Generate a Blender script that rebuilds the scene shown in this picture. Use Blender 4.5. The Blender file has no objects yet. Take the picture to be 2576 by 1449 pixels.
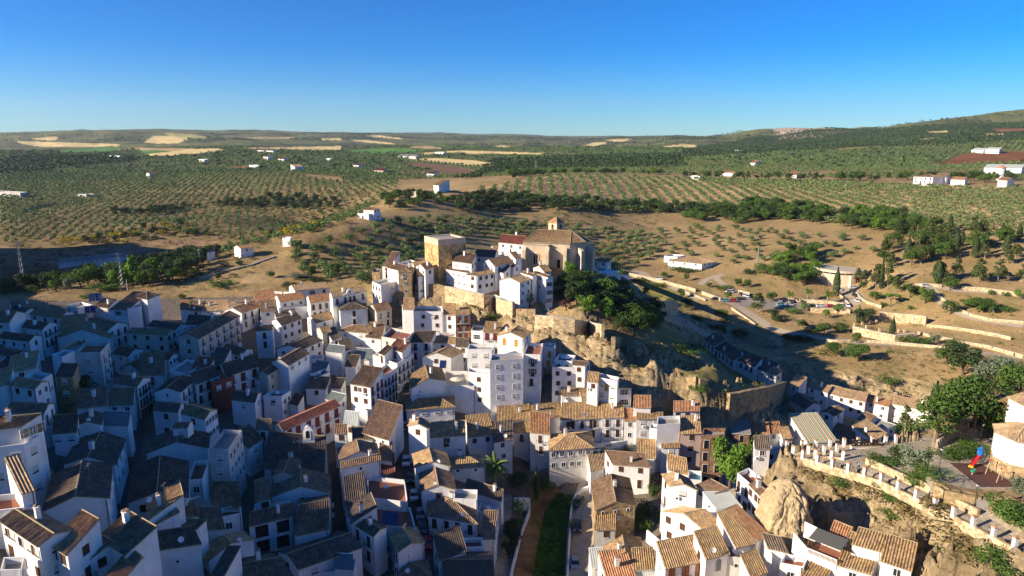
import bpy, math, random, numpy as np
from mathutils import Vector, Matrix
D = bpy.data; C = bpy.context.scene.collection
RN = random.Random(11); NR = np.random.RandomState(5)
sc = bpy.context.scene
# ---------------------------------------------------------------- camera model (metres; z = 0 near the river)
CAMZ = 100.0; F = 1716.0; PIT = math.atan(0.2212); cp, sp = math.cos(PIT), math.sin(PIT)
TILE = {'P': (0, 0, 1), 'T1': (0, 670.8, .25), 'T2': (644, 670.8, .25), 'T3': (1288, 670.8, .25), 'T4': (1932, 670.8, .25),
        'T5': (0, 1033.1, .287), 'T6': (644, 1033.1, .287), 'T7': (1288, 1033.1, .287), 'T8': (1932, 1033.1, .287),
        'R1': (894.4, 511.1, .25), 'R2': (2172.2, 606.9, .1567), 'R3': (0, 306.7, 1/3), 'R4': (858.7, 306.7, 1/3), 'R5': (1717.3, 306.7, 1/3)}
def tp(t, x, y):
    a = TILE[t]; return a[0] + x*a[2], a[1] + y*a[2]
def ray(px, py):
    u = (724.5 - py)/F; r = (px - 1288)/F
    return (r, cp + u*sp, -sp + u*cp)
def proj(x, y, z):                                   # world -> survey pixel (numpy ok)
    d = y*cp - (z - CAMZ)*sp; v = y*sp + (z - CAMZ)*cp
    d = np.where(np.abs(d) < 1e-6, 1e-6, d)
    return 1288 + F*x/d, 724.5 - F*v/d, d
def at_z(px, py, z):
    d = ray(px, py); t = (CAMZ - z)/(-d[2]); return (d[0]*t, d[1]*t, z)
def at_t(px, py, t):
    d = ray(px, py); return (d[0]*t, d[1]*t, CAMZ + d[2]*t)
# ---------------------------------------------------------------- value noise (numpy)
_P = np.random.RandomState(3).rand(64, 64, 64).astype(np.float32)
def vn(x, y, z=0.0):
    x = np.asarray(x, float); y = np.asarray(y, float); z = np.zeros_like(x) + z
    xi, yi, zi = np.floor(x), np.floor(y), np.floor(z); fx, fy, fz = x - xi, y - yi, z - zi
    fx = fx*fx*(3 - 2*fx); fy = fy*fy*(3 - 2*fy); fz = fz*fz*(3 - 2*fz)
    xi = xi.astype(np.int64) & 63; yi = yi.astype(np.int64) & 63; zi = zi.astype(np.int64) & 63
    X, Y, Z = (xi + 1) & 63, (yi + 1) & 63, (zi + 1) & 63
    L = lambda a, b, f: a + (b - a)*f
    return L(L(L(_P[xi, yi, zi], _P[X, yi, zi], fx), L(_P[xi, Y, zi], _P[X, Y, zi], fx), fy),
             L(L(_P[xi, yi, Z], _P[X, yi, Z], fx), L(_P[xi, Y, Z], _P[X, Y, Z], fx), fy), fz) - .5
def fbm(x, y, z=0.0, o=4):
    s = 0; a = 1
    for i in range(o): s = s + a*vn(x + 17.3*i, y - 9.1*i, z + 5.7*i); x, y, z, a = x*2.03, y*2.03, z*2.03, a*.5
    return s
# ---------------------------------------------------------------- materials
MATS = {}
def mat(name, col, rough=.85, col2=None, scale=1.0, mix=.5, bump=0.0, bscale=None, spec=.25, metal=0.0, rnd=0.0, trans=0.0, stain=None, stones=0.0):
    if name in MATS: return MATS[name]
    m = D.materials.new(name); m.use_nodes = True; N = m.node_tree.nodes; L = m.node_tree.links
    b = N['Principled BSDF']; b.inputs['Roughness'].default_value = rough; b.inputs['Specular IOR Level'].default_value = spec; b.inputs['Metallic'].default_value = metal
    b.inputs['Base Color'].default_value = (*col, 1); out = None
    g = N.new('ShaderNodeNewGeometry')
    if col2:
        t = N.new('ShaderNodeTexNoise'); t.inputs['Scale'].default_value = scale; t.inputs['Detail'].default_value = 5; t.inputs['Roughness'].default_value = .65
        L.new(g.outputs['Position'], t.inputs['Vector'])
        r = N.new('ShaderNodeMapRange'); r.inputs[1].default_value = .5 - .2; r.inputs[2].default_value = .5 + .2; r.inputs[4].default_value = mix*2
        L.new(t.outputs['Fac'], r.inputs[0])
        x = N.new('ShaderNodeMix'); x.data_type = 'RGBA'; x.inputs[6].default_value = (*col, 1); x.inputs[7].default_value = (*col2, 1)
        L.new(r.outputs[0], x.inputs[0]); out = x.outputs[2]
    if stain:                                        # vertical weather streaks on plaster
        mp = N.new('ShaderNodeMapping'); mp.inputs['Scale'].default_value = (1.1, 1.1, .16); L.new(g.outputs['Position'], mp.inputs['Vector'])
        t = N.new('ShaderNodeTexNoise'); t.inputs['Scale'].default_value = 1.6; t.inputs['Detail'].default_value = 6; t.inputs['Roughness'].default_value = .7; L.new(mp.outputs[0], t.inputs['Vector'])
        r = N.new('ShaderNodeMapRange'); r.inputs[1].default_value = .56; r.inputs[2].default_value = .74; r.inputs[4].default_value = .8; L.new(t.outputs['Fac'], r.inputs[0])
        x = N.new('ShaderNodeMix'); x.data_type = 'RGBA'; x.inputs[7].default_value = (*stain, 1)
        if out: L.new(out, x.inputs[6])
        else: x.inputs[6].default_value = (*col, 1)
        L.new(r.outputs[0], x.inputs[0]); out = x.outputs[2]
    if stones:                                       # rubble masonry: one tone per stone
        vo = N.new('ShaderNodeTexVoronoi'); vo.inputs['Scale'].default_value = stones; L.new(g.outputs['Position'], vo.inputs['Vector']); sx = N.new('ShaderNodeSeparateXYZ'); L.new(vo.outputs['Color'], sx.inputs[0])
        r = N.new('ShaderNodeMapRange'); r.inputs[3].default_value = .6; r.inputs[4].default_value = 1.3; L.new(sx.outputs[0], r.inputs[0]); v_ = N.new('ShaderNodeVectorMath'); v_.operation = 'SCALE'; L.new(r.outputs[0], v_.inputs['Scale'])
        if out: L.new(out, v_.inputs[0])
        else: v_.inputs[0].default_value = col
        out = v_.outputs[0]
    if rnd:
        oi = N.new('ShaderNodeObjectInfo'); h = N.new('ShaderNodeHueSaturation'); r = N.new('ShaderNodeMapRange'); r.inputs[3].default_value = 1 - rnd; r.inputs[4].default_value = 1 + rnd
        L.new(oi.outputs['Random'], r.inputs[0]); L.new(r.outputs[0], h.inputs['Value'])
        if out: L.new(out, h.inputs['Color'])
        else: h.inputs['Color'].default_value = (*col, 1)
        out = h.outputs[0]
    if out: L.new(out, b.inputs['Base Color'])
    if bump:
        t = N.new('ShaderNodeTexNoise'); t.inputs['Scale'].default_value = bscale or scale*3; t.inputs['Detail'].default_value = 6; L.new(g.outputs['Position'], t.inputs['Vector'])
        bp = N.new('ShaderNodeBump'); bp.inputs['Strength'].default_value = .8; bp.inputs['Distance'].default_value = bump; L.new(t.outputs['Fac'], bp.inputs['Height']); L.new(bp.outputs[0], b.inputs['Normal'])
    if trans: b.inputs['Transmission Weight'].default_value = trans
    MATS[name] = m; return m
def emit_off(m): return m
# ---------------------------------------------------------------- mesh builder
class MB:
    def __init__(s): s.v = []; s.f = []; s.mi = []; s.uv = []
    def face(s, pts, mi=0, uv=None):
        n = len(s.v); s.v += [tuple(p) for p in pts]; s.f.append(tuple(range(n, n + len(pts)))); s.mi.append(mi); s.uv.append(uv or [(0, 0)]*len(pts))
    def box(s, x0, x1, y0, y1, z0, z1, mi=0, M=None):
        p = [(x0,y0,z0),(x1,y0,z0),(x1,y1,z0),(x0,y1,z0),(x0,y0,z1),(x1,y0,z1),(x1,y1,z1),(x0,y1,z1)]
        if M is not None: p = [tuple(M @ Vector(q)) for q in p]
        for q in ((3,2,1,0),(4,5,6,7),(0,1,5,4),(1,2,6,5),(2,3,7,6),(3,0,4,7)): s.face([p[i] for i in q], mi)
    def tube(s, p0, p1, r0, r1, n=6, mi=0, cap=True):
        p0, p1 = Vector(p0), Vector(p1); d = (p1 - p0).normalized(); a = d.orthogonal().normalized(); b = d.cross(a)
        A = [p0 + (a*math.cos(t) + b*math.sin(t))*r0 for t in [i*2*math.pi/n for i in range(n)]]
        B = [p1 + (a*math.cos(t) + b*math.sin(t))*r1 for t in [i*2*math.pi/n for i in range(n)]]
        for i in range(n): s.face([A[i], A[(i+1) % n], B[(i+1) % n], B[i]], mi)
        if cap: s.face(B, mi); s.face(A[::-1], mi)
    def prism(s, pts, z0, z1, mi=0, top=None):       # pts: ccw xy list
        n = len(pts)
        for i in range(n):
            a, b = pts[i], pts[(i+1) % n]; s.face([(*a, z0), (*b, z0), (*b, z1), (*a, z1)], mi)
        s.face([(*p, z1) for p in pts], mi if top is None else top); s.face([(*p, z0) for p in pts[::-1]], mi)
    def ball(s, c, r, n=8, m=5, mi=0, sz=1.0):
        for j in range(m):
            for i in range(n):
                P = []
                for (ii, jj) in ((i, j), (i+1, j), (i+1, j+1), (i, j+1)):
                    th = math.pi*jj/m; ph = 2*math.pi*ii/n
                    P.append((c[0] + r*math.sin(th)*math.cos(ph), c[1] + r*math.sin(th)*math.sin(ph), c[2] - r*sz*math.cos(th)))
                if j == 0: P = [P[0], P[2], P[3]]
                elif j == m-1: P = [P[0], P[1], P[2]]
                s.face(P, mi)
    def mesh(s, name, mats):
        m = D.meshes.new(name); m.from_pydata(s.v, [], s.f)
        for x in (mats if isinstance(mats, (list, tuple)) else [mats]): m.materials.append(x)
        m.polygons.foreach_set('material_index', s.mi)
        u = m.uv_layers.new(name='UVMap'); fl = [c for f in s.uv for p in f for c in p]; u.data.foreach_set('uv', fl)
        m.update(); return m
    def build(s, name, mats, parent=None, loc=None, **k):
        o = D.objects.new(name, s.mesh(name, mats)); C.objects.link(o)
        if parent is not None: o.parent = parent
        if loc is not None: o.location = loc
        return tag(o, **k)
def tag(o, label=None, cat=None, group=None, kind=None):
    if label: o['label'] = label
    if cat: o['category'] = cat
    if group: o['group'] = group
    if kind: o['kind'] = kind
    return o
def empty(name, loc, rz=0.0, **k):
    o = D.objects.new(name, None); C.objects.link(o); o.location = loc; o.rotation_euler = (0, 0, rz); o.empty_display_size = .3
    return tag(o, **k)
def inst(name, mesh, parent=None, loc=(0, 0, 0), rz=0.0, s=1.0, **k):
    o = D.objects.new(name, mesh); C.objects.link(o); o.location = loc; o.rotation_euler = (0, 0, rz)
    o.scale = s if isinstance(s, (tuple, list)) else (s, s, s)
    if parent is not None: o.parent = parent
    return tag(o, **k)
def inpoly(px, py, poly):
    px = np.asarray(px, float); py = np.asarray(py, float); c = np.zeros(px.shape, bool); n = len(poly)
    for i in range(n):
        x0, y0 = poly[i]; x1, y1 = poly[(i+1) % n]
        if y0 == y1: continue
        c ^= ((y0 > py) != (y1 > py)) & (px < (x1 - x0)*(py - y0)/(y1 - y0) + x0)
    return c
# ---------------------------------------------------------------- sun
SUN_EL = math.radians(22.0); SUN_A = math.radians(17.0)
SH = (-math.cos(SUN_A), -math.sin(SUN_A)); SW = (-math.sin(SUN_A), math.cos(SUN_A))
# ---------------------------------------------------------------- terrain: surveyed points, smoothly interpolated, plus an unseen hill at left
ZP = """P 0 1449 47;P 300 1449 40;P 700 1449 29;P 1050 1449 24;P 1250 1449 20;P 1380 1449 14;P 1440 1430 19;P 1700 1449 24;P 1900 1449 29.5;P 2100 1440 28.5;P 2330 1449 32;P 2250 1420 30;P 2120 1255 35.5;P 2200 1300 36.5;P 2300 1365 37.5;P 2400 1420 40;P 2300 1600 29;P 2000 1600 29;P 2600 1700 34;P 2576 1449 43.5
P 0 1300 47;P 300 1300 41;P 450 1300 35;T5 1040 900 34;P 700 1300 28;T6 700 800 27;P 1057 1320 25;P 1250 1300 21;P 1380 1330 14;P 1390 1200 14;P 1465 1300 20;P 1600 1300 22;P 1750 1300 27;P 1880 1330 31
P 0 1150 47;P 150 1150 41;P 350 1100 34;P 500 1150 33;P 700 1150 29;P 830 1150 28;P 1020 1160 28;P 1130 1150 27;P 1250 1180 20;P 1350 1185 16;P 1470 1185 19;P 1506 1142 20;P 1650 1130 21;P 1780 1180 20;P 1870 1190 23
P 0 1000 43;P 150 1000 39;P 350 1000 34;P 500 1000 33;P 700 1000 31;P 850 1000 30;P 1010 1000 29;P 1100 1000 29;P 1300 1020 28;P 1430 1010 29;P 1500 1060 25;P 1587 1108 22;P 1400 1110 25;P 1700 1080 21;P 1880 1060 13
P 0 900 39;P 200 900 37;P 400 900 34;P 600 900 33;P 800 900 32;P 950 900 31;P 1060 930 30;P 1150 900 31;P 1300 965 28.5
P 0 800 36;P 200 800 35;P 400 800 34;P 600 800 34;P 750 800 35;P 880 800 36;P 960 815 36;P 1060 830 37;P 1180 835 37
P 0 742 34;P 150 742 35;P 300 735 35;P 450 735 35;P 550 695 38;P 650 665 41;P 700 645 42;P 800 720 39;P 900 712 40;P 930 755 38
P 1092 709 49;P 994 735 46;P 1049 716 47;P 1119 719 48.5;P 1199 736 47.5;P 1294 759 46;P 1344 789 44.5;P 1419 804 44.5;P 1514 844 43;P 1558 871 41;P 1645 903 39;P 1748 948 35;P 1700 922 36.5;P 1690 965 33;P 1833 986 31;P 1925 965 28.5
P 985 805 37;P 1120 770 42;P 1244 815 38;P 1348 848 35;P 1450 905 31;P 1513 936 29;P 1590 996 25;P 1663 1031 22;P 1800 1045 16;P 1955 1050 9;P 1975 1010 8
P 1463 771 45;P 1517 724 46;P 1319 690 50;P 1160 690 49;P 1220 700 50;P 1585 800 34;P 1713 858 27;P 1813 941 33;P 1763 896 28;P 1600 850 40
P 1771 873 14;P 1845 931 14;P 1900 871 4;P 1947 883 6;P 1930 960 12
P 1588 693 16;P 1713 731 14;P 1788 753 14;P 1850 753 13;P 2057 766 14;P 2127 721 18;P 2144 746 17;P 1888 791 11;P 1930 818 10;P 1982 831 10;P 2057 851 11;P 2182 861 13;P 2382 878 16;P 2557 903 16
P 1613 763 9;P 1713 803 10;P 1800 846 12
P 2182 1020 3;P 2100 1000 3;P 2000 960 8;P 2040 945 9;P 2300 1040 3;P 2182 996 5;P 2157 955 10;P 2157 921 11;P 2300 1000 7;P 2330 960 11;P 2450 980 14;P 2450 920 16;P 2400 1040 9;P 2540 1010 18
P 2257 821 12;P 2207 791 15;P 2407 796 20;P 2482 758 26;P 2327 718 28;P 2557 708 31;P 1982 721 18
P 1884 607 30;P 1784 640 24;P 2151 607 36;P 2384 623 39;P 2551 657 38;P 1751 683 19;P 2051 540 40;P 2351 567 44;P 2551 607 44;P 2000 660 27;P 2250 680 30
P 1784 450 52;P 2117 457 54;P 2384 467 56;P 2571 463 60;P 1392 437 56;P 1259 450 56;P 1145 477 58;P 1009 493 58;P 925 540 55;P 879 573 52;P 767 607 48;P 710 613 46;P 587 643 42;P 417 717 37
P 1259 513 46;P 1059 520 52;P 1259 540 42;P 1425 523 44;P 1192 590 39;P 1059 640 37;P 892 640 41;P 1425 640 28;P 1559 640 22;P 1625 573 30;P 1625 513 40;P 1425 440 56;P 1692 447 54
P 1964 1159 37;P 2030 1150 38;P 2110 1110 38;P 2160 1175 39;P 2300 1275 43;P 2400 1330 45;P 2500 1390 46.5;P 2300 1090 40;P 2500 1080 44;P 2400 1180 46;P 2560 1200 47;P 2480 1220 47;P 2576 1320 50
P 1950 1180 34;P 1940 1260 28;P 2040 1310 29.5;P 2010 1350 29;P 2150 1385 28.5;P 1990 1240 33;P 2060 1240 36
P 2100 1100 13;P 1975 1100 14;P 2000 1130 15;P 2200 1080 9;P 2350 1060 12
E T4 150 960 11 .972 3;E T4 400 1080 11.5 .974 3;E T4 700 1150 11.5 .974 3;E T4 1000 1200 11.5 .972 3;E T4 1300 1230 11 .97 3;E T4 1600 1260 11 .97 3;P 250 590 17;P 300 612 17.5;P 300 640 14;P 300 668 6.5;P 100 650 13;P 100 676 5;P 0 645 12;P 0 678 5;P 450 625 15;P 450 650 8;P 400 560 24;P 550 545 28;P 750 580 12
W -25 345 36;W 25 350 31;W -60 310 39;W 60 340 20;W 75 300 24;W -30 285 49;W 0 294 49;W 30 292 48;W -48 262 47;W 45 280 44;W 10 312 44
E T8 165 300 38 1.05 15;E T8 350 300 38 1.05 15;E T8 600 290 38 1.05 13;E T8 720 290 38 1.05 12;E T8 900 280 38.5 1.05 7;E T8 1130 250 39 1.06 9;E T8 1400 225 40 1.07 16;E T8 1700 200 42 1.09 20
P 2022 1020 11;P 2100 1040 7;P 2180 1060 3;P 2260 1070 5;P 2340 1040 6
E T8 420 460 37.5 .972 33;E T8 700 540 38.5 .972 34;E T8 1000 630 40 .972 35;E T8 1300 780 42 .97 37;E T8 1650 940 44 .97 39;E T8 2000 1110 45.5 .97 40.5;E T8 2200 1220 46.5 .97 41.5
E R1 430 930 45 .965 37;E R1 620 930 45 .965 37;E R1 900 870 47 .955 38;E R1 1150 930 47 .95 38;E R1 1350 990 46 .945 37.5;E R1 1600 1080 45 .935 37;E R1 1900 1170 44.5 .93 36;E R1 2200 1230 43.5 .92 34;E R1 2480 1340 42 .92 33
E T3 1430 960 38.5 .92 29;E T3 1840 1150 35 .92 22;E T3 2180 1300 30.5 .93 16;E T3 2400 1300 28.5 .94 12;E T3 2560 1200 28 1.05 8;E T3 2300 1060 29.5 1.1 13;E T3 2000 1000 34 1.1 15"""
TPT = """1288 410 1300;1288 390 2000;1288 370 3000;1288 355 5000;1288 344 8000;640 470 900;640 420 1300;640 400 1700;640 375 2600;640 350 4500;640 328 6000
200 500 850;200 440 1200;200 410 1600;150 390 1800;200 375 2600;200 345 4200;200 328 4500;20 360 4000;440 325 6000;330 335 5200;100 345 4400;0 372 3000
300 700 480;600 620 520;600 655 470;500 560 680;850 560 600;850 500 720;0 700 470;950 470 800;700 560 650;0 560 640;0 470 1000;450 680 470
1700 420 1100;1700 400 1500;1700 380 2200;1700 360 3500;1700 345 5000;2000 410 1300;2000 380 2000;2000 355 3000;1965 318 3800;2170 316 4000;1900 342 4200;2210 327 3800;2300 400 1400;2300 370 1900;2300 335 2700
2560 430 900;2560 400 1200;2560 370 1500;2560 330 2200;2560 279 3200;2400 297 3300;2280 322 3500;870 334 6500;1180 345 7500;950 333 12600;1112 330 12600;800 346 12600;1035 342 12600;1260 346 12600;1500 347 12600;560 329 6000;330 331 5200;200 331 4700;700 334 7000;430 352 3600;300 385 2300;600 388 2100;1750 347 4300;1600 347 5200;1500 347 7000;1000 380 2300;1000 360 4000;1000 420 1250;1500 380 2400;1500 400 1700;1500 360 4500;850 440 1000;1100 440 1050"""
def _pts():
    Q = []
    for s in ZP.replace('\n', ';').split(';'):
        a = s.split()
        if a[0] == 'E':
            px, py = tp(a[1], float(a[2]), float(a[3])); e = at_z(px, py, float(a[4])); Q.append(e); k = float(a[5]); Q.append((e[0]*k, e[1]*k, float(a[6]))); continue
        if a[0] == 'W': Q.append(tuple(map(float, a[1:]))); continue
        px, py = tp(a[0], float(a[1]), float(a[2])); Q.append(at_z(px, py, float(a[3])))
    for s in TPT.replace('\n', ';').split(';'):
        a = list(map(float, s.split())); Q.append(at_t(*a))
    for px in range(0, 2600, 300): Q.append((*at_t(px, 345, 13000)[:2], 70.))
    for (px, z) in ((0, 50), (600, 38), (1200, 20), (1700, 24), (2100, 42), (2576, 50)): Q.append((*at_z(px, 2100, z)[:2], z))
    return np.array(Q)
_Q = _pts()
def _ab(x, y):
    th = np.arctan2(x, y); r = np.hypot(x, y); return np.clip(th, -.74, .74), np.log(np.clip(r, 55, 14000)), th
_a, _b, _ = _ab(_Q[:, 0], _Q[:, 1])
_n = len(_Q); _K = np.hypot(_a[:, None] - _a, _b[:, None] - _b)
_M = np.zeros((_n + 3, _n + 3)); _M[:_n, :_n] = _K - np.eye(_n)*.0015; _M[:_n, _n:] = np.c_[np.ones(_n), _a, _b]; _M[_n:, :_n] = _M[:_n, _n:].T
# heights are solved as fractions of range so that far hills do not ring into near ground
_S = np.linalg.solve(_M, np.r_[_Q[:, 2], 0, 0, 0])
def _w(l, z): return [at_z(*tp('T8', x, y), zz) for (x, y), zz in zip(l, z)]
_ta = [(165,330),(213,378),(300,418),(433,458),(563,498),(702,538),(845,575),(992,628),(1140,697),(1298,775),(1460,853),(1625,932),(1797,1018),(1975,1115),(2160,1210),(2400,1340),(2400,1150),(1950,900),(1650,790),(1500,690),(1400,420),(1500,220),(1130,262),(900,286),(720,298),(600,304),(420,316),(295,320)]
_tz = [38,38,38,38,38,38.5,39,39.7,40.5,41.4,42.3,43.3,44.3,45.3,46.4,47.8,47.6,45.5,43.5,42,40.5,39.6,39.2,38.6,38.3,38.1,38,38]
TA = np.array(_w(_ta, _tz)); _c = np.c_[TA[:, :2], np.ones(len(TA))]; TAP = np.linalg.lstsq(np.c_[_c, TA[:, 0]*TA[:, 1]/50], TA[:, 2], rcond=None)[0]
TB = np.array(_w([(1550,700),(1870,755),(2244,870),(2700,1000),(2900,300),(2244,215),(1650,240),(1480,330),(1400,480),(1450,600)], [46]*10))
def tplane(x, y): return TAP[0]*x + TAP[1]*y + TAP[2] + TAP[3]*x*y/50
HW = [-400, -100, 60, 95, 109, 121, 132, 150, 160, 176, 193, 212, 225, 240, 255, 270, 285, 310, 345, 400, 430, 480, 520, 560, 610, 650, 760]
HZ = [20, 22, 26, 31, 36, 37, 38, 35, 34, 38, 40, 39, 36, 32, 24, 14, 4, -6, -12, -20, -10, 4, 2, -14, -40, -120, -300]  # unseen hill left of frame, crest heights shaped to shade town and valley
def base(x, y):
    x = np.asarray(x, float); y = np.asarray(y, float); sh = x.shape; x = x.ravel(); y = y.ravel(); out = np.empty(x.shape)
    for i in range(0, len(x), 20000):
        X, Y = x[i:i+20000], y[i:i+20000]; a, b, th = _ab(X, Y)
        z = np.hypot(a[:, None] - _a, b[:, None] - _b) @ _S[:_n] + _S[_n] + _S[_n+1]*a + _S[_n+2]*b
        k = np.clip((np.abs(th) - .8)/.9, 0, 1); z = z*(1 - k) + 22*k
        u = SH[0]*X + SH[1]*Y; w = SW[0]*X + SW[1]*Y
        hz = np.interp(w, HW, HZ) + math.tan(SUN_EL)*260
        h = hz - np.where(u < 260, np.where(w > 380, 2.6, .56)*(260 - u), .25*(u - 260)) ; h = np.where(hz < 20, -50, h)
        z = np.maximum(z, h); near_ = (np.hypot(X, Y) < 230) & (X > 20)
        if near_.any():
            a_ = near_ & inpoly(X, Y, TA[:, :2]); z = np.where(a_, tplane(X, Y), z); z = np.where(near_ & inpoly(X, Y, TB[:, :2]), 46.0, z)
        out[i:i+20000] = z
    return out.reshape(sh)
def rough_amp(x, y):                                  # natural ground is rougher away from streets
    r = np.hypot(x, y); px, py, d = proj(x, y, 20 + 0*x)
    a = np.clip((r - 320)/300, 0, 1)*1.2 + np.clip((r - 1200)/3000, 0, 1)*34
    return a
def G(x, y):
    z = base(x, y); r = np.hypot(x, y)
    return z + rough_amp(x, y)*fbm(np.asarray(x)/(25 + r*.05), np.asarray(y)/(25 + r*.05), 1.7, 4)*.6 + np.clip((r - 600)/1400, 0, 1)*26*fbm(np.asarray(x)/330, np.asarray(y)/330, 8.8, 3)
def g1(x, y): return float(G(np.array([x]), np.array([y]))[0])
def hit(px, py, h=0.0, tmin=70, tmax=9000):            # first point on the survey ray that lies h above the ground
    d = ray(px, py); t = np.geomspace(tmin, tmax, 700); zr = CAMZ + d[2]*t; zg = G(d[0]*t, d[1]*t) + h
    k = np.nonzero(zr < zg)[0]; k = k[0] if len(k) else 699
    a, b = t[max(k-1, 0)], t[k]
    for _ in range(14):
        m = (a + b)/2
        if CAMZ + d[2]*m < g1(d[0]*m, d[1]*m) + h: b = m
        else: a = m
    return (d[0]*b, d[1]*b, CAMZ + d[2]*b)
# ---------------------------------------------------------------- roads (centre lines from the survey)
ROADS = [
 ('road', 5.2, 'asphalt', 'T6', [(1500,1500),(1470,1300),(1440,1000),(1400,850),(1350,600),(1280,420),(1240,250),(1250,100),(1285,0)], 'T2', [(1400,1400),(1490,1220),(1560,1110),(1620,1050)]),
 ('lane', 3.6, 'asphalt', 'T5', [(1040,960),(1080,700),(1130,450),(1170,250),(1205,60)], 'T1', [(1450,1400),(1460,1290)]),
 ('lane', 4.0, 'asphalt', 'T6', [(730,1080),(705,800),(675,500),(640,250)]),
 ('road', 6.0, 'concrete', 'T7', [(600,1520),(605,1200),(620,900),(655,760),(700,650),(740,520),(780,410),(860,355),(960,330),(1050,285),(1060,255)]),
 ('street', 4.0, 'concrete', 'T7', [(720,262),(900,255),(1060,250),(1200,238)]),
 ('promenade', 9.0, 'concrete', 'T3', [(1260,360),(1400,420),(1550,480),(1750,580),(1900,650),(2040,725)]),
 ('road', 5.0, 'concrete', 'T3', [(830,70),(1200,95),(1450,150),(1700,240),(1900,320),(2200,365),(2400,480),(2576,590)]),
 ('car_park', 15.0, 'asphalt2', 'T4', [(-330,345),(-100,370),(150,385),(500,385),(830,385)]),
 ('road', 7.0, 'concrete', 'T4', [(840,385),(900,340),(860,290),(800,240),(780,205)]),
 ('path', 4.0, 'concrete', 'T4', [(1500,185),(1900,235),(2200,260),(2600,300)]),
 ('path', 4.2, 'concrete', 'T4', [(1620,200),(1750,350),(1900,440),(2080,520),(2576,600)]),
 ('path', 4.0, 'concrete', 'T4', [(-30,600),(150,650),(420,700),(700,742),(1000,770),(1400,795),(1900,838),(2200,875),(2600,925)]),
 ('lane', 4.0, 'concrete', 'R5', [(130,1230),(190,1185),(310,1150),(250,1175),(330,1240),(420,1300)]),
 ('alley', 3.0, 'concrete', 'T7', [(1930,620),(1990,760),(2060,880),(2150,1000),(2230,1060)]),
]
RSEG = []; RPATH = []
for r_ in ROADS:
    pts = []
    for k in range(3, len(r_), 2):
        for (x, y) in r_[k+1]: px, py = tp(r_[k], x, y); pts.append(hit(px, py, 0)[:2])
    # resample smoothly
    P = np.array(pts); out = []
    for i in range(len(P) - 1):
        p0 = P[max(i-1, 0)]; p1 = P[i]; p2 = P[i+1]; p3 = P[min(i+2, len(P)-1)]; n = max(2, int(np.hypot(*(p2 - p1))/3))
        for k in range(n):
            t = k/n; out.append(.5*((2*p1) + (-p0 + p2)*t + (2*p0 - 5*p1 + 4*p2 - p3)*t*t + (-p0 + 3*p1 - 3*p2 + p3)*t**3))
    out.append(P[-1]); out = np.array(out); RPATH.append((r_[0], r_[1], r_[2], out))
    for i in range(len(out) - 1): RSEG.append((*out[i], *out[i+1], r_[1]/2))
def road_dist(X, Y):
    d = np.full(X.shape, 1e3)
    for (x0, y0, x1, y1, w) in RSEG:
        m = (np.abs(X - (x0 + x1)/2) < 14 + w) & (np.abs(Y - (y0 + y1)/2) < 14 + w)
        if not m.any(): continue
        xx, yy = X[m], Y[m]; L2 = (x1-x0)**2 + (y1-y0)**2 + 1e-9; t = np.clip(((xx-x0)*(x1-x0) + (yy-y0)*(y1-y0))/L2, 0, 1)
        d[m] = np.minimum(d[m], np.hypot(xx - x0 - t*(x1-x0), yy - y0 - t*(y1-y0)) - w)
    return d
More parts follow.
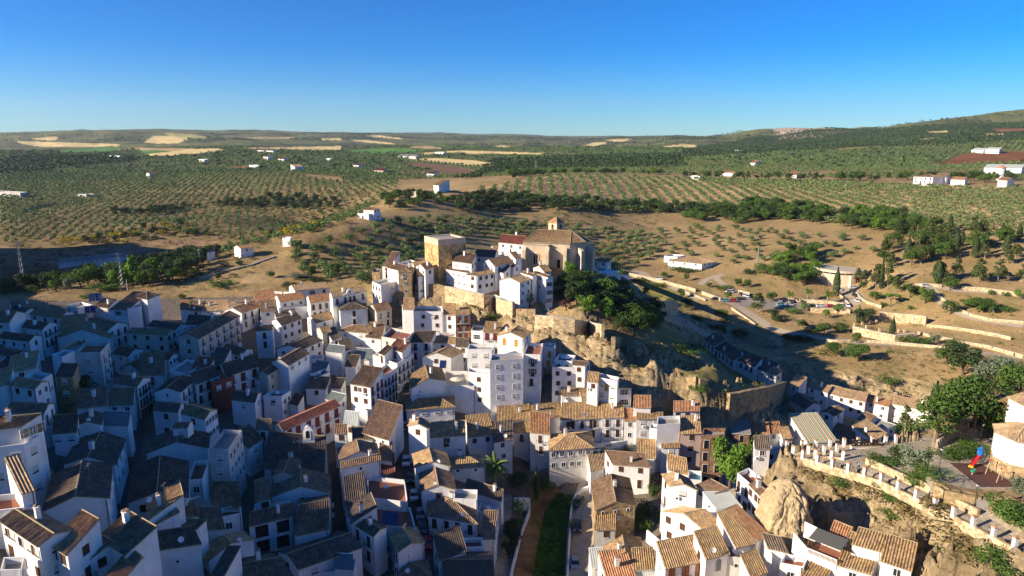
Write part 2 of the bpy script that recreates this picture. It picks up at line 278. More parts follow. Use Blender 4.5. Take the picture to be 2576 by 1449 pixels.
# ---------------------------------------------------------------- ground sheet
DRY = (.38, .262, .125); DRY2 = (.28, .19, .085); GOLD = (.68, .51, .22); GRN = (.09, .21, .04); ROCK = (.62, .47, .27); OLV = (.13, .135, .05); SCRUB = (.17, .12, .05); PLOUGH = (.17, .10, .06); BARE = (.40, .27, .15)
FIELDS = [  # survey outline, colour
 (GOLD, 'R3', [(1090,155),(1150,108),(1400,100),(1420,130),(1350,160),(1200,165)]), ((.42,.36,.12), 'R3', [(1240,82),(1400,88),(1560,108),(1560,126),(1420,118),(1250,98)]),
 (GOLD, 'R3', [(120,145),(400,152),(900,168),(890,182),(640,190),(300,188),(160,165)]), (GOLD, 'R3', [(210,130),(380,112),(460,120),(400,142)]),
 (GRN, 'R3', [(430,210),(800,190),(960,195),(880,225),(470,238)]), ((.44,.3,.13), 'R3', [(830,210),(1050,195),(1460,200),(1480,215),(1200,232),(1000,208)]),
 (GOLD, 'R3', [(1090,245),(1420,205),(1640,200),(1700,215),(1500,240),(1300,258),(1140,262)]), (GRN, 'R3', [(960,222),(1200,212),(1290,225),(1100,240)]),
 (GOLD, 'R3', [(1840,195),(2200,190),(2576,182),(2576,215),(2200,212),(1900,206)]), ((.45,.3,.14), 'R3', [(1800,118),(2220,113),(2200,125),(1900,126)]), (GOLD,'R3',[(2420,125),(2576,122),(2576,138),(2430,138)]),
 (GOLD, 'R4', [(190,103),(300,103),(460,125),(440,133),(240,115)]), (GOLD, 'R4', [(70,135),(200,138),(430,165),(380,170),(120,150)]), (GRN, 'R4', [(60,215),(420,195),(700,215),(560,232),(250,242),(70,235)]),
 ((.5,.34,.17), 'R4', [(480,190),(640,178),(760,195),(760,210),(620,205)]), (GRN, 'R4', [(690,175),(900,178),(1080,183),(1000,190),(740,188)]), (GOLD, 'R4', [(560,235),(900,215),(1540,235),(1500,248),(960,245),(900,232),(620,250)]),
 (GOLD, 'R4', [(490,275),(760,275),(1000,290),(1180,318),(1140,333),(960,330),(700,300),(520,290)]), (PLOUGH, 'R4', [(470,325),(560,305),(800,325),(1020,375),(980,405),(800,395),(600,350)]),
 (GOLD, 'R4', [(1140,183),(1220,175),(1280,185),(1220,193)]), (GOLD, 'R4', [(1800,190),(1900,155),(2010,150),(1990,165),(1880,190)]), (GOLD, 'R4', [(2000,140),(2150,125),(2200,130),(2120,150)]), (GOLD,'R4',[(2380,195),(2576,165),(2576,190)]),
 (GOLD, 'R5', [(0,165),(100,175),(110,195),(0,198)]), (GOLD, 'R5', [(1830,70),(2020,70),(1990,88),(1860,90)]), (GOLD, 'R5', [(1770,130),(1940,118),(1940,130),(1800,145)]), (GOLD, 'R5', [(2260,92),(2430,90),(2420,103),(2290,103)]),
 ((.28,.22,.06), 'R5', [(1010,212),(1300,190),(1590,178),(1580,188),(1320,205),(1200,212)]), ((.20,.085,.03), 'R5', [(2000,290),(2120,240),(2576,222),(2576,300),(2300,310),(1850,328)]),
 ((.10,.13,.03), 'R5', [(1700,385),(2050,375),(2300,385),(2576,375),(2576,430),(2200,410),(1900,420),(1720,410)]), ((.26,.2,.08), 'R5', [(900,390),(1040,370),(1180,380),(1180,402),(1040,412),(920,408)]),
 ((.3,.15,.06),'R3',[(1680,350),(1900,330),(1960,340),(1780,360)]), ((.3,.2,.09),'R3',[(2280,395),(2576,420),(2576,450),(2330,420)]),
 ((.22,.10,.05),'R5',[(2270,55),(2576,48),(2576,75),(2400,82)]),
]
WOOD = [  # evergreen oak scrub on the far slopes
 ('R5', [(560,110),(760,105),(1000,60),(1500,55),(1900,20),(2576,10),(2576,140),(2100,165),(1600,190),(1000,215),(600,235),(0,270),(0,210),(400,150)]),
 ('R4', [(1100,290),(1600,270),(1900,250),(2576,240),(2576,340),(1900,350),(1300,360),(1020,420),(860,440),(980,400),(1060,370)]),
 ('R3', [(0,290),(250,250),(500,260),(1050,270),(1040,300),(700,330),(300,380),(0,400)]),
]
CLIFF = [('R3', [(0,930),(400,1000),(800,950),(1300,890),(1650,900),(1650,960),(1300,990),(900,1020),(450,1080),(0,1090)])]
GREENP = [('T3',[(1640,1080),(1900,1000),(2250,1040),(2500,1080),(2560,1180),(2200,1240),(1950,1200)]), ('T3',[(1450,620),(1750,700),(2050,900),(2250,1040),(1900,1010),(1650,1040),(1450,800)]),
          ('T3',[(850,60),(1500,150),(1900,300),(1500,330),(900,150)]), ('T6',[(1930,1449),(2244,1449),(2244,900),(2244,600),(2100,700)]), ('T7',[(0,600),(600,650),(560,760),(510,900),(490,1449),(0,1449)]),
          ('T8',[(1500,480),(2244,560),(2244,700),(1400,650)])]
PAVE = [('T8', [(200,330),(1100,215),(1500,230),(2244,240),(2244,700),(1700,680),(1350,560),(900,500),(1050,470),(870,400),(640,560),(200,380)]), ('T8',[(640,530),(870,420),(1250,600),(1640,740),(1980,930),(2244,1060),(2244,1230),(1950,1090),(1600,920),(1250,740),(900,580)]),
        ('T7',[(695,650),(715,900),(715,1449),(500,1449),(510,1060),(520,820),(600,700)]), ('T6',[(2130,740),(2244,740),(2244,1449),(2080,1449)])]
ROCKZ = [('P', [(990,745),(1049,745),(1119,725),(1199,742),(1294,765),(1300,785),(1350,800),(1419,812),(1514,845),(1560,870),(1645,903),(1750,945),(1835,985),(1925,975),(1990,960),(1990,1050),(1840,1040),(1663,1031),(1590,1000),(1513,940),(1450,908),(1348,850),(1244,820),(1120,800),(985,812)]),
 ('T4', [(140,930),(700,1090),(1100,1120),(1500,1150),(1900,1200),(2050,1300),(1900,1449),(1650,1430),(1000,1330),(700,1240),(390,1160),(140,1060)]),
 ('T8', [(100,330),(215,395),(433,465),(700,545),(1150,705),(1650,945),(2244,1250),(2244,1449),(1290,1449),(1100,1150),(700,1040),(420,1000),(0,1200),(-50,900),(0,560),(90,540)]),
 ('T3', [(840,80),(1180,110),(1300,200),(1250,330),(900,250)]), ('T3', [(1680,470),(2100,560),(2300,700),(2350,860),(2250,850),(2050,700),(1800,560)]), ('T4', [(0,640),(200,650),(150,900),(130,1050),(0,1000)]),
 ('T7', [(480,520),(700,450),(690,640),(400,660)])]
def zmask(polys, px, py):
    m = np.zeros(px.shape, bool)
    for e in polys: m |= inpoly(px, py, [tp(e[-2], *q) for q in e[-1]])
    return m
th = np.concatenate([np.linspace(-math.pi, -.80, 46)[:-1], np.linspace(-.80, -.68, 14)[:-1], np.linspace(-.68, .68, 760), np.linspace(.68, .80, 14)[1:], np.linspace(.80, math.pi, 46)[1:]])
rr = np.concatenate([[2, 12, 25, 40, 52], np.geomspace(62, 420, 470), np.geomspace(420, 2600, 250)[1:], np.geomspace(2600, 14000, 140)[1:]])
TH, RR = np.meshgrid(th, rr); X = RR*np.sin(TH); Y = RR*np.cos(TH)
Z = G(X, Y); Z0 = Z.copy()
PX, PY, PD = proj(X, Y, Z); vis = (PD > 0) & (np.abs(TH) < .7)
# slope drives the rock
dzr = np.gradient(Z, axis=0)/np.maximum(np.gradient(RR, axis=0), .01); dzt = np.gradient(Z, axis=1)/np.maximum(RR*np.gradient(TH, axis=1), .01)
SL = np.hypot(dzr, dzt)
near = (RR < 420)
town = zmask([('P', [(0,760),(900,740),(1000,800),(1300,840),(1600,1000),(1950,1060),(1950,1160),(1850,1449),(0,1449)])], PX, PY)
pav = zmask(PAVE, PX, PY) & near
RD = np.clip((road_dist(X, Y) - .5)/2.5, 0, 1)
rockw = np.clip((SL - .55)/.35, 0, 1)*near*vis*(~pav)*RD
rz_ = zmask(ROCKZ, PX, PY) & near & (~pav); rzw = np.where(rz_, 1.0, 0.0)
for _ in range(3): rzw[1:-1, 1:-1] = (rzw[1:-1, 1:-1]*2 + rzw[:-2, 1:-1] + rzw[2:, 1:-1] + rzw[1:-1, :-2] + rzw[1:-1, 2:])/6
rockw = np.maximum(rockw, rzw*np.clip(.85 + fbm(X/6, Y/6, 9.1, 4)*2.0, 0, 1)*RD)
ov = np.where(near & vis, 1, 0)*(~pav)*RD*np.where(town, .15, 1)
strata = np.abs(((Z*.55 + fbm(X/14, Y/14, 2.2, 3)*1.6) % 1) - .5)*2
hh = 2.1; wz = (Z + fbm(X/9, Y/9, 1.1, 4)*3.0)/hh; fr = wz - np.floor(wz); ter = hh*(np.floor(wz) + np.clip((fr - .28)/.44, 0, 1)) - hh*wz
ph0 = (Z*.42 + X*.035 + fbm(X/11, Y/11, 4.2, 4)*1.5); cr0 = np.clip(.13 - np.abs((ph0 % 1) - .5), 0, .13)/.13
Z = Z - rockw*cr0*.9 + rockw*(fbm(X/5, Y/5, Z/3, 5)*1.9 + ter*1.15 + np.abs(fbm(X/2.2, Y/2.2, Z/1.2, 4))*1.1 - np.clip(.07 - np.abs(fbm(X/7, Y/7, 5.5, 3)), 0, .07)*16) + ov*(1 - rockw)*fbm(X/6, Y/6, .3, 4)*.55
col = np.empty(X.shape + (3,)); n1 = np.clip(fbm(X/30, Y/30, 3.1, 4) + .5, 0, 1)[..., None]; n2 = np.clip(fbm(X/4, Y/4, 7.1, 4)*1.2 + .5, 0, 1)[..., None]
v = lambda c: np.array(c)
col[:] = v(DRY)*(1 - n1) + v(DRY2)*n1
sc2 = np.clip(fbm(X/9, Y/9, 4.4, 4)*2.4, 0, 1)[..., None]
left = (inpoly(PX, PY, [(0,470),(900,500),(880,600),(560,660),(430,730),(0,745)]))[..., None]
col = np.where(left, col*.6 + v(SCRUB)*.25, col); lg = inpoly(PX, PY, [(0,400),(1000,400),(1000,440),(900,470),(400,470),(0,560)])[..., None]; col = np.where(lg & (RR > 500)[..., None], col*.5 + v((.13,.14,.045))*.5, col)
gz = inpoly(PX, PY, [(1180,478),(1392,441),(1780,452),(2120,460),(2576,474),(2576,610),(2340,575),(2030,548),(1640,522),(1300,508)])[..., None]; col = np.where(gz, v((.47,.32,.155))*(.85 + .3*n1), col); col = np.where(gz, col, col)
far = np.clip((RR - 900)/500, 0, 1)[..., None]*(1 - gz); col = col*(1 - far) + (v(OLV)*(.8 + .5*n1))*far
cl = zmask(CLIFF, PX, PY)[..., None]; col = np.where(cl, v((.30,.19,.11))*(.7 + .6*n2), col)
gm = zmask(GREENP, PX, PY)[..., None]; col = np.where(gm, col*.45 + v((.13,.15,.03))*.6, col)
col = col*(1 - .45*sc2*(RR < 1500)[..., None]) + v((.12,.12,.035))*.45*sc2*(RR < 1500)[..., None]
wd = zmask(WOOD, PX, PY)[..., None]; col = np.where(wd & (RR > 900)[..., None], v((.075,.085,.035))*(.6 + .9*n2), col)
fm = (np.clip((fbm(X/260, Y/260, 6.6, 4) - .02)*5, 0, 1)*np.clip((RR - 1300)/900, 0, 1))[..., None]; col = col*(1 - fm*.7) + v((.05,.065,.028))*fm*.7
hillrock = (inpoly(PX, PY, [(1940,318),(1965,312),(2140,318),(2200,322),(2060,345),(1960,350)]))[..., None]; col = np.where(hillrock & (n2 > .3), v((.46,.36,.27)), col)
for c, t, poly in FIELDS:
    m = inpoly(PX, PY, [tp(t, *q) for q in poly]) & (RR > 600)
    col[m] = v(c)*(.85 + .3*n1[m])
ph_ = (Z*.42 + X*.035 + fbm(X/11, Y/11, 4.2, 4)*1.5); cr = np.clip(.13 - np.abs((ph_ % 1) - .5), 0, .13)/.13*(fbm(X/7, Y/7, 2.8, 3) > -.1)  # strata cracks, with the shade under ledges painted into the rock colour
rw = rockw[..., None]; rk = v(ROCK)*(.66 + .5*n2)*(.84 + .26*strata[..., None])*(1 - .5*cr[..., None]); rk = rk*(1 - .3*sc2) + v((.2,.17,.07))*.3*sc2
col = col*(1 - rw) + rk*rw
NEARP = [((.035,.08,.012),'T7',[(400,720),(560,740),(520,820),(505,1060),(490,1449),(180,1449),(230,1150),(280,900)]), ((.22,.13,.05),'T7',[(150,640),(400,660),(400,720),(280,900),(230,1150),(180,1449),(30,1449),(150,900)])]
col[town & (rockw < .5)] = (.16, .13, .10)
col[pav] = (.36, .30, .22)
for c, t, poly in NEARP:
    m = inpoly(PX, PY, [tp(t, *q) for q in poly]) & near; col[m] = v(c)*(.6 + .8*n2[m])
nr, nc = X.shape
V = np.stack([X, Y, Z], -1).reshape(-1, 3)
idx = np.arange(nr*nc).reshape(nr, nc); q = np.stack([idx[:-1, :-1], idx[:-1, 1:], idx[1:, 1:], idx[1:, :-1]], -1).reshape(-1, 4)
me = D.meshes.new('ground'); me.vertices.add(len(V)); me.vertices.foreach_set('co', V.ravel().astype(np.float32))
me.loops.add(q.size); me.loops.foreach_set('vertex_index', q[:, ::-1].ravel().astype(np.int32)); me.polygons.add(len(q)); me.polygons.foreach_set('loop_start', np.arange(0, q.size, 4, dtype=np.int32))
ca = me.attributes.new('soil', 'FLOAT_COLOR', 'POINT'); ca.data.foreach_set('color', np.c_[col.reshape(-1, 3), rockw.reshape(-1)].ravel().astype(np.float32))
me.update(calc_edges=True); me.polygons.foreach_set('use_smooth', np.ones(len(q), bool))
gm_ = D.materials.new('ground_soil'); gm_.use_nodes = True; N = gm_.node_tree.nodes; L = gm_.node_tree.links; b = N['Principled BSDF']; b.inputs['Roughness'].default_value = .95; b.inputs['Specular IOR Level'].default_value = .1
at = N.new('ShaderNodeAttribute'); at.attribute_name = 'soil'; ge = N.new('ShaderNodeNewGeometry')
t1 = N.new('ShaderNodeTexNoise'); t1.inputs['Scale'].default_value = .9; t1.inputs['Detail'].default_value = 8; t1.inputs['Roughness'].default_value = .75; L.new(ge.outputs['Position'], t1.inputs['Vector'])
mr = N.new('ShaderNodeMapRange'); mr.inputs[1].default_value = .3; mr.inputs[2].default_value = .7; mr.inputs[3].default_value = .62; mr.inputs[4].default_value = 1.38; L.new(t1.outputs['Fac'], mr.inputs[0])
mx = N.new('ShaderNodeVectorMath'); mx.operation = 'SCALE'; L.new(at.outputs['Color'], mx.inputs[0]); L.new(mr.outputs[0], mx.inputs['Scale']); L.new(mx.outputs[0], b.inputs['Base Color'])
mp = N.new('ShaderNodeMapping'); mp.inputs['Scale'].default_value = (.35, .35, 1.5); L.new(ge.outputs['Position'], mp.inputs['Vector'])
t2 = N.new('ShaderNodeTexNoise'); t2.inputs['Scale'].default_value = 1.1; t2.inputs['Detail'].default_value = 9; t2.inputs['Roughness'].default_value = .7; L.new(mp.outputs[0], t2.inputs['Vector'])
bd = N.new('ShaderNodeMath'); bd.operation = 'MULTIPLY_ADD'; bd.inputs[1].default_value = 2.2; bd.inputs[2].default_value = .5; L.new(at.outputs['Alpha'], bd.inputs[0])
bp = N.new('ShaderNodeBump'); bp.inputs['Strength'].default_value = .9; L.new(t2.outputs['Fac'], bp.inputs['Height']); L.new(bd.outputs[0], bp.inputs['Distance']); L.new(bp.outputs[0], b.inputs['Normal'])
me.materials.append(gm_); go = D.objects.new('ground', me); C.objects.link(go); tag(go, kind='structure')
# ---------------------------------------------------------------- roof tiles, plaster, joinery
def tilemat(name, c1, c2, c3, lich=.3, cap=False):
    m = D.materials.new(name); m.use_nodes = True; N = m.node_tree.nodes; L = m.node_tree.links; b = N['Principled BSDF']; b.inputs['Roughness'].default_value = .9; b.inputs['Specular IOR Level'].default_value = .15
    uv = N.new('ShaderNodeUVMap'); ge = N.new('ShaderNodeNewGeometry')
    mp = N.new('ShaderNodeMapping'); mp.inputs['Scale'].default_value = (1/.36, 1/.55, 1); L.new(uv.outputs[0], mp.inputs['Vector'])
    fl = N.new('ShaderNodeVectorMath'); fl.operation = 'FLOOR'; L.new(mp.outputs[0], fl.inputs[0])
    wn = N.new('ShaderNodeTexWhiteNoise'); wn.noise_dimensions = '2D'; L.new(fl.outputs[0], wn.inputs['Vector'])
    oi = N.new('ShaderNodeObjectInfo')
    n1 = N.new('ShaderNodeTexNoise'); n1.inputs['Scale'].default_value = .35; n1.inputs['Detail'].default_value = 6; n1.inputs['Roughness'].default_value = .7; L.new(ge.outputs['Position'], n1.inputs['Vector'])
    n2 = N.new('ShaderNodeTexNoise'); n2.inputs['Scale'].default_value = 2.2; n2.inputs['Detail'].default_value = 5; n2.inputs['Roughness'].default_value = .7; L.new(ge.outputs['Position'], n2.inputs['Vector'])
    r = N.new('ShaderNodeMapRange'); r.inputs[1].default_value = .35; r.inputs[2].default_value = .65; L.new(n1.outputs['Fac'], r.inputs[0])
    a = N.new('ShaderNodeMix'); a.data_type = 'RGBA'; a.inputs[6].default_value = (*c1, 1); a.inputs[7].default_value = (*c2, 1); L.new(r.outputs[0], a.inputs[0])
    r2 = N.new('ShaderNodeMapRange'); r2.inputs[1].default_value = .62 - .22*lich; r2.inputs[2].default_value = .72 - .2*lich; r2.inputs[4].default_value = .8; L.new(n2.outputs['Fac'], r2.inputs[0])
    l = N.new('ShaderNodeMix'); l.data_type = 'RGBA'; l.inputs[7].default_value = (*c3, 1); L.new(a.outputs[2], l.inputs[6]); L.new(r2.outputs[0], l.inputs[0])
    r3 = N.new('ShaderNodeMapRange'); r3.inputs[3].default_value = .72; r3.inputs[4].default_value = 1.28; L.new(wn.outputs['Value'], r3.inputs[0])
    r4 = N.new('ShaderNodeMapRange'); r4.inputs[3].default_value = .8; r4.inputs[4].default_value = 1.2; L.new(oi.outputs['Random'], r4.inputs[0])
    mm = N.new('ShaderNodeMath'); mm.operation = 'MULTIPLY'; L.new(r3.outputs[0], mm.inputs[0]); L.new(r4.outputs[0], mm.inputs[1])
    s = N.new('ShaderNodeVectorMath'); s.operation = 'SCALE'; L.new(l.outputs[2], s.inputs[0]); L.new(mm.outputs[0], s.inputs['Scale']); L.new(s.outputs[0], b.inputs['Base Color'])
    MATS[name] = m; return m
TILES = {'b': tilemat('tile_brown', (.27,.17,.105), (.18,.115,.075), (.34,.24,.13), .3),
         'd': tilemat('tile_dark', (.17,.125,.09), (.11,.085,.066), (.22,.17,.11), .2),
         'y': tilemat('tile_lichen', (.40,.245,.14), (.26,.165,.10), (.46,.34,.11), .6),
         'o': tilemat('tile_orange', (.44,.22,.11), (.32,.17,.09), (.45,.30,.16), .3),
         't': tilemat('tile_tan', (.42,.28,.16), (.31,.21,.12), (.42,.34,.18), .4),
         'r': tilemat('tile_red', (.24,.08,.05), (.17,.07,.05), (.26,.15,.08), .2),
         'p': mat('brown_sheet_roof', (.17,.11,.075), .7, (.13,.09,.06), .6)}
SHEETS = {'g': mat('grey_fibre_sheet', (.27,.26,.24), .8, (.2,.19,.17), .5), 'l': mat('pale_plastic_sheet', (.52,.54,.48), .5, (.42,.44,.38), .5),
          'm': mat('grey_green_sheet', (.17,.19,.18), .6, (.13,.15,.14), .5), 'n': mat('green_striped_sheet', (.24,.34,.14), .7, (.36,.30,.22), .8)}
def striped():
    m = D.materials.new('green_striped_sheet'); m.use_nodes = True; N = m.node_tree.nodes; L = m.node_tree.links; b = N['Principled BSDF']; uv = N.new('ShaderNodeUVMap'); sx = N.new('ShaderNodeSeparateXYZ'); L.new(uv.outputs[0], sx.inputs[0])
    md = N.new('ShaderNodeMath'); md.operation = 'PINGPONG'; md.inputs[1].default_value = .62; L.new(sx.outputs['X'], md.inputs[0]); r = N.new('ShaderNodeValToRGB'); r.color_ramp.interpolation = 'CONSTANT'; e = r.color_ramp.elements; e[0].color = (.22,.36,.10,1); e[1].position = .22; e[1].color = (.62,.58,.45,1)
    q = e.new(.42); q.color = (.42,.16,.16,1); L.new(md.outputs[0], r.inputs[0]); L.new(r.outputs[0], b.inputs['Base Color']); b.inputs['Roughness'].default_value = .6; return m
SHEETS['n'] = striped()
WALLS = {'w': mat('white_plaster', (.83,.82,.79), .9, (.66,.63,.58), .3, .45, .02, 2.5, stain=(.5,.46,.4)),
         'c': mat('cream_plaster', (.62,.56,.46), .9, (.5,.44,.35), .3, .5, .02, 2.5, stain=(.33,.28,.2)),
         'd': mat('weathered_plaster', (.66,.64,.6), .9, (.46,.42,.36), .35, .5, .03, 2, stain=(.3,.26,.2)),
         'p': mat('pink_plaster', (.66,.47,.38), .9, (.58,.42,.35), .3, .5, .02, 2, stain=(.4,.3,.24)),
         's': mat('tan_stone_wall', (.44,.32,.17), .95, (.27,.19,.10), .8, .5, .12, 2.2, stain=(.2,.15,.09), stones=1.5),
         'k': mat('rough_brick', (.38,.22,.13), .95, (.26,.15,.10), 1.6, .5, .05, 4, stones=2.2),
         'm': mat('maroon_panel_wall', (.20,.055,.04), .8, (.15,.05,.04), .6), 'y': mat('tan_render', (.5,.36,.18), .9, (.38,.27,.14), .5, .5, .03, 2, stain=(.3,.22,.12))}
FLOORS = {'r': mat('terracotta_floor', (.33,.12,.07), .85, (.25,.10,.06), 1.2), 'g': mat('concrete_floor', (.36,.33,.28), .9, (.26,.24,.2), .6), 'c': mat('cream_floor', (.5,.44,.34), .9, (.4,.35,.27), .5), 'u': mat('blue_pool_liner', (.02,.16,.27), .3)}
MORTAR = mat('ridge_mortar', (.42,.33,.2), .95, (.3,.24,.14), 1.5)
M_GLASS = mat('window_glass', (.02,.025,.03), .12, spec=.6); M_WHITE = mat('white_paint', (.78,.78,.76), .6); M_BROWN = mat('brown_timber', (.10,.045,.025), .7, (.07,.03,.02), 2)
M_RED = mat('dark_red_paint', (.20,.03,.03), .6); M_BLIND = mat('roller_blind', (.55,.53,.48), .7); M_IRON = mat('black_iron', (.03,.03,.032), .55); M_OCHRE = mat('ochre_door', (.5,.27,.04), .6); M_TRIM = mat('terracotta_trim', (.36,.13,.06), .8)
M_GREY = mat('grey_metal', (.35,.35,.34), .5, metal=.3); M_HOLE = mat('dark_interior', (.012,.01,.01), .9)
def wmesh(kind):
    b = MB(); mats = [M_GLASS, M_WHITE, M_BROWN]
    def frame(w, h, t, mi): b.box(-w/2 - t, -w/2, -.05, .03, 0, h, mi); b.box(w/2, w/2 + t, -.05, .03, 0, h, mi); b.box(-w/2 - t, w/2 + t, -.05, .03, h, h + t, mi)
    if kind == 'w': w, h = .95, 1.15; b.box(-w/2, w/2, -.015, .03, 0, h, 0); frame(w, h, .07, 1); b.box(-.03, .03, -.03, 0, 0, h, 1); b.box(-w/2 - .12, w/2 + .12, -.12, .03, -.08, 0, 1)
    if kind == 'k': w, h = .95, 1.25; b.box(-w/2, w/2, -.03, .03, 0, h, 2); frame(w, h, .05, 2); b.box(-w/2 - .1, w/2 + .1, -.1, .03, -.08, 0, 1); b.box(-.02, .02, -.045, 0, 0, h, 2)
    if kind == 'g': mats[2] = M_BLIND; w, h = 1.2, 1.2; b.box(-w/2, w/2, -.02, .03, 0, .25, 0); b.box(-w/2, w/2, -.03, .03, .25, h, 2); frame(w, h, .06, 1); b.box(-w/2 - .1, w/2 + .1, -.1, .03, -.08, 0, 1)
    if kind == 's': w, h = .55, .6; b.box(-w/2, w/2, -.015, .03, 0, h, 0); frame(w, h, .06, 1)
    if kind == 'L': w, h = 1.9, 2.1; b.box(-w/2, w/2, -.015, .03, 0, h, 0); frame(w, h, .1, 2); b.box(-.04, .04, -.03, 0, 0, h, 2); b.box(-w/2, w/2, -.03, 0, h*.5, h*.5 + .05, 2)
    if kind == 'G': w, h = 2.2, 1.4; b.box(-w/2, w/2, -.015, .03, 0, h, 0); frame(w, h, .08, 1); [b.box(x - .03, x + .03, -.04, 0, 0, h, 1) for x in (-.73, 0, .73)]; b.box(-w/2, w/2, -.04, 0, .7, .75, 1)
    if kind in 'bBe':
        mats[2] = {'b': M_BROWN, 'B': M_RED, 'e': M_TRIM}[kind]; w, h = 1.0, 2.1; b.box(-w/2, w/2, -.015, .03, 0, h, 0); b.box(-w/2, -.05, -.03, 0, 0, h*.98, 2); b.box(.05, w/2, -.03, 0, 0, h*.98, 2); frame(w, h, .08 if kind == 'b' else .16, 2 if kind != 'b' else 1)
    if kind == 'a':
        w, h = 1.0, 1.7; b.box(-w/2, w/2, -.015, .03, 0, h, 0); n = 8
        b.face([(w/2*math.cos(math.pi*i/n), -.015, h + w/2*math.sin(math.pi*i/n)) for i in range(n + 1)], 0); b.box(-w/2 - .07, -w/2, -.05, .03, 0, h, 1); b.box(w/2, w/2 + .07, -.05, .03, 0, h, 1)
        for i in range(n):
            t0, t1 = math.pi*i/n, math.pi*(i+1)/n; r0, r1 = w/2, w/2 + .09; b.face([(r0*math.cos(t0), -.05, h + r0*math.sin(t0)), (r1*math.cos(t0), -.05, h + r1*math.sin(t0)), (r1*math.cos(t1), -.05, h + r1*math.sin(t1)), (r0*math.cos(t1), -.05, h + r0*math.sin(t1))], 1)
    if kind == 'o': mats[0] = M_HOLE; w, h = 1.15, 1.9; b.box(-w/2, w/2, -.012, .03, 0, h, 0); frame(w, h, .05, 1)
    if kind in 'dy': mats[2] = M_BROWN if kind == 'd' else M_OCHRE; w, h = 1.05, 2.15; b.box(-w/2, w/2, -.03, .03, 0, h, 2); frame(w, h, .1, 1 if kind == 'y' else 2); b.box(-.02, .02, -.045, 0, .05, h - .05, 0)
    return b.mesh({'d': 'door', 'y': 'door'}.get(kind, 'window'), mats)
WM = {k: wmesh(k) for k in 'wkgsLGbBeaody'}
def balcony_mesh():
    b = MB(); b.box(-.85, .85, -.55, -.02, -.12, -.02, 0)
    for x in np.linspace(-.83, .83, 9): b.box(x - .012, x + .012, -.54, -.515, -.02, .9, 1)
    for s in (-1, 1):
        for y in (-.2, -.37): b.box(s*.83 - .012, s*.83 + .012, y, y + .02, -.02, .9, 1)
        b.box(s*.83 - .02, s*.83 + .02, -.55, -.02, .9, .94, 1)
    b.box(-.85, .85, -.55, -.51, .9, .94, 1); return b.mesh('balcony', [M_WHITE, M_IRON])
WMB = balcony_mesh()
WH = {'w': 1.15, 'k': 1.25, 'g': 1.2, 's': .6, 'L': 2.1, 'G': 1.4, 'b': 2.1, 'B': 2.1, 'e': 2.1, 'a': 2.2, 'o': 1.9, 'd': 2.15, 'y': 2.15}
def chim_mesh(k):
    b = MB(); h = 1.1 + .25*k; w = .28 + .06*(k % 2); b.box(-w, w, -w, w, -.8, h, 0); b.box(-w - .06, w + .06, -w - .06, w + .06, h, h + .1, 0)
    for sx in (-1, 1):
        for sy in (-1, 1): b.box(sx*w - .06*(sx > 0) - .0, sx*w + .06*(sx < 0), sy*w - .06*(sy > 0), sy*w + .06*(sy < 0), h + .1, h + .32, 0)
    if k == 2: b.face([(-w-.06, -w-.06, h+.32), (w+.06, -w-.06, h+.32), (0, 0, h+.6)], 1); b.face([(w+.06, -w-.06, h+.32), (w+.06, w+.06, h+.32), (0, 0, h+.6)], 1); b.face([(w+.06, w+.06, h+.32), (-w-.06, w+.06, h+.32), (0, 0, h+.6)], 1); b.face([(-w-.06, w+.06, h+.32), (-w-.06, -w-.06, h+.32), (0, 0, h+.6)], 1)
    else: b.box(-w - .05, w + .05, -w - .05, w + .05, h + .32, h + .38, 1)
    return b.mesh('chimney', [WALLS['w'], TILES['b']])
CHM = [chim_mesh(k) for k in range(3)]
def ant_mesh():
    b = MB(); b.tube((0, 0, -.5), (0, 0, 2.6), .025, .02, 4); b.tube((-.7, 0, 2.5), (.7, 0, 2.5), .018, .018, 4)
    for x in (-.6, -.35, -.1, .15, .4, .62): b.tube((x, -.28, 2.5), (x, .28, 2.5), .012, .012, 3)
    b.tube((0, 0, 1.9), (0, .5, 2.0), .015, .015, 4); b.tube((-.2, .5, 1.8), (-.2, .5, 2.2), .012, .012, 3); b.tube((.2, .5, 1.8), (.2, .5, 2.2), .012, .012, 3); b.tube((-.2, .5, 2.0), (.2, .5, 2.0), .012, .012, 3)
    return b.mesh('antenna', [M_GREY])
ANT = ant_mesh()
def dish_mesh():
    b = MB(); n = 12; c = Vector((0, -.25, .75)); ax = Vector((.25, -.85, .45)).normalized(); u = ax.orthogonal().normalized(); v = ax.cross(u)
    R0 = [c + (u*math.cos(t) + v*math.sin(t))*.42 + ax*.12 for t in [i*2*math.pi/n for i in range(n)]]
    for i in range(n): b.face([c, R0[i], R0[(i+1) % n]], 0); b.face([c - ax*.02, R0[(i+1) % n], R0[i]], 0)
    b.tube((0, 0, -.3), (0, -.1, .8), .03, .03, 4, 1); b.tube(c, c + ax*.5, .012, .012, 3, 1); b.ball(c + ax*.5, .05, 5, 3, 1); return b.mesh('satellite_dish', [M_WHITE, M_GREY])
DISH = dish_mesh()
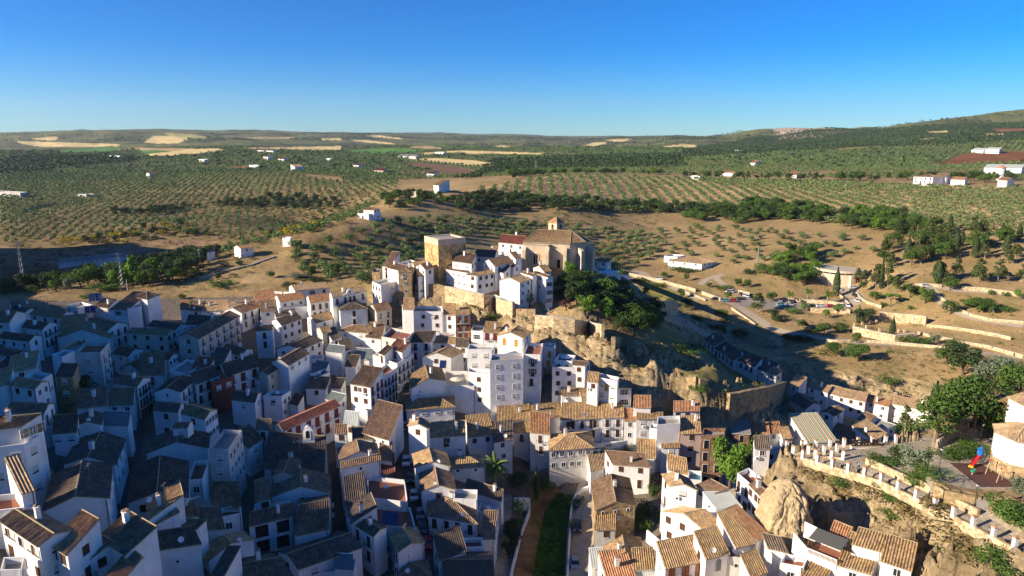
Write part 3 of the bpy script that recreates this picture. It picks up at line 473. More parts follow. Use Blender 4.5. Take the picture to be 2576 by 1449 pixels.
def slope(b, E0, E1, T1, T0, hip=False, corr=.05, mi=0, per=.40):
    E0, E1, T1, T0 = map(Vector, (E0, E1, T1, T0)); W = (E1 - E0).length; ux = (E1 - E0).normalized(); n = ux.cross(T0 + (T1 - T0)*.5 - (E0 + E1)/2).normalized()
    if n.z < 0: n = -n
    k = max(2, int(round(W/per*2))); Lm = ((T0 + T1)/2 - (E0 + E1)/2).length
    vx = n.cross(ux)
    if vx.z < 0: vx = -vx
    a = (T0 - E0).dot(ux); bb = (T1 - E0).dot(ux); Lv = (T0 - E0).dot(vx); pts = []
    sg_ = Vector((0, 0, -RN.uniform(0, .16)))
    for i in range(k + 1):
        s = i/k; off = n*(corr if i % 2 else -corr)*(.8 + .4*RN.random())
        if hip:
            u = s*W; vt = Lv
            if a > .01: vt = min(vt, Lv*u/a)
            if bb < W - .01: vt = min(vt, Lv*(W - u)/(W - bb))
            p0 = E0 + ux*u; p1 = p0 + vx*max(vt, 0)
        else: p0 = E0.lerp(E1, s); p1 = T0.lerp(T1, s)
        pts.append((p0 + off + sg_*math.sin(math.pi*s), p1 + off, s*W, (p1 - p0).length))
    for i in range(k):
        p, q = pts[i], pts[i+1]
        b.face([p[0], q[0], q[1], p[1]], mi, [(p[2], 0), (q[2], 0), (q[2], q[3]), (p[2], p[3])])
    dn = Vector((0, 0, -.16)); b.face([E0 + dn, E1 + dn, T1 + dn, T0 + dn] if (T1 - T0).length > .05 else [E0 + dn, E1 + dn, T1 + dn], 1); b.face([E0 + dn, E1 + dn, E1, E0], 1)
    if not hip: b.face([E1 + dn, T1 + dn, T1, E1], 1); b.face([T0 + dn, E0 + dn, E0, T0], 1)
def cap(b, p, q, r=.11, mi=1):
    p, q = Vector(p), Vector(q)
    if (q - p).length > .1: b.tube(p, q, r, r, 5, mi)
HOUSES = {}
def house(tile, pts, h, typ, rc, wc, wins=('-', '-', '-'), label='', key=None, cat='house', name='house', fc='r', floor_drop=.9, extras=True, zfix=None, pitch=.34, par=.16):
    A, B, Cc = [tp(tile, pts[i], pts[i+1]) for i in (0, 2, 4)]
    a = ray(*A); bb = ray(*B); c = ray(*Cc)
    if zfix is None: P = hit(*B, h); ze = P[2]
    else: ze = zfix; P = at_z(*B, ze)
    at = lambda d: Vector(((CAMZ - ze)/-d[2]*d[0], (CAMZ - ze)/-d[2]*d[1], ze))
    p0, p1, p2 = at(a), at(bb), at(c); e1 = p1 - p0; e2 = p2 - p1
    # square the plan up: keep the near corner, average the angle error
    W = e1.length; Dp = e2.length; a1 = math.atan2(e1.y, e1.x); a2 = math.atan2(e2.y, e2.x); df = (a2 - a1 + math.pi) % (2*math.pi) - math.pi; sg = 1 if df > 0 else -1
    err = df - sg*math.pi/2; raw = (W, Dp, math.degrees(err))
    er0 = err; err = max(-1.3, min(1.3, err)); kk = err - max(-.42, min(.42, err)); a2n = a2 - kk; a1n = a1
    Dn = min(max(Dp*math.cos(kk), 3.0), 26 if tile[0] == 'T' else 14)
    e1 = Vector((math.cos(a1n), math.sin(a1n), 0))*W; e2 = Vector((math.cos(a2n), math.sin(a2n), 0))*Dn
    p0 = p1 - e1; p2 = p1 + e2; p3 = p0 + e2; cen = (p0 + p1 + p2 + p3)/4
    gz = [g1(p.x, p.y) for p in (p0, p1, p2, p3)]; zb = min(gz) - 1.2; zb = min(zb, ze - 2.5)
    root = empty(name, (cen.x, cen.y, min(gz)), label=label, cat=cat); O = Vector((cen.x, cen.y, min(gz)))
    q = [p - O for p in (p0, p1, p2, p3)]; zl = ze - O.z; zbl = zb - O.z
    if os_dbg is not None: os_dbg.append((label, raw, round(P[1]), round(ze, 1), round(min(gz), 1)))
    # wall
    wb = MB(); s = [(0, 1), (1, 2), (2, 3), (3, 0)]; up = Vector((0, 0, 1))
    rise = 0; ridge = None
    if typ == 'a': rise = pitch*Dn/2
    if typ == 'c': rise = pitch*W/2
    if typ == 's': rise = .27*Dn
    if typ == 't': rise = .27*W
    if typ == 'h': rise = pitch*min(W, Dn)/2
    rz = up*rise
    low = lambda p: Vector((p.x, p.y, zbl))
    for i, (m, n_) in enumerate(s):
        m_, nn = q[m], q[n_]; top = [nn, m_]
        if typ == 'a' and i in (1, 3) or typ == 'c' and i in (0, 2): top = [nn, (m_ + nn)/2 + rz, m_]
        if typ == 's': top = {0: [nn, m_], 1: [nn + rz, m_], 2: [nn + rz, m_ + rz], 3: [nn, m_ + rz]}[i]
        if typ == 't': top = {0: [nn, m_ + rz], 1: [nn, m_], 2: [nn + rz, m_], 3: [nn + rz, m_ + rz]}[i]
        wb.face([low(m_), low(nn)] + top, 0)
    if typ == 'f':
        ctr = sum(q, Vector())/4; fl = [x + (ctr - x).normalized()*par*1.6 for x in q]
        for i in range(4):
            j = (i+1) % 4; wb.face([q[i], q[j], fl[j], fl[i]], 0); wb.face([fl[i], fl[j], fl[j] - up*floor_drop, fl[i] - up*floor_drop], 0)
    wb.build('wall', WALLS[wc], root)
    rb = MB(); tm = TILES.get(rc) or SHEETS.get(rc) or TILES['b']; oh = .28; ux = e1.normalized(); uy = e2.normalized(); flatc = rc in SHEETS; cr = .025 if flatc else .075
    if typ == 'f':
        rb.face([x - up*(floor_drop - .01) for x in fl]); rb.build('terrace_floor', FLOORS[fc], root); roof = root
    else:
        S = lambda E0, E1, T1, T0, hip=False: slope(rb, E0, E1, T1, T0, hip, cr)
        v = ux*.12; w_ = uy*.12; o = up*.1
        if typ == 'a':
            d = uy*oh - up*(oh*pitch); ra, rc_ = (q[0] + q[3])/2 + rz + o - v, (q[1] + q[2])/2 + rz + o + v
            S(q[0] - d*1 - up*(2*oh*pitch)*0 + o - v, q[1] - d + o + v, rc_, ra); S(q[2] + uy*oh - up*oh*pitch + o + v, q[3] + uy*oh - up*oh*pitch + o - v, ra, rc_); cap(rb, ra, rc_)
        if typ == 'c':
            ra, rc_ = (q[0] + q[1])/2 + rz + o - w_, (q[2] + q[3])/2 + rz + o + w_; d = up*oh*pitch
            S(q[1] + ux*oh - d + o - w_, q[2] + ux*oh - d + o + w_, rc_, ra); S(q[3] - ux*oh - d + o + w_, q[0] - ux*oh - d + o - w_, ra, rc_); cap(rb, ra, rc_)
        if typ == 's': S(q[0] - uy*oh - up*oh*.27 + o - v, q[1] - uy*oh - up*oh*.27 + o + v, q[2] + rz + o + v + uy*.1, q[3] + rz + o - v + uy*.1); cap(rb, q[3] + rz + o, q[2] + rz + o, .09)
        if typ == 't': S(q[1] + ux*oh - up*oh*.27 + o - w_, q[2] + ux*oh - up*oh*.27 + o + w_, q[3] + rz + o + w_, q[0] + rz + o - w_); cap(rb, q[0] + rz + o, q[3] + rz + o, .09)
        if typ == 'h':
            X = [q[0] - (ux + uy)*oh, q[1] + (ux - uy)*oh, q[2] + (ux + uy)*oh, q[3] + (uy - ux)*oh]; X = [x + o - up*oh*pitch for x in X]
            hm = min(W, Dn)/2 + oh
            if W >= Dn: r0 = (X[0] + X[3])/2 + ux*hm; r1 = (X[1] + X[2])/2 - ux*hm; r0 += up*hm*pitch; r1 += up*hm*pitch; S(X[0], X[1], r1, r0, True); S(X[1], X[2], r1, r1, True); S(X[2], X[3], r0, r1, True); S(X[3], X[0], r0, r0, True); cs = [(X[0], r0), (X[3], r0), (X[1], r1), (X[2], r1), (r0, r1)]
            else: r0 = (X[0] + X[1])/2 + uy*hm + up*hm*pitch; r1 = (X[2] + X[3])/2 - uy*hm + up*hm*pitch; S(X[0], X[1], r0, r0, True); S(X[1], X[2], r1, r0, True); S(X[2], X[3], r1, r1, True); S(X[3], X[0], r0, r1, True); cs = [(X[0], r0), (X[1], r0), (X[2], r1), (X[3], r1), (r0, r1)]
            for c_ in cs: cap(rb, *c_, r=.09)
        roof = rb.build('roof', [tm, MORTAR if not flatc else WALLS['w']], root)
    # windows on three walls
    edges = ((q[0], q[1]), (q[1], q[2]), (q[3], q[0]))
    wins = list(wins)
    if tile[0] in 'TR' and tile not in ('R3', 'R4', 'R5') and not any(k_ in label for k_ in ('blank', 'hut', 'lean-to', 'shed', 'roof strip', 'slope', 'awning', 'canopy', 'terrace', 'room', 'pool', 'stair', 'plain white')):
        for i_ in (0, 1, 2):
            ln = (edges[i_][1] - edges[i_][0]).length
            if wins[i_] == '-' and RN.random() < .8 and ln > 3.4: wins[i_] = '%dx%d%s' % (max(1, int(ln/3.6)), 1 if h < 6 else 2, RN.choice(['w', 'k', 'kb', 's', 'wk', 'g', 'kb']))
    for (m, n_), spec in zip(edges, wins):
        if spec == '-' or not spec: continue
        d = (n_ - m); ln = d.length; d = d.normalized(); nm = Vector((d.y, -d.x, 0))
        if nm.dot((m + n_)/2 - sum(q, Vector())/4) < 0: nm = -nm
        rzz = math.atan2(nm.x, -nm.y)
        for sp_ in spec.split('+'):
            cx_, rest = sp_.split('x'); cols_ = int(cx_); kinds = ''.join(ch for ch in rest if ch.isalpha()); rows_ = int(''.join(ch for ch in rest if ch.isdigit()) or 1)
            for r in range(rows_):
                for k in range(cols_):
                    kd = kinds[(r if len(kinds) > 1 else 0) % len(kinds)] if len(kinds) > 1 else kinds[0]
                    x = ln*(k + .5)/cols_ + RN.uniform(-.25, .25); z = zl - .55 - WH[kd] - r*2.85 + (RN.uniform(-.1, .1) if kd in 'ws' else 0)
                    if typ == 'f': z -= .7
                    if kd == 's': z += .1
                    p = m + d*x; p.z = 0; gl = g1(O.x + p.x, O.y + p.y) - O.z
                    if z < gl - .6 : continue
                    if z < gl + .7 and kd in 'kbBe': kd2 = 'd'; z = gl + .02
                    else: kd2 = kd
                    wo = inst('door' if kd2 in 'dy' else 'window', WM[kd2], root, p + nm*.03 + up*z, rzz)
                    if kd in 'bBe' and kd2 == kd and z > gl + 1.8: inst('balcony', WMB, root, p + nm*.03 + up*z, rzz)
    if extras and RN.random() < .45:
        pb = MB(); cn = q[1]; pb.tube(Vector((cn.x, cn.y, zl - .1)) + (e1.normalized()*-.25 - e2.normalized()*.09), Vector((cn.x, cn.y, max(zbl + 1.2, zl - 8))) + (e1.normalized()*-.25 - e2.normalized()*.09), .055, .055, 5); pb.build('drainpipe', RN.choice([M_GREY, M_BROWN, M_WHITE]), root)
    if extras and RN.random() < .16:
        pb = MB(); d_ = e1.normalized(); n_2 = Vector((d_.y, -d_.x, 0)); n_2 = n_2 if n_2.y < 0 else -n_2; pb.box(-.42, .42, -.34, -.02, -.3, .3, 0); pb.tube((0, -.35, 0), (0, -.36, 0), .22, .22, 10, 1); a_ = pb.build('air_conditioner', [M_WHITE, M_IRON], root); pc_ = q[0] + e1*RN.uniform(.15, .85) + n_2*.03; a_.location = (pc_.x, pc_.y, zl - 2.1); a_.rotation_euler = (0, 0, math.atan2(n_2.x, -n_2.y))
    if extras and typ != 'f' and not flatc and W > 4.5:
        r_ = RN.random()
        if r_ < .55:
            f1, f2 = RN.uniform(.2, .8), RN.uniform(.25, .75); p = q[0] + e1*f1 + e2*f2
            hz = {'a': rise*(1 - abs(2*f2 - 1)), 'c': rise*(1 - abs(2*f1 - 1)), 's': rise*f2, 't': rise*(1 - f1), 'h': rise*min(1, 2*min(f1, 1 - f1)*W/min(W, Dn), 2*min(f2, 1-f2)*Dn/min(W, Dn))}[typ]
            inst('chimney', RN.choice(CHM), roof, p + up*hz, math.atan2(ux.y, ux.x))
        if RN.random() < .42:
            f1, f2 = RN.uniform(.1, .9), .5; p = q[0] + e1*f1 + e2*f2
            inst('antenna', ANT, root, p + up*(rise*.5), RN.uniform(0, 6))
        if RN.random() < .13: inst('satellite_dish', DISH, root, q[0] + e1*RN.uniform(.2, .8) + e2*.1 + up*.25, RN.uniform(-.4, .4))
    if extras and typ == 'f' and RN.random() < .3: inst('satellite_dish', DISH, root, q[0] + e1*.5 + e2*.6 - up*.6, RN.uniform(-.4, .4))
    if key: HOUSES[key] = (root, O, q, e1, e2, zl, rise)
    return root, O, q
import os
os_dbg = [] if os.environ.get('HDBG') else None
# ---------------------------------------------------------------- the town: tile | A B C eave corners | eave height | roof | tiles | walls | windows on the three walls | label
HT = """
T1|-60,470,100,440,135,385|5|s|t|w|-|1x1w|-|low house with a plain tan roof at the far left edge below the dry ridge
T1|75,455,215,490,283,430|5|a|d|w|-|1x1w|-|small white dark-roofed house in front of the ribbed pale roof at far left
T1|205,440,490,412,475,365|4|s|t|w|-|-|-|low white house with pale ribbed tiles and a square chimney near the far-left ridge
T1|300,480,605,522,590,465|7|a|y|w|-|1x1b|-|white house with yellow-lichened ribbed roof and one brown upper door, far left
T1|-80,560,95,567,145,475|7|a|b|w|-|-|-|white gable-ended house cut by the left edge with a brown ribbed roof
T1|80,595,425,640,482,575|8|a|d|w|-|3x2b|-|tall white house with dark brown ribbed roof and a windowed side above the narrow lane
T1|-20,720,295,757,325,700|6|a|d|w|-|-|-|low white house with a lichen-spotted long roof by the left edge
T1|-60,880,240,935,385,872|6|a|d|w|-|-|-|house with a long dark roof and white skylight strip near the left edge
T1|-80,1065,30,1050,240,935|5|s|d|w|-|-|-|dark monopitch roof house on the left edge below the skylight roof
T1|70,1075,360,1010,510,908|7|s|t|w|-|1x1w|-|house with a broad smooth tan roof catching the sun at left
T1|-60,1215,90,1180,280,1068|7|s|t|w|-|-|-|tan sunlit monopitch roof house cut by the left edge
T1|105,1190,355,1235,445,1160|8|a|y|w|-|2x2w|-|white two-storey house with speckled lichen roof beside the grey flat sheet roof
T1|240,1112,420,1140,515,1078|8.6|f|g|w|-|1x1b|-|white roof room with a flat grey top behind the speckled lichen roof
T1|60,1470,440,1490,478,1385|7|a|b|w|-|2x1b|-|house with a long ribbed brown roof and small crenellated chimney at lower left
T1|665,390,780,420,930,382|4.5|f|g|w|-|-|-|small bright white flat-topped block beside the blue solar panels
T1|950,400,1090,415,1080,372|4|s|t|w|-|-|-|low house with tan roof just behind the solar panels
T1|640,522,838,522,885,485|6|h|y|p|-|-|-|pinkish house with a small pyramid roof yellow with lichen at upper left
T1|600,640,850,612,872,545|6.5|s|o|w|-|-|-|house with a bright orange-tan tiled roof below the lichened pyramid roof
T1|850,587,1085,650,1200,572|8|a|b|w|-|3x2b|-|white three-storey house with big brown roof and white chimney above the lane balconies
T1|575,718,1105,722,1092,640|7|c|t|w|1x1s|-|-|wide white gable house with half tan half ribbed brown roof at left
T1|595,832,760,865,830,772|9.5|f|g|y|-|-|-|roofless ochre-walled rooftop room at left
T1|755,865,1010,862,1100,762|12|f|g|d|1x2g|2x3b|-|tall pale block with red tiled roof terrace and side loggias at left
T1|560,1105,730,1112,770,1040|9|s|d|s|-|1x1s|-|narrow bare-stone house with dark roof beside the tall pale block
T1|520,885,625,905,752,850|10|f|g|w|-|-|-|white walled roof terrace behind the bare-stone house
T1|1100,432,1282,434,1530,345|8.3|s|b|w|1x1G|-|-|broad brown roofed front wing of the big blank-walled hall
T1|1282,425,1412,402,1810,305|9.3|f|g|w|-|-|-|large hall with a long blank white side wall at the top left of the town
T1|1320,300,1480,330,1562,280|11|h|b|w|1x1w|-|-|small pyramid-roofed house standing above the blank-walled hall
T1|1045,492,1275,487,1430,490|6.5|f|g|w|-|1x1s|-|plain white box house in front of the blank-walled hall
T1|1285,672,1680,692,1768,640|9|a|t|c|3x2k|2x2k|-|cream old farmhouse with three dark windows and a sagging tiled roof
T1|1480,602,1760,642,1885,585|8|a|d|w|-|2x1s|-|courtyard wing with large dark roof and small square windows
T1|1870,582,2200,600,2245,515|8|a|d|w|3x1s|-|-|long dark-roofed back wing of the courtyard block
T1|1790,705,1995,728,2412,490|11|c|b|c|1x3k|6x3b|-|long weathered cream block with a balconied side running up to the right
T1|2230,560,2330,560,2410,500|10|h|t|c|-|-|-|small lichened hip-roof corner at the top of the weathered cream block
T1|1815,430,1905,430,1890,388|5|s|o|w|-|-|-|tiny orange-tiled house next to the blank hall's right end
T1|2020,445,2300,440,2302,390|5|s|t|w|-|-|-|long low house with wavy sunlit tan tiles at the upper edge of town
T1|1905,442,2022,448,2020,400|5|s|b|w|-|-|-|small house with a satellite dish and brown tiles at the upper edge of town
T1|2060,397,2282,392,2275,352|5|a|t|w|-|-|-|low tan-roofed house with chimney touching the dry slope at the top of town
T1|2290,402,2555,380,2560,342|6|a|t|w|-|-|-|tan-roofed house beside a chimneyed roof at the top of town
T1|2260,442,2430,468,2640,395|7|c|o|w|-|3x2b|-|white gable house with smooth orange-brown roof and black balconies
T1|2225,847,2430,900,2512,832|6|a|b|w|-|2x2w|-|white house with a plain brown roof and blue railing in the shaded centre
T1|1140,872,1290,907,1392,832|6|a|d|w|-|1x1w|-|small white house with very dark roof below the cream farmhouse
T1|1480,910,1700,942,1795,880|6.5|a|d|w|-|3x1w|-|white house with dark gable roof and three small side windows beside a tree
T1|1245,1002,1395,1047,1475,915|6|c|d|w|1x1w|-|-|shaded blue-white house with a steep dark roof and blocked doorway
T1|1405,1092,1660,1088,1665,968|7|s|b|w|1x1b+1x1w|-|-|white house with a flower-filled balcony facing down the lane
T1|1700,1040,1870,1080,1925,962|7.5|f|g|w|-|1x1k|-|white house with a pierced roof-terrace parapet
T1|1135,1172,1380,1215,1422,1122|8|a|b|w|1x1g|4x3b|-|white house with a maroon terrace strip and long balconied lane front
T1|770,1425,1075,1395,1080,1290|6|s|b|w|-|-|-|low white house with weathered roof and fat white chimney at left
T1|1090,1392,1340,1387,1358,1292|6.5|s|b|w|2x1w|3x2w|-|white lane-corner house with speckled roof next to the fat chimney
T1|1555,1262,1815,1262,1965,1130|8|c|d|w|1x1s|3x2b|-|white gable house with wide grey roof and glazed corner window in the shade
T1|1870,1085,1970,1182,2125,1078|8|c|d|w|-|3x2b|-|narrow white house with grey roof and a framed triple window
T1|2030,1055,2135,1172,2290,1082|8.5|f|g|m|-|2x1g|-|dark red-fronted house with white garage-style shutters in the shade
T1|2200,990,2275,1105,2520,978|8|c|d|w|-|3x2B|-|long blue-shaded house with grey roof right of the dark red front
T1|1925,1030,2090,1050,2102,980|7.5|s|r|w|-|-|-|house with a small dark red roof and square chimney
T1|2090,985,2230,1000,2330,902|6.5|s|d|w|-|-|-|dark roofed house wedged behind the dark red roof
T1|1540,1449,1790,1470,1815,1380|6.5|a|d|w|-|-|-|low dark roof in front of the wide grey gable house
T1|2330,1342,2565,1372,2610,1272|7|a|d|w|1x1g|1x1w|-|white house with dark speckled roof and one curtained window
T2|740,213,392,245,332,203|6.5|a|t|w|3x1k+1x1G|1x1w|-|detached-looking white house with three brown windows at the top of the main street
T2|100,290,350,300,355,255|4.5|f|g|w|-|-|-|low white walled terrace behind the orange roofs
T2|-5,354,195,337,178,290|6|s|o|w|1x1w|-|-|white house with sunlit orange roof at the end of the tan roof row
T2|490,326,242,362,190,308|7|a|o|w|3x1w|-|-|white house with smooth orange roof and long white balustraded terrace
T2|262,412,548,396,540,365|4.5|f|g|w|-|-|-|balustraded red-floored terrace in front of the smooth orange roof
T2|545,368,742,342,700,285|8|a|o|w|3x2a|-|-|cream-white house with three arched balcony doors under sunlit tiles
T2|770,316,1110,250,1085,210|8.5|a|t|w|4x1b+1x1a|-|-|town hall with a crested curved gable and row of flags
T2|845,437,1122,420,1092,368|9|h|d|w|1x2b|-|-|square white house with tall dark pyramid roof and one balcony
T2|1365,425,1210,457,1140,398|8|a|b|c|2x1w+2x2a|-|-|cream house with two small square windows over two arched balconies
T2|1168,150,1255,187,1362,115|13|f|g|w|3x2k|1x3g|-|tall narrow white house with roof terrace on the cliff edge
T2|1470,447,1885,452,1872,398|9.5|f|g|w|3x2k|-|-|wide pale blue-white house with tiled roof terrace below the tower cliff
T2|1484,425,1588,430,1590,375|11.5|s|y|w|-|-|-|little tiled stair hut on the wide pale blue-white house
T2|1885,482,2015,490,2012,432|8|s|y|w|1x2k|-|-|narrow white house with lichened roof left of the framed inn
T2|2015,490,2152,482,2148,438|10|a|y|w|2x3e|-|-|inn with terracotta pilasters, black balconies and a dark name board
T2|2165,642,2285,652,2300,592|5.5|f|g|w|1x1G|-|-|white house with a glazed gallery beside the inn
T2|2290,657,2452,662,2470,608|5|s|y|w|2x1B|-|-|small white house with two dark red doors and lichened tiles
T2|48,456,196,440,182,392|6.5|s|b|w|1x1w|-|-|narrow shaded house with brown roof below the red-parapet terrace
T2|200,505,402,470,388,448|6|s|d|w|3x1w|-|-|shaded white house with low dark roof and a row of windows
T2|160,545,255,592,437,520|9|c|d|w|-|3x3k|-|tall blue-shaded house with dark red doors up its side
T2|0,652,165,640,178,592|9|a|d|w|1x2b|-|-|shaded house with a long iron balcony and roof terrace hut
T2|785,522,602,574,515,514|6|a|y|w|1x1w|-|-|white gable house with sunlit lichened roof in the centre of town
T2|760,657,672,682,612,625|7.5|a|y|c|1x2g|-|-|cream narrow house with a single shuttered window, half lit roof
T2|830,642,1130,665,1262,610|7|h|y|w|-|-|-|house with broad fan-shaped lichened roof over a glazed veranda
T2|765,740,860,712,852,652|6.5|s|d|w|1x1k|-|-|small dark-roofed house with one brown window in the centre
T2|1100,707,1260,727,1258,648|6.5|s|b|w|1x1w|-|-|low brown-roofed house next to the concrete rooftop block
T2|1262,702,1502,747,1568,652|12|f|g|d|-|4x3b|-|tall weathered white corner block with bare rooftop at the street bend
T2|1548,760,1758,757,1812,700|10|s|d|w|2x2b|-|-|long white street-end house with dark tiles and red plinth
T2|1755,767,2010,777,2026,715|8|a|y|w|1x1k|-|-|white house with wavy lichened hip roof above the street end
T2|1810,702,1970,697,1978,660|8.5|f|g|w|-|-|-|roof terrace with red posts and a small tiled screen
T2|1675,910,1962,916,2125,858|9|c|t|w|1x1k|-|-|big white gable house, left roof slope tan, right slope grey
T2|2125,828,2385,832,2402,782|z43|f|g|w|2x2g|-|-|plain white four-windowed block above the lower white apartments
T2|2015,802,2147,812,2142,765|8|s|d|w|-|-|-|low dark roof between the gable house and the four-windowed block
T2|2430,692,2690,722,2765,655|z44.5|c|y|w|2x1y|-|-|bright white gable house with two ochre doors under the cliff
T2|2135,1056,2355,1082,2352,1040|z38.5|f|g|w|1x3k|-|-|lower left part of the white apartments with one column of brown windows
T2|2355,945,2690,922,2692,862|z42.5|f|g|w|2x5g|-|-|tallest white apartment block below the cliff with a maroon terrace
T3|118,880,285,886,315,772|z42.5|f|g|w|1x2G+1x3b|1x4w|-|white apartment block with red-edged balconies at the foot of the cliff
T3|320,800,428,812,442,772|z41|f|g|w|1x2y|-|-|small white balconied house tucked under the rock
T3|430,935,602,952,642,892|z39.5|f|u|w|2x1b|-|-|house with blue and yellow tiled terrace rail and parasol under the rock
T3|610,990,742,1000,785,958|z39|a|b|w|-|-|-|small brown-roofed house against the rock behind the white block
T3|405,1010,755,1010,760,965|z38.5|f|g|w|3x3k|-|-|white three-storey block with roof terrace pressed against the rock
T3|755,1152,868,1166,882,1110|z37|s|y|w|1x1k|-|-|small house with lichened roof and tile-inlaid parapet by the rock
T3|860,1110,1060,1152,1082,1112|z37.5|f|g|w|1x1y+2x2g|-|-|tall slim white house with a red balcony under the rock
T3|1065,1217,1202,1217,1197,1162|z35|s|y|w|1x2G|-|-|white house with striped lichened roof and small loggia at the rock foot
T3|500,1292,745,1292,740,1250|5|s|b|w|-|-|-|courtyard wing with a long rust-brown roof
T3|700,1322,832,1292,842,1245|5|s|t|c|1x1d|-|-|courtyard outbuilding with sagging tan tiles
T3|425,1245,555,1335,602,1302|5|s|b|w|2x1s|-|-|front courtyard wing with weathered white wall and brown tiles
T3|1225,1412,1395,1416,1392,1345|6.5|s|o|w|-|-|-|house with striped orange roof behind the pink awning
T3|1625,1455,1890,1449,1885,1388|7.5|s|o|w|3x1k|-|-|white house with regular orange striped roof below the rock face
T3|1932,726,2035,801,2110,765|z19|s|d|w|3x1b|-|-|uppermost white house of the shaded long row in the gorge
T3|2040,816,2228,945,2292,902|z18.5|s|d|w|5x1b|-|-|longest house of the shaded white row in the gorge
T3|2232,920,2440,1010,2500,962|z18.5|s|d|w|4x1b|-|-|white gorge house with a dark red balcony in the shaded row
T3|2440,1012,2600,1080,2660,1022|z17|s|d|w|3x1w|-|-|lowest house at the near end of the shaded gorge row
T4|-10,1052,80,1100,130,1075|z18|s|t|w|1x1w|-|-|small tan-roofed house half hidden behind the ruined wall end
T4|215,1177,310,1216,390,1167|z15|s|t|w|1x1w|-|-|small white house with terrace below the pale cliff start
T4|405,1207,600,1270,640,1237|z12|s|t|w|2x2w|-|-|leftmost long white house under the pale right-hand cliff
T4|598,1272,700,1297,732,1252|z11.5|s|t|w|1x1w|-|-|low linking house with plain tan roof under the right-hand cliff
T4|700,1300,978,1358,1002,1312|z11.5|s|t|w|3x2k|-|-|white house with three brown square windows under the right-hand cliff
T4|985,1352,1215,1408,1237,1370|z10.5|s|o|w|2x2w|-|-|white house with a striped orange-tan roof under the cliff overhang
T4|1225,1372,1640,1462,1652,1412|z11|s|t|w|4x2g|-|-|longest white house with wide tan roof under the cliff overhang
T4|535,1346,690,1387,747,1342|z8|s|b|w|-|-|-|low brown-roofed shed in front of the cliff-foot houses
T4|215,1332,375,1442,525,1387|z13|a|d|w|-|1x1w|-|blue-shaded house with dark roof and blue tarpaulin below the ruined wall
T7|-130,100,160,68,150,-12|7.5|s|y|w|2x2k|-|-|left house of the orange-roofed row with deep eaves shade
T7|165,86,432,50,425,-28|8|s|y|w|1x2g+1x1k|-|-|white row house with yellow-speckled tiles and blind windows
T7|435,80,790,63,780,-25|8|s|y|w|3x1b+2x2d|-|-|widest row house with three balcony doors and a brick-red plinth
T7|792,61,978,56,965,-20|8|s|y|w|2x2b|-|-|row house with two dark balcony doors above two dark street doors
T7|985,87,1092,88,1086,22|7|s|o|w|1x2w|-|-|narrow row house with a plain brown-orange roof and one balcony
T7|1095,73,1322,66,1312,8|7|s|y|w|2x2g|-|-|right house of the orange-roofed row with pink awning above and stone plinth
T6|1868,232,2085,206,2045,90|8|s|y|w|2x1k|-|-|white house with a bright ribbed yellow-lichened roof above brown doors
T6|1510,236,1835,212,1830,132|7|s|y|w|1x1w+1x1d|-|-|low white house with long ribbed roof, outside stair and wooden balcony
T6|1335,132,1505,160,1520,100|10|c|t|w|1x1k|-|-|slim white tower-like house with tiny tan roof on the main street
T6|1400,497,1700,490,1662,372|8|c|y|w|-|-|-|white gable house with sun-dappled lichened roof on the main street
T6|1455,702,1745,692,1702,505|8|c|b|w|-|-|-|house with a weathered grey-brown gable roof between dappled roofs on the main street
T6|1700,506,2007,487,1966,385|6|h|y|w|-|-|-|white house with bright ribbed hip roof beside the palm
T6|1510,916,1935,986,1900,772|7.5|h|b|w|4x2b|-|-|large house with four black balconies and a partly sunlit hip roof
T6|1730,770,1937,777,1942,692|9.5|f|g|w|-|-|-|white rooftop room with a concrete slab above the four-balcony house
T6|1830,687,2150,790,2158,730|8|s|p|w|-|-|-|white house with plain brown sheet roof behind the rooftop room
T6|1945,882,2112,912,2127,842|7|f|m|w|-|3x3w|-|white house with grey-green terrace right of the four-balcony house
T6|1990,1012,2102,1012,2112,917|7.5|s|b|w|-|2x3w|-|narrow brown-roofed house facing the green ravine
T6|1985,1122,2092,1118,2100,1015|6.5|s|b|w|-|2x2w|-|small lower brown-roofed house facing the green ravine
T6|1610,1312,1842,1226,1777,1072|7|s|d|w|-|-|-|dark monopitch house at the bottom right of the main street
T6|1640,1510,2092,1505,2062,1242|6|a|p|w|-|-|-|large plain brown double roof cut by the bottom edge
T6|1835,1200,2000,1192,1982,1122|7|f|g|w|-|-|-|small roof terrace with a folded orange awning
T6|790,837,975,782,946,617|8|s|d|w|-|-|2x2w|white-edged dark roofed house where two shaded streets part
T6|982,762,1330,800,1282,607|8|f|g|w|1x1k|-|-|jumbled white roof terraces with red parapets between the streets
T6|845,987,1035,1107,1142,1025|8|a|b|w|2x2b|-|-|rust-brown roofed house with small round chimneys between the streets
T6|800,852,845,985,1062,902|8|s|d|w|-|-|-|long dark speckled roof against the left shaded street
T6|1050,1002,1400,1032,1335,852|7.5|f|g|w|-|-|-|rooftop cluttered with a pergola and blue solar panels
T6|1245,1240,1472,1158,1402,1027|7.5|c|y|w|-|1x1w|3x2b|white gable house with one glowing ribbed roof slope, bottom centre
T6|1260,1450,1540,1462,1502,1312|4.5|h|b|w|-|-|-|low brown hip roof at the bottom edge beside the parked red car
T6|735,432,1078,386,1050,287|8|c|b|w|-|-|-|white gable house with grey roof touched by one patch of sun
T6|745,512,1090,436,1076,376|9.5|a|b|w|1x1s|-|-|blank white-walled house with a small sunlit brown roof corner
T6|935,192,1165,257,1152,62|8|s|b|w|-|-|-|shaded house with tall checked chimney beside the main street
T6|765,122,890,132,906,57|8|s|l|w|1x1k|-|-|roof hut with pale gridded sheet canopy
T6|850,242,1025,252,1010,185|7|s|d|w|-|-|-|dark patched roof behind the grey gable roof
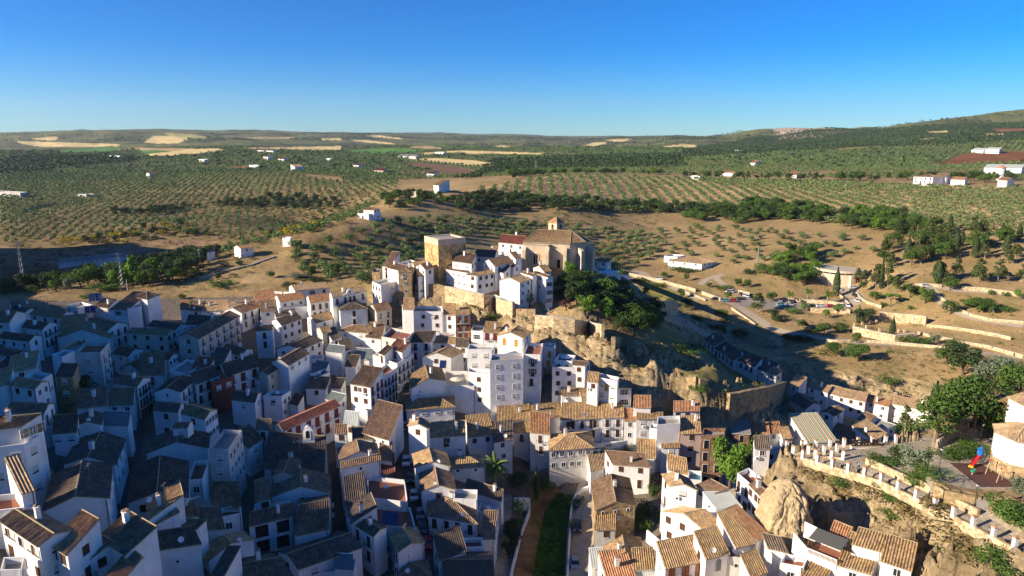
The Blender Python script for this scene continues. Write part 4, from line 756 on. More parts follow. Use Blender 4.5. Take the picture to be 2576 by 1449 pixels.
T6|690,197,800,197,796,165|8.5|s|b|w|1x1k|-|-|small white roof hut with a brown door above the dark lane
T6|1092,562,1217,577,1197,442|4.5|s|r|w|-|-|-|low reddish lean-to beside the parked silver car
T6|1080,425,1190,440,1175,335|6|s|b|w|-|-|-|low patched grey lean-to beside the main street
T6|70,502,600,556,602,342|7|s|d|w|-|-|-|nave with a broad dark ribbed roof behind the white bell gable
T6|150,572,330,562,387,432|9|c|b|c|-|-|-|small brick-sided gable roof set on the broad dark ribbed roof
T6|140,757,650,722,642,562|8|c|b|w|1x1s|-|-|big low gable house with mottled roof along the left shaded street
T6|0,802,125,767,112,647|7|s|b|w|1x1d|-|-|house with regular brown tiles and a lantern over its door
T6|340,1102,635,1042,650,722|7|a|b|w|-|-|-|house with sagging brown roofs round a small white roof room
T6|-60,1010,320,922,322,862|7|s|b|w|2x2L|-|-|white house with four large dark mullioned windows
T6|-20,902,302,872,302,792|6.5|f|g|w|-|-|-|shaded roof terrace with brick chimney behind the large-windowed house
T6|372,1395,925,1202,732,1056|6.5|a|d|w|-|-|-|big double roof, half grey half ribbed brown, at bottom centre left
T6|-60,1530,320,1462,105,1265|6.5|a|b|w|-|-|-|house with a sun-patched lichen roof and white ridge at the bottom edge
T6|430,1422,862,1402,882,1292|4.5|f|g|w|2x1w|-|-|white yard house with satellite dish and glass canopy, bottom centre left
T6|690,1382,852,1392,845,1302|5.5|s|m|w|-|-|-|small dark sheet-roofed hut beside the glass canopy
T6|0,162,130,168,142,112|8|s|b|w|1x1b|-|-|shaded white house with an outside balcony left of the dark maroon roof
T6|-70,330,62,242,20,150|7|s|b|w|-|-|-|shaded white stepped house below the outside balcony
T6|210,292,325,302,352,250|4.5|s|r|w|-|-|-|little red-brown shed roof beside the bell gable
T2|184,1587,276,1648,845,1395|8|c|r|w|-|6x2B|-|very long maroon-brown roofed house with many shuttered windows in shade
T2|210,827,455,836,668,738|7|c|d|w|-|3x2k|-|long grey-roofed house with a rooftop air-conditioning rack
T2|165,952,325,994,532,872|10|c|d|w|-|3x1w+3x1w|-|tall blank-fronted white house with grey gable roof and three small windows
T2|30,1062,120,1087,255,1002|8|c|d|c|-|2x2w|-|cream-shaded house left of the tall blank-fronted one
T2|-20,1122,120,1142,177,1100|6|s|y|w|-|-|-|low lichened roof with a small loggia at centre left
T2|535,932,672,922,682,885|5.5|f|m|w|1x1G|-|-|glazed balcony house with grey-green canopy in the blue shade
T2|700,852,862,872,897,832|7.5|s|m|w|-|-|-|open veranda under a grey-green canopy in the shaded centre
T2|870,850,987,822,942,772|6.5|s|d|w|1x1w|-|-|low dark roof beside the grey-green canopy veranda
T2|895,1002,1002,1007,1052,942|6|s|d|w|-|-|-|dark roof with a blue-shaded yard in front in the centre
T2|1000,927,1167,937,1172,877|5.5|s|m|w|-|-|-|open yard under a light blue-grey awning
T2|595,1122,742,1062,852,992|6|f|g|w|1x1w|1x1w|-|vivid blue-shaded white wall house with one high window
T2|555,1062,682,1082,742,1012|5|s|m|w|1x1G|-|-|lean-to with teal sheet roof and strip windows
T2|1175,887,1420,977,1502,862|9|f|c|w|-|4x2b|-|white street house with two roof huts and many iron balconies
T2|1340,817,1470,862,1502,802|11|s|o|w|1x1b|-|-|roof hut with orange tiles on the many-balconied street house
T2|1235,867,1290,892,1337,842|10.5|s|b|w|1x1d|-|-|smaller roof hut with brown tiles on the many-balconied street house
T2|1180,1062,1285,1102,1412,1012|10|f|g|w|-|4x3b|-|street house with flat grey roof behind the red-trimmed house
T2|950,1177,1150,1212,1282,1102|11|s|b|w|1x1w+2x2k|3x3B|-|tall white house with dark red pilasters and window frames on the main street
T2|500,1222,702,1232,752,1162|5|s|d|w|-|-|-|low dark shaded roof behind the long maroon roof
T2|750,1217,852,1227,902,1167|5|s|d|w|-|-|-|small dark roof left of the white wall of the red-trimmed house
T2|700,1332,840,1367,907,1320|6|s|m|w|-|1x1w|-|grey-green flat-roofed white house behind the long maroon roof
T2|70,1302,257,1302,347,1247|7|f|m|w|1x1k|2x2w|-|white house with terrace and small red chimney at centre left
T2|335,1372,422,1392,482,1332|4.5|s|r|w|-|-|-|red-brown lean-to roof with zigzag edge in the shade
T2|1565,1227,1905,1147,1992,1012|9|c|y|w|-|-|-|gable house with blinding tan left slope, solar heater and lichened right slope
T2|1905,1192,2205,1197,2187,1052|8.5|f|c|w|-|-|-|white roof terrace with a cream parasol
T2|1515,1442,1998,1407,1985,1300|6.5|h|y|w|4x2g|-|-|white house with ribbed hip roof and rooftop skylight on the main street
R1|975,582,1165,607,1213,570|9|s|b|w|-|-|-|upper white house right of the square tower with flat brown roof
R1|912,662,1122,697,1162,672|6.5|s|b|w|4x2g|-|-|white two-storey house immediately right of the tower foot
R1|1120,717,1225,729,1462,690|6.8|h|y|w|1x2k|4x2k|-|curved-front white house with ochre plinth on the old town wall
R1|1285,592,1402,637,1517,560|9|c|b|w|-|-|-|white house with long grey roof behind the curved-front house
R1|1400,682,1490,702,1562,672|7.5|s|b|w|-|-|-|low dark-roofed white house between the curved front and the church
R1|1500,522,1610,562,1637,545|9|c|b|w|-|-|-|narrow bright white gable house with cypress tips behind
R1|1470,622,1592,647,1612,620|7|s|d|w|-|-|-|shaded small roof in the upper quarter near the church
R1|1195,537,1400,547,1437,500|5.5|a|d|w|2x1w|-|-|low blue-shaded house with dark roof behind the upper quarter
R1|1440,397,1700,422,1748,355|9|a|r|w|3x2w|-|-|large white house with a red roof left of the church
R1|1335,487,1420,490,1442,470|4|s|t|w|-|-|-|tiny tan-roofed outbuilding behind the upper quarter
R1|1450,777,1652,799,1765,764|9|c|t|w|-|2x3w|-|bright white blank-sided house with sunlit roof below the church
R1|1660,702,1780,737,1802,722|10|a|t|w|-|-|-|white house peeping between two sunlit roofs below the church
R1|1785,702,1935,750,1957,737|11|a|y|w|1x2w|-|-|tall white house casting a diagonal shadow below the church
R1|1915,762,1985,757,1992,750|10|f|g|w|1x3G|-|-|slim white house with stacked balconies at the edge of the trees
R1|1790,652,1900,694,1967,682|9|c|y|w|-|1x1s|-|white gable house with striped ochre roof against the church wall
R1|1380,912,1450,942,1482,892|3.2|f|g|w|-|-|-|small white outhouse with vine pergola on the town wall
R1|430,692,560,692,602,652|11|h|y|s|1x3w|-|-|ruined square stone turret with a lichened cap left of the tower
R1|320,652,455,687,482,640|9|a|t|w|-|-|-|white house with ribbed tan roof attached behind the stone turret
R1|270,632,350,642,412,580|7|s|t|w|-|-|-|white house with sunlit plain roof left of the stone turret
R1|420,602,560,642,652,602|6.5|f|c|w|-|-|-|flat white house with chimneys left of the tower
R1|630,739,760,720,702,660|4.8|s|y|w|1x1k|-|-|low white house with bright lichened roof and brown door below the tower
R1|700,672,790,652,742,612|7|a|b|w|1x1k|-|-|grey-roofed gable house with one brown window touching the tower
R1|165,692,250,694,267,655|9|f|g|s|-|-|-|crumbling ochre-walled house with roof terrace at the cliff edge
R1|2375,582,2535,592,2572,570|6.5|h|t|w|2x2w|-|-|white restaurant house with hip roof right of the church
R5|-110,1045,145,1070,318,1060|4.2|h|t|w|3x1w|3x1w|-|long low white villa with tan hip roof on the terraced slope
R5|-140,1010,-40,1018,20,1005|4|f|c|w|1x1w|-|-|small white flat-roofed annex beside the long low villa
R4|120,690,205,695,305,688|3.6|f|c|w|1x1a|2x1w|-|lower storey of the white villa on the ridge end with arched porch
R4|165,660,245,662,290,655|6.4|h|o|w|-|2x1w|-|upper storey of the white villa on the ridge end with orange hip roof
R4|696,475,735,480,862,468|6.5|s|t|w|-|4x1w|-|white box-shaped farmhouse with flat tan roof on the ridge
R4|515,520,600,525,700,520|3.8|h|t|c|-|2x1w|-|low cream farmhouse with tan hip roof on the ridge
R3|1765,945,1815,955,1910,945|5|c|o|w|-|1x1w|-|white hillside farmhouse with orange lean-to on the dry ridge
R3|2130,875,2190,878,2196,868|4|f|c|w|-|-|-|little white flat-roofed cabin on the dry ridge
R3|440,1066,700,1040,705,1030|3|s|g|w|5x1s|-|-|long thin white cave-front wall in the shadowed left valley, left part
R3|705,1040,960,1012,965,1002|3|s|g|w|5x1s|-|-|long thin white cave-front wall in the shadowed left valley, right part
R3|1330,972,1560,958,1565,950|4|s|t|c|4x1s|-|-|dim row of cave houses under the reddish valley cliff
R3|1560,985,1620,978,1625,970|4|s|g|w|1x1s|-|-|small pale blue-roofed shed at the end of the cave house row
R3|-60,525,150,535,203,528|6|f|c|d|4x1a|-|-|pale ruined arcaded farmhouse at the left edge
R3|570,540,650,548,722,545|3.5|f|c|d|2x1s|-|-|low roofless farm ruin among olive trees at left
R3|1103,392,1128,394,1160,390|5|c|o|w|-|1x1w|-|tiny white farmhouse at the end of a pale track in the far grove
R4|645,390,700,393,722,388|5|s|t|w|2x1w|-|-|small white farmhouse below the ploughed field
R4|246,365,315,368,322,362|5|s|o|p|2x1w|-|-|orange-walled farmhouse on a knoll in the left middle distance
R4|708,228,770,230,786,226|6|f|c|w|-|-|-|white warehouse beside the golden field
R4|428,258,560,262,572,256|5|s|g|w|-|-|-|long low grey-roofed barn among the far groves
R4|82,325,130,328,143,322|5|s|o|w|-|-|-|white farmhouse with red roof by dark trees, left middle distance
R3|1500,280,1540,283,1546,276|6|f|c|w|-|-|-|white cube farmhouse in the far left groves
R3|1985,262,2022,265,2030,258|6|s|t|w|-|-|-|white farmhouse with pale roof, right of centre in the far left groves
R3|1940,214,2060,218,2066,212|6|s|t|w|-|-|-|row of white farm sheds under the golden field
R3|2095,278,2142,281,2148,275|5|s|o|w|-|-|-|farmhouse with orange roof in the far left groves
R3|2225,340,2290,336,2296,328|7|s|t|w|-|-|-|white two-storey farmhouse standing alone near a brown field
R3|2455,276,2492,277,2496,272|5|f|c|w|-|-|-|isolated white cottage in the far left groves, rightmost
R3|1880,325,1945,328,1950,322|5|f|c|w|-|-|-|cream walled enclosure with a tree beside a red soil patch
R3|825,254,900,257,910,252|6|f|c|w|-|-|-|long pale farm building with a bell wall on the far left rise
R5|1745,412,1890,417,2060,417|8|h|b|w|4x2a|-|-|large white country house with brown hip roof at right
R5|1895,417,1990,420,2040,412|6.5|s|t|w|2x1w|-|-|lower white wing of the large country house at right
R5|2025,435,2130,440,2200,425|4.5|a|o|w|2x1w|-|-|orange-roofed outbuilding of the large country house
R5|2380,440,2450,445,2520,432|5.5|a|o|w|1x1w|-|-|white house with orange roof beside the round white turret
R5|275,380,400,384,412,374|4.5|h|o|w|3x1w|-|-|wide low villa with orange hip roofs on the hill crest
R5|60,408,130,410,134,402|4|f|c|w|-|-|-|plain white hut on the hill crest
R5|806,398,860,400,880,392|4|s|o|w|-|-|-|small orange-roofed house behind the crest trees
R5|510,308,550,310,568,304|5|s|o|w|1x1w|-|-|cream farmhouse alone in the dense far-right grove
R5|2275,345,2560,350,2640,338|6|s|l|w|-|-|-|long white greenhouse at the far right edge
R5|2180,212,2270,214,2276,208|6|s|l|w|-|-|-|white farm shed beside the far-right red field
R5|2285,208,2390,210,2396,203|8|s|l|w|-|-|-|cluster-edge white farmhouse with dark windows beyond the red field
R5|395,212,425,213,432,208|7|f|c|w|-|-|-|white and yellow farmhouse far away among oak scrub
T5|-150,332,205,292,452,226|11|f|g|w|2x2g|1x3g|-|big white apartment block with rolled blinds at lower left
T5|-150,172,190,137,415,112|13.5|s|y|w|-|2x1G|-|top storey of the blind-windowed block with white sunroom and pale canopy
T5|460,202,672,187,692,92|6|s|d|w|2x1g|-|-|low dark roof beside the blind-windowed block
T5|655,137,882,122,907,27|7|c|d|w|-|-|-|white gable house with an aerial beside the teal awning
T5|885,132,1122,137,1152,60|7|s|m|w|-|-|-|roof terrace with washing under a teal awning
T5|560,472,1005,472,1095,252|8|c|d|w|-|3x2w|-|huge dark low-pitched roof by the left dark lane
T5|385,882,945,767,975,467|8|c|d|w|-|3x2w|-|large ridged dark roof over a blank white gable at lower left
T5|1125,812,1640,762,1640,442|7.5|c|d|w|-|-|-|large dark gable roof right of the left dark lane
T5|1290,802,1312,952,1527,768|7|s|y|w|-|-|-|small bright sunlit roof patch against the large dark gable roof
T5|1285,377,1820,327,1830,202|8|c|d|w|-|-|-|wide shaded white gable house below a dormer hut
T5|1520,157,1642,152,1672,117|10.5|a|b|w|1x1g|-|-|little white dormer hut with boarded window
T5|1590,27,1797,80,1885,-8|9|a|y|w|1x1k|4x2w|-|white house with fully sunlit mottled roof and green side windows
T5|1830,332,2000,342,2120,172|12|f|g|d|-|4x3w|-|tall peeling white block with a stepped gable at lower centre left
T5|1640,612,1772,602,1832,432|7|f|r|w|1x1w|-|-|shaded white house with dark red parapet panel
T5|1850,852,2112,852,2082,702|6.5|s|b|w|-|-|-|sagging brown roof above the red parapet terrace
T5|1870,947,2117,897,2112,852|6.5|f|g|w|1x1w|-|-|white house with a red balustraded terrace in shade
T5|-80,882,325,832,302,702|7.5|f|o|w|-|-|-|house with orange terrace and white outdoor chairs at lower left
T5|190,725,302,692,172,515|9.5|s|t|w|-|-|-|narrow ridged tan roof strip above the orange terrace
T5|8,967,345,1194,612,1052|7|a|t|w|5x1g+3x2k|-|-|house with broad regular brown roof and curved sunlit wall at lower left
T5|440,1164,590,1259,882,1042|7.5|s|y|w|2x1k|-|-|house with steep yellow-lichened ribbed roof and maroon side at lower left
T5|865,1102,1107,1259,1382,1092|8.5|s|b|w|-|-|-|house with a fine-ribbed brown roof and big blank white wall, bottom left
T5|650,1257,762,1322,1002,1202|5.5|s|b|w|-|-|-|ribbed porch roof over the red-tiled yard, bottom left
T5|660,1385,792,1505,1092,1332|2.6|f|r|w|-|-|-|orange terracotta yard with potted plants, bottom left
T5|900,1475,1012,1565,1262,1362|6|s|y|w|-|-|-|small ribbed lichened roof at the bottom edge, left
T5|1310,962,1337,1012,1577,942|6|s|t|w|-|-|-|plain tan sunlit slope behind the aerials, lower left
T5|1580,937,1742,917,1682,852|6|s|b|w|-|-|-|flat brown slope next to the plain tan slope
T5|1390,1077,1672,1087,1752,1037|6|s|b|w|-|-|-|brown tiled roof crossed by a pale ridge, lower left
T5|1780,1042,1965,1032,1780,942|6.5|s|b|w|-|-|-|shadowy brown roof with a chimney block, lower centre left
T5|1385,1217,1757,1162,1662,1077|8.5|s|d|w|-|-|-|blank white gable wall under a dark roof, bottom left
T5|1640,902,1862,832,1752,802|6.5|s|g|w|-|-|-|corrugated grey roof above a small balcony, lower left
T5|1832,1314,2220,1132,2132,1067|6|c|y|w|1x1w|-|-|low white house with one lichened and one dark slope, bottom left of centre
T5|1850,1449,1962,1449,2112,1262|6|s|d|w|-|-|-|dark slope beside the white ridge, bottom left of centre
T5|0,1402,190,1392,202,1322|5|f|g|w|-|-|-|shaded grey rooftop in the bottom left corner
T7|330,347,712,320,692,182|9|h|y|d|5x2w+3x1s|-|-|curved old white house with dark roof on a rough rock base above the ravine
T7|160,187,335,206,332,92|9|s|o|d|1x2b|-|-|white house with orange striped roof and two iron balconies above the ravine
T7|15,192,152,187,157,117|8.5|s|y|w|1x1b|-|-|small striped roof with a red-railed terrace above the ravine
T6|2085,277,2248,252,2244,142|9|s|d|w|1x2w|-|-|white house with dark ribbed roof behind the palm
T7|1272,122,1475,112,1472,42|12|f|g|w|-|-|-|tall blank pinkish-white block with roof awning
T7|1205,152,1282,162,1292,122|10|f|g|w|-|-|-|slim white block left of the tall blank one
T7|1482,200,1662,197,1642,102|9.5|s|y|p|1x3k|-|-|pink house with ribbed roof and brown windows
T7|1310,320,1472,318,1466,242|6.5|s|y|w|1x1g|-|-|white house on tall thin posts with striped roof
T7|1665,212,1862,212,1872,152|12.5|f|g|k|2x4o|-|-|unfinished brick building with empty window holes, left part
T7|1930,197,2090,202,2062,97|10|s|g|k|1x3o|-|-|unfinished brick building's right part under a grey sheet
T7|1095,402,1257,414,1252,312|5.5|s|y|w|1x1w|-|-|small white house with striped roof and outside stone stair
T7|690,530,865,488,975,386|5.5|s|t|w|-|-|-|bright white house with smooth tan roof at the head of the curved road
T7|880,466,1217,492,1102,420|6.5|s|b|w|-|-|-|white-walled house with smooth brown roof above the long barn
T7|738,868,1080,836,1022,592|6.5|c|b|s|3x1s|-|-|long old barn with rough stone gable beside the curved road
T7|725,1040,910,1037,912,882|5.5|s|y|d|-|-|-|weathered little house with patchy lichened roof below the barn
T7|1370,517,1540,562,1522,467|4.5|s|y|w|-|-|-|low house with multicoloured striped roof beside the blue pool
T7|1545,600,1662,612,1662,530|4|f|u|w|-|-|-|small white walled pool terrace
T7|1385,660,1617,697,1532,592|9.5|c|t|w|-|-|-|tall bright white gable house with smooth tan roof in the right cluster
T7|1617,652,1767,737,1850,724|7.5|s|b|w|2x1w|-|-|white house with stained top edge and smooth brown roof, right cluster
T7|1785,852,2010,842,1892,752|4.5|s|l|w|1x1G|-|-|pale translucent sheet roof in the right cluster
T7|1320,882,1700,1064,1887,1027|7.5|c|y|w|3x2k|-|-|large white house with double ribbed roofs, brown windows on its bright side
T7|1700,1298,1908,1247,1792,1082|7|s|y|w|1x1a|-|-|house with ribbed roof, arched loggia and red washing, right cluster
T7|1345,1382,1695,1312,1602,1152|6.5|s|y|w|3x1e|-|-|white house with ribbed brown roof and framed windows at the bottom right
T7|1065,1387,1252,1377,1227,1247|5.5|s|y|w|-|-|-|low ribbed roof house above a ribbed metal awning, bottom right
T7|1075,1480,1320,1475,1290,1375|4|s|l|w|-|-|-|ribbed metal awning at the bottom edge
T7|700,1375,845,1365,815,1245|5|s|l|w|-|-|-|greenhouse-like plastic canopy beside the river road
T7|830,1332,1150,1252,1132,1112|6|c|y|d|-|-|-|house with mottled lichen roof split by a pale ridge below the barn
T7|840,1510,1100,1490,1002,1292|5.5|s|o|w|-|-|-|patchwork bright orange tile roof at the bottom edge
T7|1960,1197,2117,1162,1942,952|5.5|s|y|w|-|-|-|long narrow two-tone roof strip in the right cluster
T7|2140,1137,2250,1087,1962,912|5.5|s|o|w|-|-|-|long smooth brown and orange roof strip beside the alley
T7|1868,1277,2052,1292,2032,1242|5.5|f|g|d|1x1s|-|-|weathered white block with a stubby chimney, bottom right
T7|2095,1462,2232,1412,2132,1272|5.5|s|y|w|-|-|-|small ribbed roof beside the stubby chimney block
T7|2080,652,2200,772,2302,742|6.5|a|b|w|3x2k|-|-|white alley house with hanging washing and orange doors
T7|1975,547,2090,642,2192,592|6.5|f|o|w|2x2b|-|-|white alley house with a walled roof terrace
T7|2090,207,2262,207,2246,142|6|s|o|w|1x1w|-|-|shaded white house right of the brick building
T7|2130,330,2262,330,2246,260|5|s|d|w|1x1w|-|-|lower shaded white house with dark roof right of the brick building
T8|345,279,608,270,422,112|z20|s|n|w|-|-|-|white hall with a green striped corrugated roof
T8|30,127,190,132,262,100|z20|s|t|w|-|-|-|tan-roofed white house left of the green striped hall
T8|400,132,492,122,422,64|z20.5|s|o|w|1x1w|-|-|small house with multicoloured speckled tiles behind the green striped hall
T8|0,197,110,192,92,132|z21|s|o|w|1x1w|-|-|orange striped roof left of the green hall
T8|130,247,215,240,172,177|z20.5|s|y|w|-|-|-|small tan striped roof and awning left of the green hall
T8|-40,342,100,352,152,332|z20|f|g|w|1x2k|-|-|white house with potted plants below the terrace end
T8|470,12,577,47,668,-8|z19|c|b|w|-|1x2w|-|white house with brown gable roof behind the green hall
T8|780,72,872,112,947,82|z15|s|b|w|-|1x1w|-|white house with small brown roof among the valley houses
T8|920,264,1038,197,852,122|z15|s|t|w|-|-|-|broad tan-brown monopitch roof behind the big letters
T8|915,117,1047,157,1112,152|z14|s|g|w|1x1w|1x1w|-|white box house with thin grey roof beside the fir
T8|600,232,770,282,702,192|z14|s|b|w|-|-|-|low broken brown roofs behind the terrace wall
T8|740,1165,997,1234,1042,1137|6.5|s|y|w|-|-|-|upper ribbed green-brown roof of the cliff-foot cottage
T8|605,1347,905,1432,992,1232|5.5|s|y|w|-|-|-|large ribbed lichened roof of the cliff-foot cottage
T8|990,1312,1257,1402,1295,1240|5.5|s|y|w|-|-|-|right ribbed roof of the cliff-foot cottage
T8|515,1132,682,1202,737,1087|6.5|s|o|w|-|-|-|plain orange roof beneath the foreground cliff
T8|105,1332,312,1372,347,1292|5.5|f|o|w|1x1w|-|-|white box house with an earthy planter top, bottom right
T8|295,1442,482,1505,572,1412|4.5|s|y|w|-|-|-|ribbed roof edge at the bottom, right of centre
T8|0,1202,172,1242,100,1165|5.5|s|d|w|-|-|-|dark strip roof tucked under the rock dome
"""
SCALE_D = {}
hl = []
for ln_ in HT.strip().split('\n'):
    f = ln_.split('|')
    t, p, h, typ, rc, wc, w1, w2, w3, lab = f
    p = list(map(float, p.split(','))); fc = rc if (typ == 'f' and rc in FLOORS) else ('g' if typ == 'f' and rc in 'mn' else ('r' if rc == 'o' else rc if rc in FLOORS else 'g'))
    if 'red' in lab and typ == 'f' or 'orange' in lab and typ == 'f': fc = 'r'
    key = lab
    far_ = t in ('R3', 'R4', 'R5')
    r = house(t, p, float(h) if h[0] != 'z' else 6.5, typ, rc, wc, (w1, w2, w3), lab, key=key, fc=fc, extras=not far_, zfix=float(h[1:]) if h[0] == 'z' else None)
    hl.append(r)
if os_dbg:
    for l, raw, y, ze, gz in os_dbg:
        if raw[0] > 26 or raw[0] < 2.5 or raw[1] > 24 or raw[1] < 2.5 or abs(raw[2]) > 40: print('HD %-60s W%.1f D%.1f err%.0f y%d ze%.1f g%.1f' % (l[:60], *raw, y, ze, gz))
# ---------------------------------------------------------------- road ribbons
RM = {'asphalt': mat('asphalt', (.10,.085,.07), .9, (.07,.06,.05), .8, .5, .01, 6), 'asphalt2': mat('pale_asphalt', (.26,.23,.19), .9, (.2,.175,.14), .5), 'concrete': mat('concrete_paving', (.40,.33,.24), .9, (.32,.26,.18), .6, .5, .01, 5, stain=(.24,.2,.15))}
for (nm_, w_, mt_, P) in RPATH:
    b = MB(); n = len(P); T = np.gradient(P, axis=0); T /= np.hypot(T[:, 0], T[:, 1])[:, None]; Nn = np.c_[-T[:, 1], T[:, 0]]
    K = 4; off = np.linspace(-w_/2, w_/2, K + 1); pts = P[:, None, :] + Nn[:, None, :]*off[None, :, None]; zz = G(pts[..., 0], pts[..., 1]) + .10
    for i in range(n - 1):
        for k in range(K): b.face([(*pts[i, k], zz[i, k]), (*pts[i, k+1], zz[i, k+1]), (*pts[i+1, k+1], zz[i+1, k+1]), (*pts[i+1, k], zz[i+1, k])][::-1])
    o = b.build(nm_, RM[mt_], kind='structure')
# ---------------------------------------------------------------- square keep
STONE = mat('keep_stone', (.62,.42,.19), .95, (.40,.26,.12), .45, .5, .12, 1.6, stain=(.25,.17,.09), stones=1.2); PALE = mat('pale_limestone', (.72,.58,.40), .95, (.5,.38,.25), .3, .5, .06, 1.5, stain=(.28,.22,.15))
ROCKM = mat('rock', (.54,.41,.23), .95, (.34,.26,.15), .6, .5, .7, 1.6, stain=(.2,.16,.09))
px, py = tp('R1', 840, 790); K0 = Vector(at_z(px, py, 49)); be = math.radians(32.7); s_ = 11.2
ux, uy = Vector((math.cos(be), math.sin(be), 0)), Vector((-math.sin(be), math.cos(be), 0))
t_ = empty('keep_tower', tuple(K0 + (ux + uy)*s_/2), label='square golden stone keep tower standing on the rock left of the church', cat='tower')
Mx = Matrix.Rotation(be, 4, 'Z'); hs_ = s_/2; top = 15.3
b = MB(); b.box(-hs_, hs_, -hs_, hs_, -5, top - 2.2, 0, Mx); b.build('wall', STONE, t_)
b = MB(); r2 = Mx
b.box(-hs_ - .03, hs_ + .03, -hs_ - .03, -hs_ + .9, top - 2.2, top, 0, r2); b.box(-hs_ - .03, hs_ + .03, hs_ - .9, hs_ + .03, top - 2.2, top, 0, r2); b.box(-hs_ - .03, -hs_ + .9, -hs_ + .9, hs_ - .9, top - 2.2, top, 0, r2); b.box(hs_ - .9, hs_ + .03, -hs_ + .9, hs_ - .9, top - 2.2, top, 0, r2)
b.build('parapet', PALE, t_)
b = MB(); b.box(-hs_ + .9, hs_ - .9, -hs_ + .9, hs_ - .9, top - 2.2, top - .7, 0, r2); b.box(-hs_ + 2, hs_ - 2, -hs_ + 2, hs_ - 2, top - .7, top - .2, 1, r2); b.build('roof', [FLOORS['c'], FLOORS['g']], t_)
def arched(name, par, pos, rz, w, h, d=.1, mat_=None, frame=None, fw=.15):
    b = MB(); n = 10; pts = [(-w/2, 0), (w/2, 0)] + [(w/2*math.cos(math.pi*i/n), h - w/2 + w/2*math.sin(math.pi*i/n)) for i in range(n + 1)]
    b.face([(x, -.02, z) for x, z in pts], 0)
    if frame is not None:
        P2 = [(w/2, 0)] + pts[2:] + [(-w/2, 0)]
        for a, c in zip(P2, P2[1:]):
            g = lambda p: (p[0]*(1 + 2*fw/w), -d, (p[1] - (h - w/2))*(1 + 2*fw/w) + h - w/2 if p[1] > h - w/2 else p[1])
            f0, f1 = g(a), g(c); i0, i1 = (a[0], -d, a[1]), (c[0], -d, c[1])
            b.face([i0, i1, f1, f0], 1); b.face([(a[0], 0, a[1]), (c[0], 0, c[1]), i1, i0], 1); b.face([f0, f1, (f1[0], 0.02, f1[2]), (f0[0], 0.02, f0[2])], 1)
        b.box(-w/2 - fw, w/2 + fw, -d - .08, .02, -.18, 0, 1)
    o = b.build(name, [mat_ or M_HOLE, frame or PALE], par); o.location = pos; o.rotation_euler = (0, 0, rz); return o
arched('window', t_, Mx @ Vector((-hs_ + 6.0, -hs_ - .01, 7.2)), be, .9, 2.0, .12, None, STONE)
arched('window', t_, Mx @ Vector((-hs_ + 10.6, -hs_ - .01, 11.0)), be, .35, 1.3, .05, None, STONE)
arched('window', t_, Mx @ Vector((-hs_ - .01, 0, 9.4)), be - math.pi/2, .3, 1.6, .05, None, STONE)
# ---------------------------------------------------------------- church
ze = 60.6; px, py = tp('R1', 1700, 396); L0 = Vector(at_z(px, py, ze)); ca = math.radians(-12); CH = empty('church', (L0.x + 12, L0.y + 3, 47), label='big pale stone church with buttresses, hipped tile roof and square belfry above the trees', cat='church')
O = CH.location.copy(); ux = Vector((math.cos(ca), math.sin(ca), 0)); uy = Vector((-math.sin(ca), math.cos(ca), 0)); lo = L0 - O; H_ = ze - 47
LN, WD = 17.5, 15.0
def W2(u, v, z=0.0): p = lo + ux*u + uy*v; return (p.x, p.y, z)
plan = [(0, 0), (LN, 0), (LN + 5, 4.2), (LN + 6.6, 8.5), (LN + 5, 12.5), (LN, WD), (0, WD)]
b = MB(); pl = [W2(*q)[:2] for q in plan]; b.prism(pl, -9, H_); b.prism([W2(u, v)[:2] for u, v in ((-.15, -1.4), (9.5, -1.4), (9.5, 0), (-.15, 0))], -9, H_ - .5); b.build('wall', PALE, CH)
b = MB(); b.prism([W2(u, v)[:2] for u, v in ((-.4, -.35), (LN + .2, -.35), (LN + 5.4, 4), (LN + 7, 8.5), (LN + 5.3, 12.9), (LN + .2, WD + .35), (-.4, WD + .35))], H_, H_ + .35); b.prism([W2(u, v)[:2] for u, v in ((-.4, -1.7), (9.7, -1.7), (9.7, -.36), (-.4, -.36))], H_ - .5, H_ - .2); b.build('cornice', PALE, CH)
rb = MB(); e = [Vector(W2(u, v, H_ + .37)) for u, v in ((-.5, -.5), (LN + .2, -.5), (LN + 5.6, 3.9), (LN + 7.2, 8.5), (LN + 5.5, 13.0), (LN + .2, WD + .5), (-.5, WD + .5))]
r0 = Vector(W2(3.5, WD/2, H_ + 4.2)); r1 = Vector(W2(LN - .5, WD/2, H_ + 4.2))
slope(rb, e[0], e[1], r1, r0); slope(rb, e[5], e[6], r0, r1); slope(rb, e[6], e[0], r0, r0, True)
for a, c in ((1, 2), (2, 3), (3, 4), (4, 5)): slope(rb, e[a], e[c], r1, r1, True)
for a, c in ((e[0], r0), (e[6], r0), (r0, r1), (e[1], r1), (e[2], r1), (e[3], r1), (e[4], r1)): cap(rb, a, c, .14)
crf = rb.build('roof', [TILES['y'], MORTAR], CH)
def buttress(u, v, ang, w=1.3, d=2.4, h=H_ - 1.2, zb=-9):
    b = MB(); c, s = math.cos(ang), math.sin(ang)
    def q(x, y, z): X, Y = x*c - y*s, x*s + y*c; return W2(u + X, v + Y, z)
    p = [q(-w/2, -d, zb), q(w/2, -d, zb), q(w/2, .3, zb), q(-w/2, .3, zb)]; t1 = [q(-w/2, -d, h - 1.4), q(w/2, -d, h - 1.4), q(w/2, .3, h), q(-w/2, .3, h)]
    for i in range(4): j = (i+1) % 4; b.face([p[i], p[j], t1[j], t1[i]])
    b.face(t1); b.build('buttress', PALE, CH)
for (u, v, a) in ((.4, -1.4, 0), (9.3, -1.4, 0), (LN - 1.6, 0, 0), (LN + 3.3, 2.2, .72), (LN + 6.3, 6.4, 1.2), (LN + 6.2, 11, 1.9)): buttress(u, v, a)
